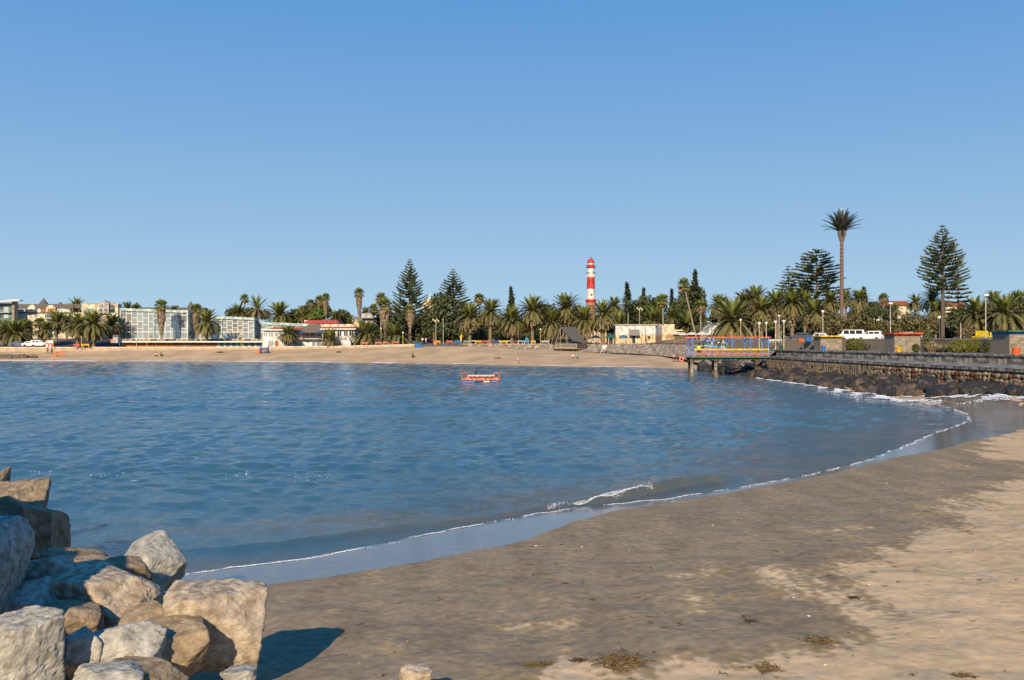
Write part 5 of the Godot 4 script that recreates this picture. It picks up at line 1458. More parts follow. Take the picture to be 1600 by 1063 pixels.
const PALMS := [
	# px, top, half width, distance, kind, look, label
	[7, 497, 18, 262, "date", 0, "date palm with drooping fronds at the end of the parked cars"],
	[24, 496, 23, 259, "date", 1, "broad date palm beside the parked dark blue car"],
	[39, 499, 14, 275, "date", 2, "date palm half hidden behind the broad one at the cars"],
	[61, 494, 11, 266, "fan", 0, "small fan palm on the green lawn above the parked cars"],
	[70, 500, 14, 264, "date", 3, "date palm in front of the turquoise fence by the red kiosk"],
	[88, 484, 17, 300, "date", 0, "date palm in front of the cream gabled hotel"],
	[104, 488, 13, 300, "date", 2, "smaller date palm beside the hotel's rear garden"],
	[118, 465, 14, 335, "dark", 1, "tall palm rising above the cream hotel roof"],
	[121, 486, 20, 262, "date", 2, "full date palm beside the red painted bench"],
	[146, 483, 22, 260, "date", 3, "full date palm behind the yellow painted bench"],
	[175, 486, 18, 266, "skirt", 1, "date palm touching the end wall of the glass hall"],
	[199, 471, 11, 330, "date", 0, "palm top showing over the glass hall roof beside a grey turret"],
	[212, 474, 9, 335, "date", 2, "lower palm top showing over the glass hall roof"],
	[252, 466, 12, 262, "fan_long", 0, "fan palm with a long skirt of dead leaves before the glass hall"],
	[271, 476, 8, 330, "date", 3, "palm top peeping over the roof behind the long skirted fan palm"],
	[307, 472, 11, 264, "fan_long", 1, "fan palm with a long skirt behind the round date palm"],
	[323, 482, 20, 260, "date", 0, "round date palm standing before the gap between the glass halls"],
	[372, 474, 14, 320, "date", 1, "date palm behind the lower glass hall beside a wild one"],
	[382, 459, 8, 330, "fan", 1, "slim fan palm rising behind the lower glass hall"],
	[402, 463, 15, 315, "wild", 0, "sparse spiky palm behind the lower glass hall"],
	[436, 473, 17, 305, "date", 2, "date palm with a dense round crown behind the lowest glass roof"],
	[450, 506, 13, 254, "date", 3, "young palm with a leaning trunk before the white restaurant"],
	[471, 480, 12, 310, "wild", 1, "thin browning palm behind the red tin roof"],
	[485, 466, 8, 320, "fan_short", 2, "fan palm behind the round green tree"],
	[499, 461, 9, 322, "fan_short", 0, "fan palm leaning against the long skirted one behind the restaurant"],
	[509, 457, 8, 318, "fan_long", 1, "tall fan palm with a long skirt behind the restaurant"],
	[516, 515, 12, 254, "date", 0, "small palm among the restaurant's terrace tables"],
	[523, 485, 10, 300, "date", 1, "small date palm behind the white restaurant's red roof"],
	[561, 449, 9, 290, "fan_long", 0, "tallest slim fan palm behind the end of the restaurant"],
	[571, 479, 8, 320, "date", 2, "small palm behind the grey flat roofed house"],
	[572, 499, 19, 257, "date", 2, "spreading date palm at the end of the restaurant"],
	[584, 474, 9, 305, "fan_short", 1, "small fan palm beside the grey flat roofed house"],
	[595, 457, 10, 292, "fan_short", 2, "fan palm with a tuft of fresh leaves beside the tall conifer"],
	[602, 464, 13, 285, "fan_skirt", 1, "fan palm with a thick brown skirt beside the tall conifer"],
	[616, 501, 20, 257, "skirt", 3, "spreading date palm beside the blue sign on the promenade"],
	[641, 474, 10, 258, "fan_skirt", 0, "fan palm with a white painted foot on the lawn"],
	[734, 472, 19, 256, "skirt", 0, "date palm beside the domed conifer, behind the benches"],
	[746, 497, 16, 268, "date", 1, "short date palm between two taller ones behind the benches"],
	[749, 456, 10, 300, "fan_short", 0, "fan palm top standing behind two date palms"],
	[766, 464, 18, 255, "date", 2, "tall date palm behind the pale blue bench"],
	[784, 500, 13, 275, "date", 3, "low palm filling the gap behind the promenade benches"],
	[800, 479, 18, 256, "date", 3, "date palm below the narrow dark cypress"],
	[832, 462, 20, 257, "date", 1, "tall date palm with an arching crown near the turquoise parasol"],
	[826, 499, 16, 275, "date", 0, "low bright palm behind the turquoise parasol"],
	[861, 484, 18, 258, "skirt", 2, "date palm beside the wooden lookout deck"],
	[885, 458, 20, 262, "date", 3, "tall date palm rising behind the wooden lookout roof"],
	[913, 479, 18, 257, "date", 0, "date palm between the lookout roof and the lighthouse foot"],
	[942, 469, 18, 254, "skirt", 1, "date palm in front of the dark pointed cafe roof"],
	[960, 463, 13, 290, "date", 2, "date palm showing behind the one at the cafe roof"],
	[966, 489, 15, 280, "date", 3, "low palm behind the flat cream building"],
	[1020, 481, 18, 290, "skirt", 0, "drooping date palm behind the roof of the flat cream building"],
	[1036, 458, 11, 262, "fan", 0, "fan palm with a thin straight trunk beside the cream building's end"],
	[1050, 477, 15, 290, "date", 1, "date palm in the thicket behind the white parasols"],
	[1074, 434, 11, 240, "fan_bow", 1, "tallest fan palm with a thin bowed trunk by the cafe terrace"],
	[1077, 478, 25, 275, "date", 2, "wide date palm in the thicket behind the bowed fan palm"],
	[1095, 466, 12, 240, "fan_short", 2, "fan palm with a short brown skirt behind the white parasols"],
	[1124, 459, 15, 245, "date", 3, "date palm behind the widest one near the jetty"],
	[1145, 465, 30, 205, "date", 1, "widest and lowest date palm, standing behind the jetty"],
	[1165, 452, 17, 240, "date", 0, "date palm standing just behind another, near the jetty"],
	[1180, 448, 18, 235, "date", 2, "high date palm in the row behind the cream lamp posts"],
	[1190, 462, 19, 205, "skirt", 3, "date palm with a bare trunk next to the cream lamp posts"],
	[1214, 454, 18, 228, "date", 1, "date palm below the spreading conifer"],
	[1238, 450, 21, 205, "skirt", 2, "date palm with a thick pale trunk behind the lamp posts"],
	[1258, 456, 15, 230, "date", 0, "date palm below the tall spreading conifer"],
	[1274, 464, 20, 195, "skirt", 1, "date palm with hanging dead fronds behind the dark car"],
	[1298, 451, 16, 225, "date", 3, "date palm at the foot of the tower disguised as a palm"],
	[1322, 452, 11, 225, "date", 2, "narrow palm on the inland side of the disguised tower"],
	[1342, 450, 15, 205, "skirt", 0, "date palm with a broad brown skirt behind the white van"],
	[1381, 457, 9, 240, "fan_short", 1, "fan palm beside the far white house"],
	[1401, 472, 9, 215, "wild", 1, "young palm in the tamarisk bushes"],
	[1430, 458, 12, 225, "dark", 0, "date palm behind the tamarisk bushes"],
	[1457, 447, 17, 200, "dark", 1, "date palm close beside the tall domed conifer"],
	[1462, 470, 13, 192, "skirt", 0, "low palm with dead fronds in front of the palm at the domed conifer"],
	[1527, 462, 24, 175, "date", 1, "date palm behind the yellow play bench"],
	[1552, 455, 14, 200, "date", 0, "date palm standing farther back by the tall white lamp post"],
	[1570, 459, 26, 170, "date", 2, "large date palm behind the tall white lamp post"],
	[1591, 451, 15, 195, "date", 3, "date palm behind the green roofed kiosk"],
	[1612, 462, 22, 170, "date", 0, "date palm with long hanging fronds beside the green roofed kiosk"],
]
func build_trees():
	tree_mats()
	for p in PALMS:
		place_palm(p[0], p[1], p[2], p[3], p[4], p[5], p[6], "palms along the bay")
	conifer(640, 402, 300, "tall tiered conifer with upswept level branches behind the lawn", 0.18, 34, [0.95, 1.0, 0.86, 0.72, 0.60, 0.48, 0.34, 0.2, 0.05], 24, 0.34, 601, 0.04, 1.3)
	conifer(708, 418, 300, "shorter tiered conifer above a wide dark lower crown", 0.10, 36, [1.1, 1.15, 1.1, 0.95, 0.62, 0.56, 0.42, 0.25, 0.05], 24, 0.22, 602, 0.05, 1.25)
	conifer(1473, 349, 190, "tall domed conifer with a bare lower trunk on the right bank", 0.42, 35, [0.7, 1.0, 1.0, 0.95, 0.84, 0.70, 0.56, 0.42, 0.26, 0.08], 23, 0.2, 603, 0.16, 0.95)
	conifer(1276, 387, 240, "old spreading conifer with layered branches beside the disguised tower", 0.40, 43, [1.0, 1.0, 1.1, 0.95, 0.95, 0.8, 0.72, 0.6, 0.42, 0.2], 20, 0.1, 604, 0.2, 1.25)
	conifer(1232, 413, 250, "smaller layered conifer next to the old spreading one", 0.42, 24, [1.0, 1.0, 0.8, 0.7, 0.45, 0.3, 0.1], 14, 0.12, 605, 0.15, 1.1)
	conifer(1497, 430, 215, "low dark conifer sprays behind the domed conifer", 0.15, 22, [0.9, 1.0, 1.0, 0.9, 0.7, 0.3], 13, 0.1, 606, 0.15, 1.3)
	var ca := Color(0.040, 0.056, 0.024); var cb := Color(0.085, 0.098, 0.038)
	var cyp := [[799, 448, 300, 10, "narrow dark cypress above the promenade palms"], [981, 441, 310, 13, "tall dark cypress behind the flat cream building"], [1006, 449, 320, 9, "slim cypress tip behind the fan palm thicket"], [1051, 451, 320, 6, "thin cypress tip beside the bowed fan palm"], [1087, 422, 290, 13, "tall pointed conifer behind the bowed fan palm"], [442, 472, 330, 7, "small cypress behind the round date palm"], [1352, 449, 240, 7, "small conifer tip beside the brown skirted palm"]]
	for q in cyp:
		var lumps := []
		var n := 7
		for k in n:
			var t := (k + 0.5) / n
			lumps.append([q[0] + rng.randf_range(-1.5, 1.5), lerpf(525.0, q[1] + 4.0, t), q[3] * lerpf(1.9, 0.14, pow(t, 0.75)), (530.0 - q[1]) / n * 0.8])
		bushy("cypress_tree", q[4], "tree", q[0], 530, q[2], lumps, 420, 0.7, ca, cb, int(q[0]), -99.0, 0.5)
	var dk := Color(0.042, 0.056, 0.023); var dl := Color(0.098, 0.108, 0.042)
	bushy("broad_tree", "broad dark tree filling the gap under the tall tiered conifer", "tree", 625, 535, 312, [[620, 505, 26, 24], [600, 500, 18, 20], [648, 512, 18, 20], [632, 525, 30, 12]], 900, 0.8, dk, dl, 701)
	bushy("broad_tree", "wide dark evergreen under the shorter tiered conifer", "tree", 702, 535, 298, [[700, 490, 38, 26], [678, 505, 22, 24], [730, 497, 22, 24], [708, 518, 42, 18], [690, 470, 20, 14]], 1100, 0.8, dk, dl, 702)
	bushy("broad_tree", "dense tree behind the parked cars on the slipway", "tree", 668, 535, 305, [[665, 508, 18, 24], [672, 495, 14, 16], [658, 525, 16, 14]], 800, 0.8, dk, dl, 703)
	bushy("broad_tree", "round bright green tree behind the red tin roof", "tree", 496, 508, 310, [[496, 492, 13, 12], [486, 498, 10, 9]], 900, 0.6, Color(0.07, 0.11, 0.02), Color(0.13, 0.17, 0.035), 704)
	bushy("broad_tree", "olive green tree behind the lowest glass roof", "tree", 462, 508, 312, [[465, 494, 18, 12], [452, 498, 12, 9], [478, 488, 12, 12]], 900, 0.7, Color(0.06, 0.075, 0.022), Color(0.12, 0.115, 0.035), 705)
	bushy("broad_tree", "dull green tree behind the long skirted fan palm", "tree", 505, 500, 335, [[490, 484, 16, 10], [507, 487, 12, 12], [536, 495, 12, 12], [546, 500, 9, 9]], 800, 0.8, Color(0.04, 0.055, 0.02), Color(0.085, 0.09, 0.035), 706)
	bushy("broad_tree", "dark green trees behind the lower glass hall", "tree", 390, 500, 330, [[390, 490, 20, 9], [365, 490, 14, 8], [412, 492, 12, 8]], 700, 0.8, Color(0.04, 0.055, 0.02), Color(0.09, 0.09, 0.035), 707)
	bushy("broad_tree", "dense tree behind the cypress and the cream building", "tree", 1012, 510, 315, [[1010, 478, 20, 16], [995, 485, 14, 16], [1028, 478, 15, 16], [985, 498, 18, 12], [1018, 496, 26, 12]], 900, 0.8, Color(0.035, 0.05, 0.018), Color(0.085, 0.10, 0.03), 708)
	bushy("broad_tree", "dense dark tree below the tall pointed conifer", "tree", 1075, 520, 292, [[1076, 462, 16, 18], [1066, 480, 18, 16], [1094, 470, 10, 22], [1080, 500, 26, 18]], 900, 0.8, dk, dl, 709)
	bushy("broad_tree", "dark tree behind the bench row near the lookout", "tree", 850, 525, 300, [[800, 505, 24, 18], [850, 490, 24, 18], [900, 495, 22, 18], [825, 518, 40, 12], [890, 515, 30, 14]], 800, 0.9, Color(0.035, 0.045, 0.018), Color(0.075, 0.08, 0.03), 710)
	bushy("broad_tree", "dark thicket tree behind the row of palms at the jetty", "tree", 1190, 530, 252, [[1130, 505, 26, 22], [1165, 500, 26, 26], [1205, 498, 30, 28], [1250, 500, 28, 28], [1290, 500, 24, 24], [1225, 518, 50, 14]], 900, 0.9, dk, dl, 711)
	bushy("broad_tree", "dark trees behind the hotel lawn", "tree", 45, 530, 282, [[38, 514, 14, 16], [8, 520, 12, 12], [185, 520, 10, 10]], 700, 0.8, dk, dl, 712)
	bushy("broad_tree", "dark evergreen behind the tamarisks and the white van", "tree", 1365, 510, 236, [[1365, 485, 12, 14], [1340, 495, 20, 14], [1390, 490, 12, 12]], 700, 0.8, dk, Color(0.06, 0.07, 0.03), 713)
	bushy("broad_tree", "dense tree behind the yellow play bench", "tree", 1540, 525, 205, [[1500, 500, 20, 22], [1540, 505, 26, 20], [1590, 505, 30, 20], [1620, 505, 20, 20]], 800, 0.8, dk, dl, 714)
	for q in [[705, 290, 26, "dark shrubbery behind the first painted benches"], [760, 292, 30, "dark shrubbery behind the long red bench"], [815, 288, 28, "dark shrubbery behind the turquoise parasol"], [870, 290, 28, "dark shrubbery behind the lookout deck"], [1060, 280, 30, "dark shrubbery behind the cream parasols"], [1112, 262, 26, "dark shrubbery behind the white house"], [560, 300, 26, "shrubbery behind the end of the restaurant"], [1330, 240, 30, "dark shrubbery behind the white van"], [1455, 225, 30, "dark shrubbery behind the palm at the domed conifer"], [430, 325, 30, "shrubbery behind the lowest glass hall"]]:
		bushy("broad_tree", q[3], "tree", q[0], 535, q[1], [[q[0], 516, q[2], 14], [q[0] - q[2] * 0.7, 520, q[2] * 0.7, 12], [q[0] + q[2] * 0.7, 518, q[2] * 0.7, 13]], 800, 0.9, dk, Color(0.075, 0.08, 0.032), 740 + int(q[0]))
	var ta := Color(0.085, 0.080, 0.032); var tb := Color(0.165, 0.145, 0.065)
	bushy("tamarisk_bush", "feathery olive tamarisk behind the dark car", "bush", 1305, 528, 190, [[1305, 507, 18, 17], [1290, 515, 12, 12], [1320, 515, 14, 13]], 1500, 0.42, ta, tb, 720, -99.0, 0.3)
	bushy("tamarisk_bush", "brownish tamarisk rising over the white van", "bush", 1345, 528, 188, [[1345, 506, 20, 14], [1330, 512, 14, 14], [1365, 512, 14, 13]], 1500, 0.42, ta, tb, 721, -99.0, 0.3)
	bushy("tamarisk_bush", "tamarisk with a gap beside the thin white lamp post", "bush", 1385, 528, 188, [[1382, 514, 14, 14], [1372, 520, 12, 10]], 1300, 0.42, ta, tb, 722, -99.0, 0.3)
	bushy("tamarisk_bush", "wide rounded tamarisk behind the red roofed kiosk", "bush", 1425, 530, 182, [[1425, 507, 24, 20], [1405, 513, 16, 16], [1447, 512, 16, 16]], 1700, 0.42, ta, tb, 723, -99.0, 0.3)
	bushy("tamarisk_bush", "dry brown bush below the date palm at the yellow bench", "bush", 1516, 530, 170, [[1516, 518, 12, 9], [1505, 520, 9, 8]], 1000, 0.4, Color(0.12, 0.09, 0.05), Color(0.2, 0.15, 0.09), 724, -99.0, 0.3)
	var ha := Color(0.085, 0.095, 0.018); var hb := Color(0.16, 0.165, 0.035)
	bushy("hedge_bush", "bright green clipped bush on the promenade between the kiosks", "bush", 1508, 553, 118, [[1510, 541, 20, 12], [1493, 542, 12, 11], [1528, 542, 12, 12]], 2200, 0.2, ha, hb, 730, WALK)
	bushy("hedge_bush", "dark green bush beside the bright clipped one", "bush", 1548, 553, 116, [[1547, 541, 13, 12], [1540, 545, 8, 9]], 1500, 0.2, Color(0.04, 0.052, 0.02), Color(0.09, 0.095, 0.04), 731, WALK)
	bushy("hedge_bush", "small dark bush against the red roofed kiosk wall", "bush", 1431, 550, 121, [[1431, 544, 6, 7]], 900, 0.18, Color(0.04, 0.05, 0.018), Color(0.09, 0.1, 0.04), 732, WALK)
	bushy("hedge_bush", "grey green leafy shrub beside the red roofed kiosk", "bush", 1450, 550, 124, [[1450, 527, 7, 12], [1448, 540, 6, 8]], 1000, 0.25, Color(0.06, 0.075, 0.035), Color(0.13, 0.14, 0.07), 733, WALK)
	bushy("hedge_bush", "olive bush behind the large agave at the yellow roofed kiosk", "bush", 1335, 549, 142, [[1333, 538, 11, 10], [1345, 540, 8, 9], [1375, 541, 9, 8]], 1400, 0.25, ha, Color(0.13, 0.12, 0.04), 734, WALK)
	bushy("hedge_bush", "dry straw coloured bush between the kiosk and the agaves", "bush", 1458, 551, 122, [[1457, 542, 9, 9], [1466, 545, 7, 7]], 900, 0.25, Color(0.16, 0.12, 0.07), Color(0.28, 0.22, 0.14), 735, WALK)
	for q in [[1355, 549, 138, 17, "large grey agave between the yellow and red roofed kiosks"], [1392, 550, 132, 13, "dark agave against the red roofed kiosk"], [1478, 552, 120, 13, "yellowish agave beside the bright green bush"], [1468, 551, 121, 8, "small agave in the dry bush"]]:
		agave(q[0], q[1], q[2], q[3], q[4])
	fake_palm()
func agave(px: float, py: float, d: float, hw: float, label: String):
	var o := thing("agave", label, "plant", Vector3((px - 800.0) * d / F, WALK, -d))
	var r := RandomNumberGenerator.new()
	r.seed = int(px)
	var R := hw * d / F
	for k in 26:
		var m := MB.new()
		var az := k * 2.39996; var e := lerpf(1.4, 0.25, k / 26.0)
		var dir := Vector3(cos(az) * cos(e), sin(e), sin(az) * cos(e)); var side := Vector3(-sin(az), 0, cos(az))
		var l := R * r.randf_range(0.95, 1.35)
		var up := side.cross(dir).normalized()
		var p := [Vector3.ZERO, dir * l * 0.5, dir * l - Vector3.UP * l * 0.06]
		var w := [0.05, 0.11, 0.0]
		for s in 2:
			m.quad(p[s] - side * w[s], p[s] - up * 0.03, p[s + 1] - up * 0.02, p[s + 1] - side * w[s + 1])
			m.quad(p[s] - up * 0.03, p[s] + side * w[s], p[s + 1] + side * w[s + 1], p[s + 1] - up * 0.02)
		put(m, "leaf", mat("agave_leaf", Color(0.16, 0.17, 0.10), 0.6, "fine", 0.6) if not label.begins_with("yellow") else mat("agave_yellow", Color(0.24, 0.23, 0.10), 0.6, "fine", 0.6), o)
func fake_palm():   # a telephone mast dressed up as a palm
	var d := 222.0
	var s := d / F
	var x := (1315.5 - 800.0) * s
	var g := ground_at(x, -d)
	var o := thing("mast_tower", "telephone mast disguised as a giant palm above the trees", "tower", Vector3(x, g, -d))
	var Y := func(py: float) -> float: return EYE - (py - 531.5) * s - g
	var m := MB.new()
	m.tube([Vector3(0, 0, 0), Vector3(0, Y.call(440), 0), Vector3(0, Y.call(378), 0)], [0.44, 0.40, 0.34], 14)
	put(m, "trunk", mat("mast_brown", Color(0.23, 0.155, 0.115), 0.8, "fine", 1.0), o)
	for k in 14:
		var b := MB.new()
		var y: float = lerpf(Y.call(460), Y.call(384), k / 13.0)
		b.lathe(Vector3(0, y, 0), [Vector2(0.36, 0), Vector2(0.46, 0.03), Vector2(0.46, 0.12), Vector2(0.36, 0.15)], 14)
		put(b, "ring", M["mast_brown"], o)
	var c := MB.new()
	c.lathe(Vector3(0, Y.call(378), 0), [Vector2(0.42, 0), Vector2(0.62, 0.6), Vector2(0.95, 1.9), Vector2(0.9, 2.4), Vector2(0.3, 2.6)], 14)
	put(c, "collar", mat("mast_collar", Color(0.26, 0.19, 0.14), 0.85, "fine", 0.7), o)
	var r := RandomNumberGenerator.new()
	r.seed = 91
	var base := Vector3(0, Y.call(364), 0)
	for k in 44:
		var f := MB.new()
		f.x = Transform3D(Basis.IDENTITY.scaled(Vector3.ONE * 5.1), base)
		frond(f, k * 2.39996, deg_to_rad(lerpf(86.0, 36.0, k / 43.0)), deg_to_rad(lerpf(10.0, 55.0, k / 43.0)), r.randf_range(0.9, 1.08), Color(0.050, 0.055, 0.043) * r.randf_range(0.8, 1.5), r)
		put(f, "frond", leaf, o)
	var a := MB.new()
	a.tube([base, Vector3(0, Y.call(330), 0), Vector3(0, Y.call(325), 0)], [0.3, 0.22, 0.05], 8)
	put(a, "antenna", mat("antenna", Color(0.55, 0.50, 0.38), 0.6), o)

# ---------------------------------------------------------------- street furniture, cars and beach things
func lamp(px: float, top: float, d: float, foot: float, m: Material, head: String, label: String, r := 0.07):
	var s := d / F
	var o := thing("lamp_post", label, "lamp post", Vector3((px - 800.0) * s, foot, -d), 0.0, "lamp posts round the bay")
	var h := EYE - (top - 531.5) * s - foot
	var b := MB.new()
	b.tube([Vector3.ZERO, Vector3(0, h * 0.5, 0), Vector3(0, h - 0.2, 0)], [r * 1.3, r * 1.1, r], 8)
	put(b, "post", m, o)
	b = MB.new()
	match head:
		"globe": b.lathe(Vector3(0, h - 0.25, 0), [Vector2(0.05, 0), Vector2(0.2, 0.1), Vector2(0.24, 0.28), Vector2(0.17, 0.42), Vector2(0.0, 0.47)], 12)
		"bowl": b.lathe(Vector3(0, h - 0.5, 0), [Vector2(0.06, 0), Vector2(0.13, 0.08), Vector2(0.3, 0.36), Vector2(0.3, 0.42), Vector2(0.0, 0.5)], 12)
		"arm":
			b.tube([Vector3(0, h - 0.25, 0), Vector3(-0.3, h - 0.05, 0), Vector3(-0.75, h, 0)], [0.04, 0.04, 0.04], 6); b.box(Vector3(-0.8, h, 0), Vector3(0.5, 0.1, 0.22))
		"top": b.box(Vector3(0, h - 0.1, 0.08), Vector3(0.55, 0.2, 0.34))
		"flood":
			b.box(Vector3(0, h - 0.3, 0), Vector3(1.5, 0.1, 0.1))
			for k in 4: b.box(Vector3(-0.66 + 0.44 * k, h - 0.12 - 0.35 * (k % 2), 0.1), Vector3(0.36, 0.36, 0.22), Basis(Vector3.RIGHT, 0.4))
	if head != "none": put(b, "lamp_head", mat("lamp_white", Color(0.72, 0.7, 0.64), 0.4) if head != "flood" else mat("flood_yellow", Color(0.6, 0.52, 0.3), 0.5), o)
func bench(px0: float, px1: float, d: float, col: Color, label: String, py := 538.0):
	var s := d / F
	var x := ((px0 + px1) * 0.5 - 800.0) * s
	var o := thing("bench", label, "bench", Vector3(x, ground_at(x, -d), -d), 0.0, "painted benches on the promenade")
	var w := (px1 - px0) * s * 0.5
	var id := "bench%02x%02x%02x" % [int(col.r * 250), int(col.g * 250), int(col.b * 250)]
	var m := mat(id, col, 0.6, "soft", 1.5)
	part("seat", m, o, Vector3(-w, 0.40, -0.25), Vector3(w, 0.48, 0.25))
	part("backrest", m, o, Vector3(-w, 0.52, 0.27), Vector3(w, 0.86, 0.34))
	for e in [-1, 1]:
		part("support", m, o, Vector3(e * w * 0.8 - 0.08, 0.0, -0.22), Vector3(e * w * 0.8 + 0.08, 0.397, 0.22))
		part("back_post", m, o, Vector3(e * w * 0.8 - 0.05, 0.0, 0.225), Vector3(e * w * 0.8 + 0.05, 0.85, 0.268))
func car(px: float, d: float, foot: float, turn: float, col: Color, kind: String, label: String):
	# a side profile drawn out across the width, drawn in at the roof; nose towards +x
	var o := thing("parked_car", label, "van" if kind == "van" else "car", Vector3((px - 800.0) * d / F, foot, -d), turn, "cars parked by the bay")
	var lower: Array; var upper: Array
	match kind:
		"van":
			lower = [[-2.2, 0.35], [2.2, 0.35], [2.25, 0.8], [2.1, 1.12], [-2.25, 1.15], [-2.25, 0.5]]
			upper = [[-2.2, 1.15], [1.9, 1.12], [1.35, 1.9], [1.2, 1.96], [-2.1, 1.98], [-2.2, 1.85]]
		"suv":
			lower = [[-2.2, 0.4], [2.2, 0.4], [2.25, 0.75], [2.15, 0.98], [1.1, 1.12], [-2.2, 1.16], [-2.28, 0.7]]
			upper = [[-2.15, 1.16], [1.1, 1.12], [0.35, 1.68], [0.1, 1.74], [-1.7, 1.74], [-2.0, 1.6]]
		_:
			lower = [[-2.1, 0.3], [2.1, 0.3], [2.15, 0.6], [2.0, 0.78], [1.0, 0.92], [-1.95, 0.98], [-2.15, 0.8]]
			upper = [[-1.75, 0.98], [1.0, 0.92], [0.3, 1.38], [0.1, 1.43], [-0.9, 1.43], [-1.2, 1.36]]
	var W := 0.88
	var id := "car%02x%02x%02x" % [int(col.r * 250), int(col.g * 250), int(col.b * 250)]
	var paint := mat(id, col, 0.3)
	paint.metallic_specular = 0.5; paint.clearcoat_enabled = true; paint.clearcoat = 0.6
	var b := MB.new()
	var loft := func(prof: Array, w0: float, w1: float, y0: float, y1: float):
		var L := []; var R := []
		for p in prof:
			var w := lerpf(w0, w1, clampf((p[1] - y0) / (y1 - y0), 0.0, 1.0))
			L.append(Vector3(p[0], p[1], w)); R.append(Vector3(p[0], p[1], -w))
		for k in range(1, prof.size() - 1):
			b.tri(L[0], L[k], L[k + 1]); b.tri(R[0], R[k + 1], R[k])
		for k in prof.size():
			var j := (k + 1) % prof.size()
			b.quad(L[j], L[k], R[k], R[j])
	loft.call(lower, W, W * 0.97, 0.3, 1.1); loft.call(upper, W * 0.96, W * 0.74, upper[0][1], upper[4][1])
	put(b, "body", paint, o)
	var g := mat("car_glass", Color(0.02, 0.025, 0.03), 0.08)
	var y0: float = upper[0][1] + 0.06; var y1: float = upper[4][1] - 0.1
	for e in [-1.0, 1.0]:
		var xs := [[-1.9, -0.75], [-0.65, 0.3], [0.4, 1.35]] if kind == "van" else ([[-1.75, -0.9], [-0.8, 0.0], [0.1, 0.75]] if kind == "suv" else [[-1.3, -0.4], [-0.3, 0.6]])
		for q in xs:
			var wm := MB.new()
			var wa := lerpf(W * 0.96, W * 0.74, 0.08) + 0.012; var wb := lerpf(W * 0.96, W * 0.74, 0.9) + 0.012
			var l := [Vector3(q[0], y0, e * wa), Vector3(q[1], y0, e * wa), Vector3(minf(q[1], upper[2][0] - 0.02), y1, e * wb), Vector3(maxf(q[0] + 0.05, upper[5][0] + 0.1), y1, e * wb)]
			if e > 0.0: wm.quad(l[0], l[1], l[2], l[3])
			else: wm.quad(l[1], l[0], l[3], l[2])
			put(wm, "side_window", g, o)
	for q in [[1, 2], [5, 0]]:
		var a: Array = upper[q[0]]; var c: Array = upper[q[1]]
		var lo2: Array = a if a[1] < c[1] else c; var hi: Array = c if a[1] < c[1] else a
		var wm := MB.new()
		var sx := 0.02 if lo2[0] > 0.0 else -0.02
		var p0 := Vector3(lerpf(lo2[0], hi[0], 0.12) + sx, lerpf(lo2[1], hi[1], 0.12) + 0.01, 0); var p1 := Vector3(lerpf(lo2[0], hi[0], 0.88) + sx, lerpf(lo2[1], hi[1], 0.88) + 0.01, 0)
		if sx > 0.0: wm.quad(p0 + Vector3(0, 0, 0.74), p0 - Vector3(0, 0, 0.74), p1 - Vector3(0, 0, 0.6), p1 + Vector3(0, 0, 0.6))
		else: wm.quad(p0 - Vector3(0, 0, 0.74), p0 + Vector3(0, 0, 0.74), p1 + Vector3(0, 0, 0.6), p1 - Vector3(0, 0, 0.6))
		put(wm, "windscreen" if sx > 0.0 else "rear_window", g, o)
	for x in [-1.35, 1.35]:
		for e in [-1.0, 1.0]:
			var w := MB.new()
			w.tube([Vector3(x, 0.33, e * 0.66), Vector3(x, 0.33, e * 0.9)], [0.33, 0.33], 14)
			var ty := put(w, "wheel", mat("tyre", Color(0.02, 0.02, 0.02), 0.9), o)
			w = MB.new(); w.tube([Vector3(x, 0.33, e * 0.89), Vector3(x, 0.33, e * 0.912)], [0.2, 0.18], 12)
			put(w, "rim", mat("rim", Color(0.4, 0.4, 0.4), 0.35), ty)
	for e in [-1.0, 1.0]:
		part("headlight", mat("headlight", Color(0.6, 0.6, 0.58), 0.15), o, Vector3(lower[2][0] - 0.1, 0.62, e * 0.62 - 0.16), Vector3(lower[2][0] + 0.015, 0.78, e * 0.62 + 0.16))
		part("tail_light", mat("tail_light", Color(0.4, 0.02, 0.02), 0.2), o, Vector3(-lower[2][0] - 0.04, 0.66, e * 0.66 - 0.12), Vector3(-lower[2][0] + 0.1, 0.84, e * 0.66 + 0.12))
func bin_(px: float, d: float, h: float, w: float, col: Color, label: String):
	var o := thing("litter_bin", label, "bin", Vector3((px - 800.0) * d / F, WALK, -d), 0.0, "painted bins on the promenade")
	var id := "bin%02x%02x" % [int(col.r * 250), int(col.b * 250)]
	var b := MB.new()
	b.lathe(Vector3.ZERO, [Vector2(w * 0.88, 0), Vector2(w, h), Vector2(w * 0.9, h), Vector2(w * 0.8, 0.1), Vector2(0.0, 0.1)], 14)
	put(b, "drum", mat(id, col, 0.6, "soft", 1.0), o)
	b = MB.new()
	b.lathe(Vector3(0, h - 0.1, 0), [Vector2(w, 0), Vector2(w * 1.06, 0.03), Vector2(w * 1.06, 0.1), Vector2(w * 0.95, 0.12)], 14)
	put(b, "rim", M[id], o)
func grounded(px: float, d: float) -> Vector3:
	var x := (px - 800.0) * d / F
	return Vector3(x, sand(x, -d) - 0.03, -d)
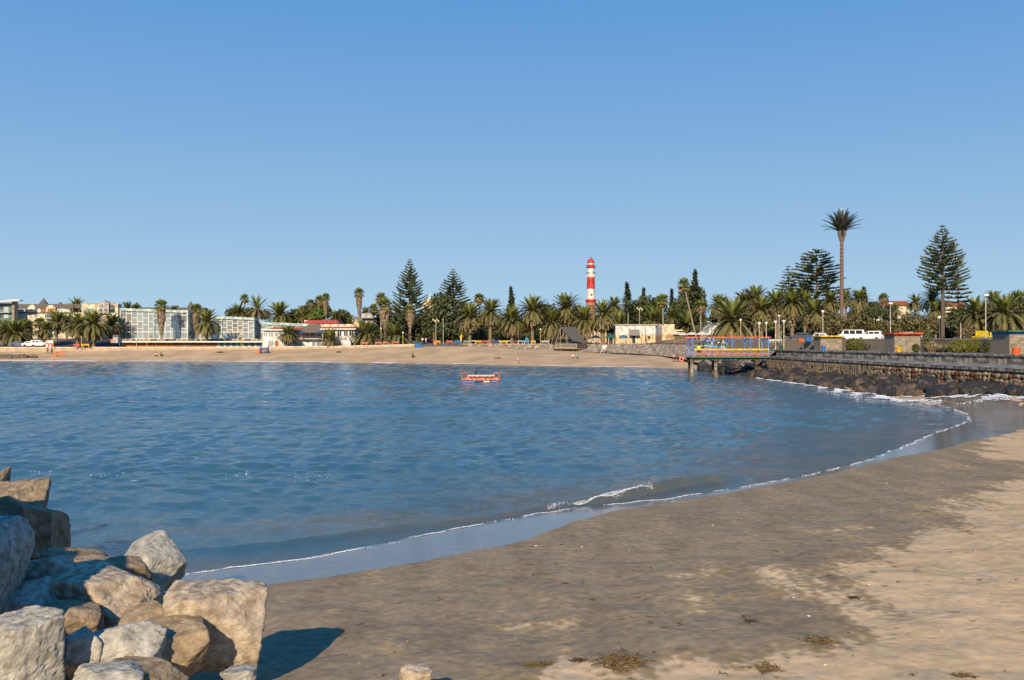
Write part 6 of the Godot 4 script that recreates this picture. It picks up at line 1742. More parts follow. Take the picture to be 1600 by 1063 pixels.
func build_objects():
	var yel := mat("lamp_yellow", Color(0.60, 0.44, 0.06), 0.6, "soft", 2.0); var crm := mat("lamp_cream", Color(0.60, 0.50, 0.30), 0.6, "soft", 2.0); var gry := mat("lamp_steel", Color(0.50, 0.47, 0.43), 0.5, "soft", 2.0); var drk := mat("lamp_dark", Color(0.07, 0.075, 0.09), 0.6)
	var L := [
		[83, 520, 253, 3.1, yel, "globe", "yellow lamp post beside the red and white beach kiosk"], [213, 531, 252.5, 3.1, gry, "globe", "short grey post before the orange doors"], [229.5, 519.5, 256, 3.1, yel, "none", "plain yellow post before the tall glass hall"],
		[127, 524, 257, 3.1, yel, "none", "plain yellow post between two date palms"], [377, 522, 253, 3.1, yel, "globe", "yellow lamp post before the turquoise doors"], [504.5, 519.5, 254, 3.3, yel, "none", "yellow post at the restaurant terrace"],
		[595.5, 513, 256, 3.6, yel, "globe", "yellow lamp post between the spreading palms"], [629.5, 520, 253, 3.7, yel, "globe", "yellow lamp post at the edge of the lawn"], [678, 519, 251, 4.0, yel, "none", "yellow post with an orange foot by the slipway"],
		[681, 499, 254, 4.0, gry, "flood", "tall floodlight mast with lamps beside the slipway"], [692.5, 497, 258, 4.0, gry, "none", "bare grey pole beside the floodlight mast"], [844.5, 515, 254, 4.0, yel, "globe", "yellow lamp post beside the lookout palms"],
		[946.5, 515, 250, 4.05, yel, "none", "yellow post in front of the green parasol"], [981.5, 488, 264, 4.1, gry, "none", "thin pole rising behind the flat cream building"], [999.5, 481, 266, 4.1, gry, "flood", "floodlight mast behind the flat cream building"],
		[1112, 503, 215, 4.4, gry, "arm", "grey lamp post with an arm beside the widest palm"], [1157.5, 500, 196, 4.7, crm, "globe", "thin lamp post in front of the widest palm"], [1186.5, 503.5, 150, 3.5, crm, "bowl", "cream lamp post at the end of the jetty"],
		[1197.5, 503, 165, 3.5, crm, "bowl", "cream lamp post behind the jetty's last post"], [1212, 501, 147, 3.5, crm, "bowl", "first of two tall cream lamp posts beside the jetty"], [1225, 500, 146, 3.5, crm, "bowl", "second tall cream lamp post, nearer the green bin"],
		[1217.5, 492, 182, 4.7, gry, "bowl", "grey lamp post with a yellow head among the palms"], [1220.5, 515, 184, 4.7, gry, "none", "short grey post among the palm trunks"], [1286, 487, 160, 4.7, gry, "globe", "white globe lamp post above the yellow roofed kiosk"],
		[1391.5, 473, 150, 4.7, gry, "top", "thin white lamp post beside the red roofed kiosk"], [1468, 496, 150, 4.7, drk, "globe", "dark post with a white cap by the domed conifer"], [1501.5, 503, 150, 4.7, gry, "none", "thin grey pole above the clipped bush"], [1540.5, 460, 132, 4.7, gry, "top", "tallest white lamp post above the yellow play bench"]]
	for q in L: lamp(q[0], q[1], q[2], q[3], q[4], q[5], q[6], 0.07 if q[2] < 170 else 0.07)
	var B := [[115, 125, Color(0.55, 0.12, 0.07), "red painted bench beside the full date palm"], [127, 140, Color(0.66, 0.38, 0.04), "yellow painted bench left of the changing rooms"], [678, 688.5, Color(0.68, 0.36, 0.03), "yellow bench next to the orange footed post"], [697, 708, Color(0.52, 0.12, 0.05), "red bench next to the darker blue one"], [709.5, 721, Color(0.03, 0.17, 0.52), "strong blue bench below the domed dark tree"], [724, 736.5, Color(0.25, 0.30, 0.20), "grey green bench with white rail behind"], [742, 751, Color(0.68, 0.40, 0.04), "yellow bench next to a long red one"], [752, 764, Color(0.50, 0.12, 0.06), "long red bench by the tall date palm"], [771, 778.5, Color(0.02, 0.07, 0.30), "dark blue bench by the tall date palm"], [782, 794, Color(0.70, 0.44, 0.03), "bright yellow bench between two palm trunks"], [803, 809.5, Color(0.30, 0.05, 0.04), "short dark red bench by a palm trunk"], [814.5, 827, Color(0.18, 0.34, 0.62), "pale blue bench under the turquoise parasol"], [829.5, 837, Color(0.66, 0.40, 0.04), "short yellow bench by the tall arching palm"], [846, 858, Color(0.5, 0.52, 0.48), "whitish bench beside the lookout palms"], [565, 575, Color(0.55, 0.14, 0.07), "red bench under the spreading palm at the restaurant"], [586, 597, Color(0.52, 0.15, 0.10), "faded red bench between the spreading palms"], [599, 607, Color(0.48, 0.17, 0.12), "shorter faded red bench between the spreading palms"], [612, 624, Color(0.50, 0.16, 0.10), "faded red bench beneath the blue sign palm"]]
	for q in B: bench(q[0], q[1], 252.5, q[2], q[3])
	# white rail behind the benches
	var o := thing("guard_rail", "low white rail behind the painted benches", "rail", Vector3(-9, 4.0, -256))
	for k in 11: face("rail_post", M["white_frame"], o, 724 + k * 9.5, 533, 724.7 + k * 9.5, 538, 256, 0.1)
	face("rail_bar", M["white_frame"], o, 724, 532.4, 820, 533.3, 256, 0.1)
	o = thing("guard_rail", "white rail along the edge of the car park above the retaining wall", "rail", Vector3(44, 5.2, -160))
	for k in 8: face("rail_post", M["white_frame"], o, 1203 + k * 4.6, 531.6, 1203.7 + k * 4.6, 536, 160, 0.1)
	face("rail_bar", M["white_frame"], o, 1202, 531, 1238, 532.2, 160, 0.1)
	# beach boxes and signs
	o = thing("storage_box", "blue storage box on the sand below the lawn", "box", grounded(653.5, 243))
	part("body", mat("box_blue", Color(0.02, 0.14, 0.45), 0.6, "soft", 2.0), o, Vector3(-0.85, 0, 0), Vector3(0.85, 0.95, -1.0))
	part("lid", mat("box_lid", Color(0.03, 0.17, 0.5), 0.55, "soft", 2.0), o, Vector3(-0.9, 0.953, 0.05), Vector3(0.9, 1.06, -1.05))
	o = thing("lifeguard_stand", "low blue lifeguard stand on the sand before the turquoise doors", "stand", grounded(412, 244))
	var lb := mat("stand_blue", Color(0.05, 0.09, 0.24), 0.7, "soft", 1.0)
	for x in [-0.9, 0.9]:
		for z in [-0.8, 0.0]: part("leg", lb, o, Vector3(x - 0.14, 0, z - 0.1), Vector3(x + 0.14, 1.95 if z < -0.5 else 1.2, z + 0.1))
	part("platform", lb, o, Vector3(-0.755, 0.55, -0.85), Vector3(0.755, 0.65, 0.15))
	part("seat_back", lb, o, Vector3(-0.755, 0.9, -0.85), Vector3(0.755, 1.3, -0.75))
	o = thing("life_ring", "round orange rescue float beside the blue lifeguard stand", "buoy", grounded(402.5, 244.5))
	var t := MB.new()
	var ringp := []; var ringr := []
	for k in 17:
		ringp.append(Vector3(cos(TAU * k / 16.0) * 0.34, 0.42 + sin(TAU * k / 16.0) * 0.34, 0)); ringr.append(0.13)
	t.tube(ringp, ringr, 8, false)
	put(t, "ring", mat("float_orange", Color(0.75, 0.15, 0.03), 0.6), o)
	o = thing("beach_kiosk", "small red and white beach kiosk beside the parked cars", "kiosk", P(76.5, 543, 254))
	face("lower_wall", mat("kiosk_red", Color(0.48, 0.06, 0.05), 0.7), o, 70.5, 536.5, 82, 543.5, 254, 1.8)
	poly("upper_wall", M["white_wall"], o, [[70.5, 536.5], [82, 536.5], [82, 533], [79, 531.8], [73.5, 531.8], [70.5, 533]], 254, 1.8)
	for x in [72, 77]: face("panel", M["white_frame"], o, x, 538.5, x + 2.4, 542, 253.97, 0.02)
	o = thing("rental_board", "orange rescue board leaning on a stand near the rock pile", "board", grounded(85, 243))
	part("board", mat("board_orange", Color(0.75, 0.13, 0.03), 0.6), o, Vector3(-0.42, 0.1, 0), Vector3(0.42, 1.0, -0.25))
	part("foot", mat("board_dark", Color(0.12, 0.08, 0.06), 0.8), o, Vector3(0.45, 0.05, -0.1), Vector3(0.95, 0.35, -0.5))
	o = thing("climbing_frame", "orange frame of leaning boards on the beach near the rock pile", "frame", grounded(96, 243))
	for k in 5:
		var b := MB.new()
		b.box(Vector3(-0.6 + k * 0.3, 0.75, 0), Vector3(0.09, 1.5, 0.1), Basis(Vector3(0, 0, 1), -0.3 + 0.16 * k))
		put(b, "plank", mat("frame_orange", Color(0.55, 0.16, 0.06), 0.7), o)
	part("cross_plank", M["frame_orange"], o, Vector3(-0.8, 0.85, 0.06), Vector3(0.8, 0.97, 0.12))
	o = thing("notice_sign", "blue sign post under the spreading palm", "sign", P(623, 538, 254))
	face("panel", mat("sign_blue", Color(0.04, 0.28, 0.55), 0.6), o, 621.6, 525, 624, 534, 254, 0.15)
	face("post", M["lamp_steel"], o, 622.5, 534, 623, 538, 254, 0.1)
	o = thing("direction_post", "yellow arrow shaped sign at the end of the bench row", "sign", P(721, 538.5, 253))
	poly("arrow", mat("sign_yellow", Color(0.62, 0.36, 0.04), 0.7), o, [[717.5, 527], [721.5, 527], [721.5, 521.5]], 253, 0.2)
	face("post", M["sign_yellow"], o, 719, 527, 721.5, 538.5, 253, 0.25)
	o = thing("orange_drum", "orange drum at the foot of the yellow post by the slipway", "bin", P(680.5, 540, 250.5))
	t = MB.new(); t.lathe(Vector3.ZERO, [Vector2(0.3, 0), Vector2(0.34, 0.1), Vector2(0.34, 0.8), Vector2(0.28, 0.9), Vector2(0, 0.9)], 12)
	put(t, "drum", mat("drum_orange", Color(0.8, 0.22, 0.02), 0.6), o)
	# cars
	car(30, 256, 3.2, 0.25, Color(0.05, 0.07, 0.14), "car", "dark blue car parked beside the broad date palm")
	car(48, 255.5, 3.2, 0.3, Color(0.55, 0.55, 0.53), "car", "silver white car parked behind the beach rocks")
	car(62, 255, 3.2, 0.1, Color(0.66, 0.65, 0.62), "suv", "white car parked beside the red and white kiosk")
	car(10, 258, 3.2, 0.2, Color(0.05, 0.05, 0.055), "car", "black car under the palms at the end of the car park")
	car(672, 275, 4.1, 0.9, Color(0.30, 0.03, 0.03), "car", "dark red car parked at the top of the slipway")
	car(1250, 165, 4.8, 2.7, Color(0.025, 0.03, 0.045), "car", "dark car parked behind the orange and blue bins")
	car(1279, 168, 4.75, 2.6, Color(0.68, 0.68, 0.66), "car", "white car with only its bonnet showing beside the yellow roofed kiosk")
	car(1329, 178, 4.85, 3.05, Color(0.70, 0.70, 0.68), "van", "white van parked in front of the tamarisks")
	car(1360, 175, 4.85, 2.5, Color(0.68, 0.68, 0.67), "suv", "white car with a sloping nose parked beside the white van")
	car(1422, 172, 4.95, 0.1, Color(0.32, 0.33, 0.34), "car", "silver car showing above the red roofed kiosk")
	car(1398, 168, 4.6, 0.4, Color(0.6, 0.6, 0.6), "car", "white car half hidden by the red roofed kiosk")
	for q in [[1252.5, 529.2, 534, 4.4, Color(0.66, 0.12, 0.03), "orange waste bin on the wall in front of the dark car"], [1264, 526.3, 533.6, 4.4, Color(0.03, 0.14, 0.48), "blue waste bin on the wall in front of the dark car"]]:
		o = thing("waste_bin", q[5], "bin", P(q[0], q[2], 152))
		var id := "wb%d" % int(q[0])
		part("body", mat(id, q[4], 0.6, "soft", 1.0), o, Vector3(-0.42, 0, 0), Vector3(0.42, (q[2] - q[1]) * 152 / F - 0.1, -0.5))
		part("lid", M[id], o, Vector3(-0.46, (q[2] - q[1]) * 152 / F - 0.097, 0.04), Vector3(0.46, (q[2] - q[1]) * 152 / F, -0.54))
	bin_(1287, 141, 0.62, 0.32, Color(0.02, 0.16, 0.55), "blue bin at the foot of the yellow roofed kiosk")
	bin_(1404.5, 121, 0.62, 0.34, Color(0.70, 0.42, 0.02), "yellow bin at the foot of the red roofed kiosk")
	bin_(1588, 99, 0.72, 0.40, Color(0.75, 0.13, 0.03), "orange bin at the corner of the green roofed kiosk")
	bin_(1221, 143, 0.62, 0.24, Color(0.02, 0.10, 0.03), "small green bin between the two tall cream lamp posts")
	o = thing("play_bench", "yellow slatted play bench above the clipped bush", "bench", P(1537, 528, 140))
	var py := mat("play_yellow", Color(0.68, 0.50, 0.01), 0.6, "soft", 1.0)
	for k in 4: face("back_slat", py, o, 1524.5, 517.3 + k * 2.0, 1549, 518.8 + k * 2.0, 140, 0.1)
	face("seat", py, o, 1519, 526, 1550, 527.2, 139.4, 0.6)
	for k in 6: face("leg", py, o, 1519.5 + k * 5.7, 527.2, 1521 + k * 5.7, 531.5, 139.6, 0.1)
	face("arm", py, o, 1547.3, 517, 1549.8, 528, 139.5, 0.1)
	o = thing("plank_bench", "white bench rail on the path behind the jetty", "bench", P(1138, 540, 189))
	face("seat", M["white_frame"], o, 1124, 536, 1152, 536.9, 189, 0.4)
	for x in [1126, 1138, 1150]: face("leg", M["lamp_steel"], o, x, 536.9, x + 0.8, 540.5, 189.1, 0.2)
	# orange flagged posts by the jetty
	for q in [[1112.5, 537, 543.5, Color(0.70, 0.45, 0.02), "yellow marker post behind the jetty"], [1157.5, 539, 545.5, Color(0.75, 0.12, 0.03), "orange marker cone behind the jetty"]]:
		o = thing("marker", q[4], "marker", P(q[0], 539.8, 187))
		t = MB.new(); t.lathe(Vector3.ZERO, [Vector2(0.3, 0), Vector2(0.26, 0.06), Vector2(0.16, 0.5), Vector2(0.08, 0.72), Vector2(0, 0.74)], 10)
		put(t, "cone", mat("marker%d" % int(q[0]), q[3], 0.6), o)
	# pile of rocks on the far beach
	var small := []
	for k in 4: small.append(rock_mesh(Vector3(0.8, 0.5, 0.7), 380 + k, 7, 6, 9.0, 0.06, 0.35))
	for k in 26:
		var px := rng.randf_range(-6.0, 54.0)
		var py2 := lerpf(551.5, 546.5, clampf(px / 40.0, 0.0, 1.0)) + rng.randf_range(-2.0, 2.5)
		var p := P(px, py2, 242.0)
		var rk := put(small[k % 4], "beach_rock", mat("far_rock", Color(0.17, 0.14, 0.11), 0.9, "fine", 1.0))
		rk.transform = Transform3D(Basis(Vector3.UP, rng.randf() * TAU).scaled(Vector3.ONE * rng.randf_range(0.7, 1.3)), Vector3(p.x, sand(p.x, p.z) + rng.randf_range(0.0, 0.35), p.z))
		tag(rk, "%s brown rock, %s of the pile below the parked cars" % [["small", "flat", "large", "upright"][k % 4], "seaward end" if px < 14.0 else ("middle" if px < 34.0 else "landward end")], "rock", "rock pile on the far beach")

# ---------------------------------------------------------------- wet sand, foam, shells and seaweed
func foam_dab(m: MB, p: Vector3, r: float, stretch: Vector2, rr: RandomNumberGenerator):
	var n := 6
	var c := m.vert(p + Vector3(0, 0.012 + r * 0.1, 0), Vector3.UP)
	var o := rr.randf() * TAU
	var ring := []
	for k in n:
		var a := o + TAU * k / n
		var q := Vector3(cos(a) * stretch.x, 0, sin(a) * stretch.y) * r * rr.randf_range(0.55, 1.25)
		ring.append(m.vert(p + q, (Vector3.UP + q.normalized() * 0.4).normalized()))
	for k in n: m.ix.append_array([c, ring[k], ring[(k + 1) % n]])
func build_shore():
	var rr := RandomNumberGenerator.new()
	rr.seed = 77
	# a thin sheet of water left by the last wave
	var w := [[4, 2.0], [5, 2.2], [6, 2.3], [7, 2.5], [8, 2.7], [9, 2.4], [10, 1.8], [11, 0.9], [12, 0.55], [13, 0.4], [14, 0.35], [15, 0.5], [16, 2.0], [17, 3.6], [18, 4.6], [19, 5.4], [20, 6.0], [21, 6.0], [22, 3.0]]
	var m := MB.new()
	var rows := 0
	var NA := 10
	for k in w.size() - 1:
		var a := Vector2(SHORE[w[k][0]][0], SHORE[w[k][0]][1]); var b := Vector2(SHORE[w[k + 1][0]][0], SHORE[w[k + 1][0]][1])
		var n := maxi(2, int(a.distance_to(b) / 0.4))
		for s in n:
			var t := float(s) / n
			var p := a.lerp(b, t)
			var out := Vector2.ZERO
			var e := 1.5
			out = Vector2(inland(p.x + e, p.y) - inland(p.x - e, p.y), inland(p.x, p.y + e) - inland(p.x, p.y - e)).normalized()
			var width: float = lerpf(w[k][1], w[k + 1][1], smoothstep(0.0, 1.0, t)) * (1.0 + 0.10 * nb2.get_noise_2d(p.x * 0.7, p.y * 0.7)) + 0.05
			for j in NA + 1:
				var q := p + out * lerpf(-0.9, width, float(j) / NA)
				m.vert(Vector3(q.x, maxf(sand(q.x, q.y) + 0.014 * (1.0 - float(j) / NA * 0.7), -0.2), q.y), Vector3.UP + Vector3(-out.x, 0, -out.y) * 0.05)
			if rows > 0:
				var base := (rows - 1) * (NA + 1)
				for j in NA:
					var i := base + j
					m.ix.append_array([i, i + NA + 1, i + NA + 2, i, i + NA + 2, i + 1])
			rows += 1
	var film := StandardMaterial3D.new()
	film.albedo_color = Color(0.30, 0.27, 0.24, 0.22); film.transparency = BaseMaterial3D.TRANSPARENCY_ALPHA
	film.roughness = 0.13; film.metallic_specular = 0.6
	tag(put(m, "water_film", film), "", "", "", "structure")
	# foam
	m = MB.new()
	# the lip of the last wave: a thin broken ribbon
	for k in range(3, 22):
		var a := Vector2(SHORE[k][0], SHORE[k][1]); var b := Vector2(SHORE[k + 1][0], SHORE[k + 1][1])
		var n := int(a.distance_to(b) / 0.07)
		var last := -1
		for s in n + 1:
			var p := a.lerp(b, float(s) / n)
			var g := nb.get_noise_2d(p.x * 5.0, p.y * 5.0) + 0.35 * nb2.get_noise_2d(p.x * 2.0, p.y * 2.0) + (0.16 if p.x < 4.0 else -0.02)
			var off := 0.22 * nb2.get_noise_2d(p.x * 0.6, p.y * 0.6)
			p += Vector2(off * 0.4, off)
			var wd := clampf(g * 0.11, 0.0, 0.026) * rr.randf_range(0.5, 1.3)
			if g > -0.1:
				for dab in 3: foam_dab(m, Vector3(p.x + rr.randfn(0.0, 0.04), maxf(sand(p.x, p.y), 0.0) + 0.022, p.y + rr.randfn(-0.02, 0.035)), rr.randf_range(0.004, 0.013), Vector2(1.6, 0.8), rr)
			if wd <= 0.004:
				last = -1; continue
			var y := maxf(sand(p.x, p.y), 0.0) + 0.022
			var q := m.vert(Vector3(p.x, y, p.y + wd), Vector3(0, 1, 0.3)); m.vert(Vector3(p.x, y + wd * 0.5, p.y), Vector3.UP); m.vert(Vector3(p.x, y - 0.01, p.y - wd * 1.3), Vector3(0, 1, -0.3))
			if last >= 0: m.ix.append_array([last, q + 1, q, last, last + 1, q + 1, last + 1, q + 2, q + 1, last + 1, last + 2, q + 2])
			last = q
	# the spilling part of the small breaker
	for k in 900:
		var t := rr.randf() * 2.0
		var p := Vector2(1.0, -29.2).lerp(Vector2(2.9, -30.8), t) if t < 1.0 else Vector2(2.9, -30.8).lerp(Vector2(4.6, -32.6), t - 1.0)
		var lump := nb.get_noise_2d(p.x * 9.0, p.y * 9.0)
		if lump < rr.randf_range(-0.45, 0.35): continue
		p += Vector2(0.66, 0.75) * rr.randfn(0.03, 0.03 + 0.08 * maxf(lump, 0.0))
		foam_dab(m, Vector3(p.x, crest(p.x, p.y) + 0.025, p.y), rr.randf_range(0.006, 0.017), Vector2(1.2, 0.9), rr)
	for k in 7:
		var off := rr.randfn(0.03, 0.05)
		var t0 := rr.randf_range(0.0, 1.7)
		var last := -1
		for s in int(rr.randf_range(8.0, 34.0)):
			var t := t0 + s * 0.022
			if t > 2.0: break
			var p := Vector2(1.0, -29.2).lerp(Vector2(2.9, -30.8), t) if t < 1.0 else Vector2(2.9, -30.8).lerp(Vector2(4.6, -32.6), t - 1.0)
			p += Vector2(0.66, 0.75) * (off + 0.05 * nb2.get_noise_2d(t * 14.0, k * 9.0) + rr.randfn(0.0, 0.012))
			var wd := rr.randf_range(0.003, 0.012)
			var y := crest(p.x, p.y) + 0.03
			var q := m.vert(Vector3(p.x + wd, y - 0.005, p.y + wd), Vector3(0.3, 1, 0.3)); m.vert(Vector3(p.x, y + 0.012, p.y), Vector3.UP); m.vert(Vector3(p.x - wd, y, p.y - wd), Vector3(-0.3, 1, -0.3))
			if last >= 0: m.ix.append_array([last, q + 1, q, last, last + 1, q + 1, last + 1, q + 2, q + 1, last + 1, last + 2, q + 2])
			last = q
	# wash along the foot of the black rocks
	for k in 15000:
		var z := rr.randf_range(-131.0, -71.0)
		var tx := toe_x(z)
		var spread := 3.4 * smoothstep(-108.0, -82.0, z) + 0.7
		var x := tx + 0.3 - absf(rr.randfn(0.0, 0.5)) * spread
		if silt.get_noise_2d(x * 3.0, z * 1.3) < lerpf(-0.02, 0.16, clampf((tx - x) / (spread + 0.5), 0.0, 1.0)): continue
		foam_dab(m, Vector3(x, maxf(0.03, sand(x, z) + 0.02) + 0.02, z), rr.randf_range(0.03, 0.15), Vector2(0.9, 1.3), rr)
	# broken wavelets on the far shore
	for k in 3600:
		var x := rr.randf_range(-135.0, 24.0)
		var best := 0.0
		for j in range(29, SHORE.size() - 1):
			if (SHORE[j][0] - x) * (SHORE[j + 1][0] - x) <= 0.0: best = lerpf(SHORE[j][1], SHORE[j + 1][1], (x - SHORE[j][0]) / (SHORE[j + 1][0] - SHORE[j][0]))
		if best == 0.0: continue
		var z := best + (0.4 if rr.randf() < 0.45 or x > -25.0 else rr.randf_range(0.5, 5.0))
		if nb.get_noise_2d(x * 0.35, z * 1.4) < (0.0 if x < -40.0 else 0.12): continue
		foam_dab(m, Vector3(x, 0.10, z), rr.randf_range(0.12, 0.5), Vector2(2.0, 0.7), rr)
	for q in [[-33.5, -62.0], [-28.5, -60.0], [-24.0, -58.5], [-16.0, -59.5], [-11.5, -57.5], [-21.5, -57.0]]:
		for k in 9: foam_dab(m, Vector3(q[0] * 0.62 + rr.randfn(0.0, 0.3), 0.06, q[1] * 0.62 + rr.randfn(0.0, 0.35)), rr.randf_range(0.008, 0.03), Vector2(1.5, 0.7), rr)
	tag(put(m, "foam", mat("foam", Color(0.78, 0.79, 0.80), 0.6)), "white foam along the water's edge and the rocks", "foam", "", "stuff")
	# shells and pebbles on the sand
	var sm := rock_mesh(Vector3(0.5, 0.28, 0.4), 901, 3, 4, 8.0, 0.04)
	var mm := MultiMesh.new()
	mm.transform_format = MultiMesh.TRANSFORM_3D; mm.use_colors = true; mm.mesh = sm
	var put_at := []
	for k in 9000:
		var x := rr.randf_range(-7.0, 26.0); var z := rr.randf_range(-9.0, -52.0)
		var s := inland(x, z)
		if s < 0.4 or rr.randf() > exp(z / 26.0) * 1.8: continue
		if nb.get_noise_2d(x * 4.0, z * 9.0) < rr.randf_range(-0.35, 0.45): continue
		put_at.append(Vector3(x, sand(x, z), z))
	mm.instance_count = put_at.size()
	for k in put_at.size():
		var sc := 0.01 + 0.05 * pow(rr.randf(), 5.0)
		mm.set_instance_transform(k, Transform3D(Basis.from_euler(Vector3(rr.randf_range(-0.3, 0.3), rr.randf() * TAU, 0)).scaled(Vector3(sc, sc * 0.7, sc)), put_at[k] + Vector3(0, sc * 0.1, 0)))
		mm.set_instance_color(k, [Color(0.55, 0.50, 0.42), Color(0.06, 0.045, 0.035), Color(0.30, 0.17, 0.08), Color(0.28, 0.22, 0.15), Color(0.09, 0.07, 0.05), Color(0.12, 0.09, 0.06), Color(0.2, 0.15, 0.1)][rr.randi() % 7])
	var mi := MultiMeshInstance3D.new()
	mi.multimesh = mm; mi.name = "pebbles"
	var pm := StandardMaterial3D.new()
	pm.vertex_color_use_as_albedo = true; pm.roughness = 0.7
	mi.material_override = pm
	add_child(mi)
	tag(mi, "shells and pebbles scattered over the damp sand", "pebbles", "", "stuff")
	# scraps and clumps of seaweed
	mm = MultiMesh.new()
	mm.transform_format = MultiMesh.TRANSFORM_3D; mm.mesh = weed(7, 0.09, 5, 911)
	put_at = []
	for k in 2600:
		var x := rr.randf_range(-5.0, 22.0); var z := rr.randf_range(-9.5, -40.0)
		if inland(x, z) < 3.0 or rr.randf() > exp(z / 22.0) * 1.2 or nb.get_noise_2d(x * 3.0 + 40.0, z * 8.0) < 0.12: continue
		put_at.append(Vector3(x, sand(x, z) + 0.004, z))
	mm.instance_count = put_at.size()
	for k in put_at.size(): mm.set_instance_transform(k, Transform3D(Basis(Vector3.UP, rr.randf() * TAU).scaled(Vector3.ONE * rr.randf_range(0.35, 1.1)), put_at[k]))
	mi = MultiMeshInstance3D.new()
	mi.multimesh = mm; mi.name = "seaweed_scraps"; mi.material_override = mat("weed_dark", Color(0.055, 0.038, 0.018), 0.7)
	add_child(mi)
	tag(mi, "dark scraps of seaweed strewn over the sand", "seaweed", "", "stuff")
	var C := [[1282, 1003, 0.20, "upright brown tuft of seaweed on the dry sand"], [972, 1037, 0.30, "widest brown seaweed tangle, beside a pale shell"], [842, 1042, 0.18, "ragged seaweed clump lying beside white shells"], [1200, 1048, 0.16, "flat seaweed clump on the dry sand with small shells near it"], [1505, 1057, 0.12, "small dark knot of seaweed on dry sand"], [1173, 972, 0.10, "short black strip of seaweed at the damp sand's edge"], [1334, 935, 0.10, "thin black seaweed strip on the damp sand"], [908, 1033, 0.11, "little yellowish seaweed clump near the wide tangle"]]
	for q in C:
		var p := on_sand(q[0], q[1], 9.0, 30.0)
		var o := put(weed(54, q[2], 22, int(q[0])), "seaweed_clump", mat("weed_brown", Color(0.13, 0.085, 0.03), 0.65) if q[2] > 0.11 else M["weed_dark"])
		o.position = p + Vector3(0, 0.005, 0)
		tag(o, q[3], "seaweed", "seaweed clumps on the sand")
func toe_x(z: float) -> float:
	for k in TOE.size() - 1:
		if z >= TOE[k + 1][1]: return lerpf(TOE[k][0], TOE[k + 1][0], clampf((z - TOE[k][1]) / (TOE[k + 1][1] - TOE[k][1]), 0.0, 1.0))
	return TOE[-1][0]
func on_sand(px: float, py: float, d0: float, d1: float) -> Vector3:   # where the line of sight of a pixel meets the sand
	var best := 1e9
	var r := Vector3.ZERO
	var d := d0
	while d < d1:
		var x := (px - 800.0) * d / F
		var y := maxf(sand(x, -d), -0.25)
		var e := absf(531.5 + (EYE - y) * F / d - py)
		if e < best: best = e; r = Vector3(x, y, -d)
		d += (d1 - d0) / 400.0
	return r
func weed(n: int, size: float, seg: int, s: int) -> ArrayMesh:
	var r := RandomNumberGenerator.new()
	r.seed = s
	var m := MB.new()
	for k in n:
		var p := Vector3(r.randfn(), 0, r.randfn()) * size * 0.42 + Vector3(0, 0.005, 0)
		var a := r.randf() * TAU
		var pts := []; var rad := []
		for q in 6:
			pts.append(p); rad.append(size * 0.022 * r.randf_range(0.5, 1.6))
			a += r.randf_range(-0.8, 0.8)
			p += Vector3(cos(a), r.randf_range(-0.35, 0.45), sin(a)) * size * 0.17
			p.y = clampf(p.y, 0.004, size * 0.4)
		m.tube(pts, rad, 4, false)
	return m.mesh()

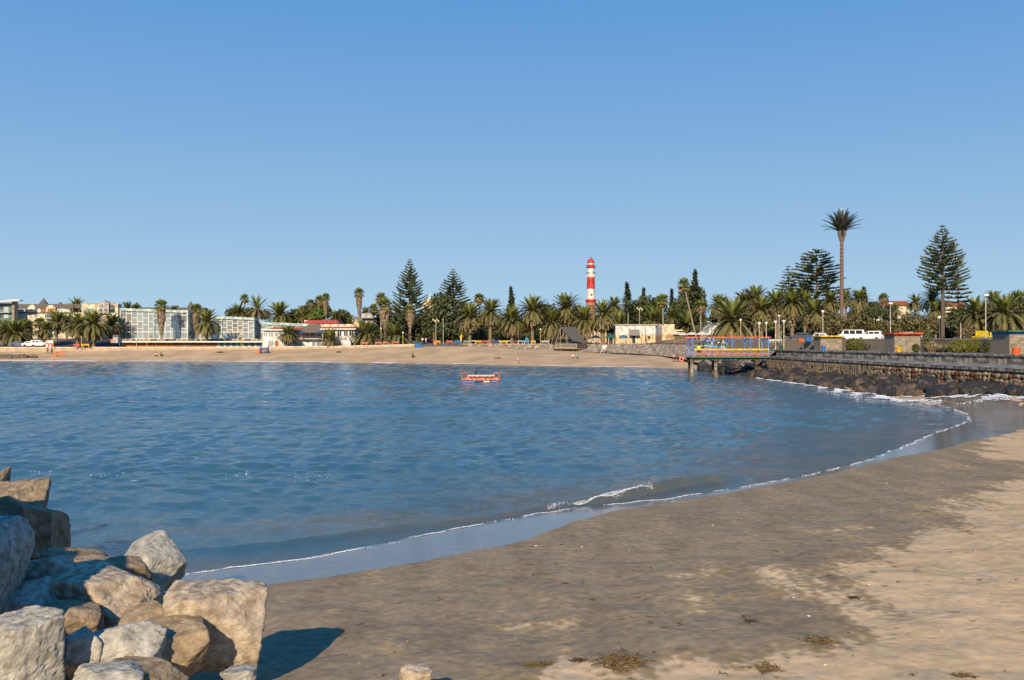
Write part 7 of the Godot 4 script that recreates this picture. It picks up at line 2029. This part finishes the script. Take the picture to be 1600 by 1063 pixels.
# ---------------------------------------------------------------- people
# a smooth skin round a set of tapered bones [from, to, radius, radius], by surface nets
func skin(bones: Array, cell: float, blend := 0.035) -> ArrayMesh:
	var lo := Vector3.ONE * 1e9; var hi := -lo
	for b in bones:
		for e in 2:
			lo = lo.min(b[e] - Vector3.ONE * (b[2 + e] + 0.06)); hi = hi.max(b[e] + Vector3.ONE * (b[2 + e] + 0.06))
	var n := Vector3i(((hi - lo) / cell).ceil()) + Vector3i.ONE
	var f := PackedFloat32Array()
	f.resize(n.x * n.y * n.z); f.fill(1.0)
	for b in bones:
		var A: Vector3 = b[0]; var AB: Vector3 = b[1] - b[0]
		var L := maxf(AB.length_squared(), 1e-6)
		var mr: float = maxf(b[2], b[3]) + 0.08
		var l2 := Vector3i(((A.min(b[1]) - Vector3.ONE * mr - lo) / cell).floor()).clamp(Vector3i.ZERO, n - Vector3i.ONE)
		var h2 := Vector3i(((A.max(b[1]) + Vector3.ONE * mr - lo) / cell).ceil()).clamp(Vector3i.ZERO, n - Vector3i.ONE)
		for k in range(l2.z, h2.z + 1):
			for j in range(l2.y, h2.y + 1):
				for i in range(l2.x, h2.x + 1):
					var p := lo + Vector3(i, j, k) * cell
					var t := clampf((p - A).dot(AB) / L, 0.0, 1.0)
					var d := (p - A - AB * t).length() - lerpf(b[2], b[3], t)
					var q := (k * n.y + j) * n.x + i
					var e := f[q]
					var hh := clampf(0.5 + 0.5 * (e - d) / blend, 0.0, 1.0)
					f[q] = lerpf(e, d, hh) - blend * hh * (1.0 - hh)
	var at := {}
	var vs := PackedVector3Array(); var ns := PackedVector3Array(); var ix := PackedInt32Array()
	var st := [1, n.x, n.x * n.y]
	for k in n.z - 1:
		for j in n.y - 1:
			for i in n.x - 1:
				var q := (k * n.y + j) * n.x + i
				var c := Vector3.ZERO
				var cnt := 0
				for e in 12:
					var ax := e >> 2
					var o1 := (e & 1); var o2 := (e >> 1) & 1
					var u := (ax + 1) % 3; var w := (ax + 2) % 3
					var g0: int = q + o1 * st[u] + o2 * st[w]
					var a := f[g0]; var b2 := f[g0 + st[ax]]
					if (a < 0.0) != (b2 < 0.0):
						var p := Vector3.ZERO
						p[u] = o1; p[w] = o2; p[ax] = a / (a - b2)
						c += p; cnt += 1
				if cnt:
					at[q] = vs.size()
					vs.append(lo + (Vector3(i, j, k) + c / cnt) * cell)
					var g := Vector3(f[q + 1] - f[q], f[q + st[1]] - f[q], f[q + st[2]] - f[q]) + Vector3(f[q + 1 + st[1] + st[2]] - f[q + st[1] + st[2]], f[q + st[1] + 1 + st[2]] - f[q + 1 + st[2]], f[q + st[2] + 1 + st[1]] - f[q + 1 + st[1]])
					ns.append(g.normalized())
	for q in at:
		for ax in 3:
			var u: int = st[(ax + 1) % 3]; var w: int = st[(ax + 2) % 3]
			if not (at.has(q - u) and at.has(q - w) and at.has(q - u - w)): continue
			var a := f[q]; var b3: float = f[q + st[ax]]
			if (a < 0.0) == (b3 < 0.0): continue
			var l := [at[q], at[q - u], at[q - u - w], at[q - w]]
			if a < 0.0: ix.append_array([l[0], l[2], l[1], l[0], l[3], l[2]])
			else: ix.append_array([l[0], l[1], l[2], l[0], l[2], l[3]])
	var arr := []
	arr.resize(Mesh.ARRAY_MAX)
	arr[Mesh.ARRAY_VERTEX] = vs; arr[Mesh.ARRAY_NORMAL] = ns; arr[Mesh.ARRAY_INDEX] = ix
	var m := ArrayMesh.new()
	m.add_surface_from_arrays(Mesh.PRIMITIVE_TRIANGLES, arr)
	return m
var poses := {}
func pose(called: String) -> Dictionary:
	if poses.has(called): return poses[called]
	var J := {}
	match called:
		"walk": J = {"pel": Vector3(0, 0.95, 0), "che": Vector3(0, 1.28, 0.03), "nec": Vector3(0, 1.46, 0.04), "hea": Vector3(0, 1.62, 0.06), "kn": [Vector3(-0.1, 0.52, 0.16), Vector3(0.1, 0.50, -0.06)], "an": [Vector3(-0.1, 0.09, 0.22), Vector3(0.1, 0.12, -0.34)], "el": [Vector3(-0.24, 1.14, -0.14), Vector3(0.24, 1.14, 0.1)], "wr": [Vector3(-0.25, 0.9, -0.12), Vector3(0.24, 0.94, 0.26)]}
		"sit": J = {"pel": Vector3(0, 0.12, 0), "che": Vector3(0, 0.45, -0.08), "nec": Vector3(0, 0.62, -0.07), "hea": Vector3(0, 0.78, -0.03), "kn": [Vector3(-0.15, 0.44, 0.38), Vector3(0.15, 0.42, 0.40)], "an": [Vector3(-0.12, 0.08, 0.62), Vector3(0.13, 0.08, 0.66)], "el": [Vector3(-0.25, 0.38, 0.12), Vector3(0.25, 0.36, 0.1)], "wr": [Vector3(-0.14, 0.38, 0.36), Vector3(0.13, 0.36, 0.36)]}
		"lie": J = {"pel": Vector3(0, 0.12, 0), "che": Vector3(-0.34, 0.14, 0), "nec": Vector3(-0.52, 0.15, 0), "hea": Vector3(-0.68, 0.17, 0.02), "kn": [Vector3(0.44, 0.2, -0.1), Vector3(0.43, 0.12, 0.12)], "an": [Vector3(0.82, 0.06, -0.1), Vector3(0.86, 0.06, 0.13)], "el": [Vector3(-0.3, 0.08, -0.3), Vector3(-0.28, 0.08, 0.3)], "wr": [Vector3(-0.05, 0.07, -0.28), Vector3(-0.04, 0.07, 0.3)]}
		_: J = {"pel": Vector3(0, 0.96, 0), "che": Vector3(0, 1.29, 0), "nec": Vector3(0, 1.47, 0.0), "hea": Vector3(0, 1.63, 0.02), "kn": [Vector3(-0.1, 0.51, 0.02), Vector3(0.1, 0.51, 0.03)], "an": [Vector3(-0.1, 0.08, -0.02), Vector3(0.12, 0.08, 0.0)], "el": [Vector3(-0.24, 1.15, -0.03), Vector3(0.24, 1.15, -0.03)], "wr": [Vector3(-0.25, 0.91, 0.06), Vector3(0.25, 0.91, 0.06)]}
	var up: Vector3 = (J.che - J.pel).normalized()
	var lie := called == "lie"
	var sd := Vector3(0, 0, 1) if lie else Vector3(1, 0, 0)
	var fwd := Vector3.UP if lie else Vector3(0, 0, 1)
	var body := [[J.pel, J.che, 0.125, 0.135], [J.pel - sd * 0.06, J.pel + sd * 0.06, 0.125, 0.125], [J.che - sd * 0.09, J.che + sd * 0.09, 0.115, 0.115], [J.che, J.nec, 0.1, 0.055], [J.nec, J.hea - up * 0.04, 0.052, 0.06], [J.hea - up * 0.05 + fwd * 0.015, J.hea + up * 0.045 - fwd * 0.01, 0.082, 0.095], [J.hea + fwd * 0.095 - up * 0.02, J.hea + fwd * 0.11 - up * 0.035, 0.012, 0.016]]
	var shirt := [[J.pel + up * 0.03, J.che, 0.145, 0.152], [J.pel - sd * 0.06 + up * 0.02, J.pel + sd * 0.06 + up * 0.02, 0.14, 0.14], [J.che - sd * 0.1, J.che + sd * 0.1, 0.13, 0.13]]
	var pants := [[J.pel - sd * 0.07 - up * 0.03, J.pel + sd * 0.07 - up * 0.03, 0.138, 0.138]]
	for k in 2:
		var s := -1.0 if k == 0 else 1.0
		var hip: Vector3 = J.pel + sd * s * 0.09 - up * 0.04
		var sh: Vector3 = J.che + sd * s * 0.185 + up * 0.12
		body.append([hip, J.kn[k], 0.088, 0.058]); body.append([J.kn[k], J.an[k], 0.056, 0.036])
		body.append([J.an[k], J.an[k] + (Vector3(0.04, 0.13, 0) if lie else Vector3(s * 0.02, -0.04, 0.16)), 0.04, 0.028])
		body.append([J.che + sd * s * 0.1 + up * 0.1, sh, 0.07, 0.062])
		body.append([sh, J.el[k], 0.052, 0.04]); body.append([J.el[k], J.wr[k], 0.038, 0.028])
		var hd: Vector3 = (J.wr[k] - J.el[k]).normalized()
		body.append([J.wr[k], J.wr[k] + hd * 0.07, 0.03, 0.034])
		body.append([J.hea + sd * s * 0.09, J.hea + sd * s * 0.1 - up * 0.02, 0.012, 0.014])
		shirt.append([sh - sd * s * 0.05, sh.lerp(J.el[k], 0.62), 0.078, 0.062])
		pants.append([hip, hip.lerp(J.kn[k], 0.8), 0.105, 0.088])
	var sk := skin(body, 0.03)
	var fg := MB.new()   # fingers, each a short bent chain from the palm
	for k in 2:
		var hd: Vector3 = (J.wr[k] - J.el[k]).normalized()
		var ac := hd.cross(sd if absf(hd.dot(sd)) < 0.8 else up).normalized()
		for q in 5:
			var l: float = [0.055, 0.075, 0.085, 0.078, 0.06][q]
			var p: Vector3 = J.wr[k] + hd * (0.085 if q else 0.03) + ac * (-0.034 + 0.018 * q)
			var d := (hd + ac * (-0.7 if q == 0 else 0.0)).normalized()
			fg.tube([p - d * 0.02, p + d * l * 0.5, p + d * l * 0.85 + sd * (0.012 if k == 0 else -0.012)], [0.0095, 0.009, 0.007], 5)
	poses[called] = {"body": sk, "fingers": fg.mesh(), "shirt": skin(shirt, 0.035), "pants": skin(pants, 0.035), "hair": skin([[J.hea + up * 0.045 - fwd * 0.03, J.hea + up * 0.06, 0.1, 0.088], [J.hea - fwd * 0.05, J.hea - up * 0.05 - fwd * 0.045, 0.085, 0.06]], 0.03)}
	# join fingers to the body, which stays one mesh
	var st := SurfaceTool.new()
	st.append_from(sk, 0, Transform3D.IDENTITY); st.append_from(poses[called].fingers, 0, Transform3D.IDENTITY)
	poses[called].body = st.commit()
	return poses[called]
func person(label: String, at: Vector3, how: String, turn: float, top: Color, low: Color, size := 1.0, tone := 0):
	var o := thing("person", label, "person", at, turn, "people round the bay")
	var p := pose(how)
	put(p.body, "body", mat("skin%d" % tone, [Color(0.46, 0.26, 0.17), Color(0.22, 0.12, 0.075), Color(0.10, 0.055, 0.035)][tone], 0.6), o)
	put(p.hair, "hair", mat("hair%d" % tone, [Color(0.10, 0.06, 0.03), Color(0.02, 0.015, 0.012), Color(0.012, 0.01, 0.01)][tone], 0.7), o)
	put(p.shirt, "shirt", mat("cloth" + top.to_html(false), top, 0.85), o); put(p.pants, "trousers", mat("cloth" + low.to_html(false), low, 0.85), o)
	o.scale = Vector3.ONE * size
func build_people():
	var blk := Color(0.02, 0.02, 0.025); var wht := Color(0.7, 0.7, 0.68); var navy := Color(0.03, 0.05, 0.16)
	person("person in a yellow shirt standing on the jetty platform", P(1092, 558, 136.6) * Vector3(1, 0, 1) + Vector3(0, 2.71, 0), "stand", 2.6, Color(0.75, 0.68, 0.12), blk, 1.0, 1)
	person("person in dark blue sitting on the edge above the jetty, beside another in blue", Vector3(35.3, 4.05, -187.5), "sit", 0.3, navy, blk, 1.05, 1)
	person("second person in dark blue sitting above the jetty, arms on knees", Vector3(35.9, 4.0, -186.8), "sit", -0.2, Color(0.04, 0.06, 0.2), navy, 1.0, 2)
	person("child in a white top near the yellow marker behind the jetty", Vector3(39.1, 4.05, -188.0), "sit", 0.6, wht, blk, 1.0, 2)
	person("child in a white top walking on the path behind the jetty", Vector3(39.5, 3.75, -186.0), "walk", 0.9, wht, blk, 0.75, 2)
	var q := on_sand(1053, 566, 178, 192)
	person("person in a pink top walking on the beach by the jetty", q, "walk", -1.2, Color(0.72, 0.45, 0.45), blk, 1.0, 1)
	person("person in a dark red top walking beside the one in pink", q + Vector3(0.75, 0, -0.4), "walk", -1.2, Color(0.25, 0.04, 0.06), navy, 1.0, 1)
	var o := thing("rescue_ring", "orange swimming ring carried beside the walkers on the beach", "ring", q + Vector3(1.45, 0.1, 0.1))
	var t := MB.new()
	var rp := []; var rd := []
	for k in 17:
		rp.append(Vector3(cos(TAU * k / 16.0) * 0.34, 0.45 + sin(TAU * k / 16.0) * 0.34, 0)); rd.append(0.12)
	t.tube(rp, rd, 8, false)
	put(t, "ring", mat("ring_coral", Color(0.78, 0.2, 0.12), 0.5), o)
	person("person in dark clothes sitting on the sand below the blue storage box", on_sand(645, 559, 205, 240), "sit", 0.8, blk, Color(0.05, 0.05, 0.07), 1.15, 1)
	person("person lying on a red towel on the wet edge of the far beach", on_sand(778, 560.5, 190, 240), "lie", 0.1, Color(0.35, 0.04, 0.05), blk, 1.1, 1)
	person("child in red and white wading at the far water's edge", on_sand(809, 568.5, 180, 230), "walk", 0.4, Color(0.6, 0.3, 0.28), Color(0.35, 0.05, 0.05), 0.8, 0)
	person("person in a white top sitting on the sand below the lookout deck", on_sand(895, 560, 185, 228), "sit", -0.7, wht, Color(0.4, 0.12, 0.06), 1.1, 0)
	person("person in a turquoise top sitting on the sand below the lookout deck", on_sand(902.5, 560.5, 185, 228), "sit", 0.5, Color(0.03, 0.25, 0.22), Color(0.03, 0.12, 0.12), 1.15, 0)
	person("person in a white top sitting on the sand below the tall glass hall", on_sand(243, 557, 225, 250), "sit", 0.5, wht, blk, 1.1, 1)
	person("person in olive clothes sitting on the sand below the tall glass hall", on_sand(251.5, 557, 225, 250), "sit", 1.3, Color(0.10, 0.10, 0.05), blk, 1.1, 1)
	person("person in black lying on the sand below the turquoise doors", on_sand(344, 551.5, 225, 252), "lie", 0.2, blk, blk, 1.1, 2)
	person("person in black lying on the sand below the restaurant", on_sand(530, 551, 220, 250), "lie", 0.6, blk, navy, 1.0, 2)
	person("person in a brown top standing beside the orange rescue board", on_sand(74, 553.5, 232, 252), "stand", 0.2, Color(0.16, 0.12, 0.08), Color(0.12, 0.1, 0.08), 1.0, 1)
	person("person in a blue top standing next to the orange rescue board", on_sand(80.5, 553.5, 232, 252), "stand", 0.8, Color(0.1, 0.13, 0.3), blk, 1.0, 2)
	person("person in white walking down the slipway", Vector3(-23.2, 4.0, -258), "walk", 0.1, wht, blk, 1.0, 2)
	person("person in pale pink walking down the slipway", Vector3(-22.4, 4.0, -259), "walk", -0.2, Color(0.6, 0.45, 0.42), Color(0.3, 0.28, 0.26), 1.0, 1)
	person("sunbather leaning back on the wall beside the yellow play bench", Vector3(55.4, 5.2, -113.6), "sit", 0.8, Color(0.46, 0.26, 0.17), blk, 1.0, 0)
	person("sunbather sitting upright on the wall by the green roofed kiosk", Vector3(55.75, 5.2, -111.9), "sit", -0.5, Color(0.50, 0.24, 0.17), Color(0.3, 0.05, 0.05), 1.0, 0)
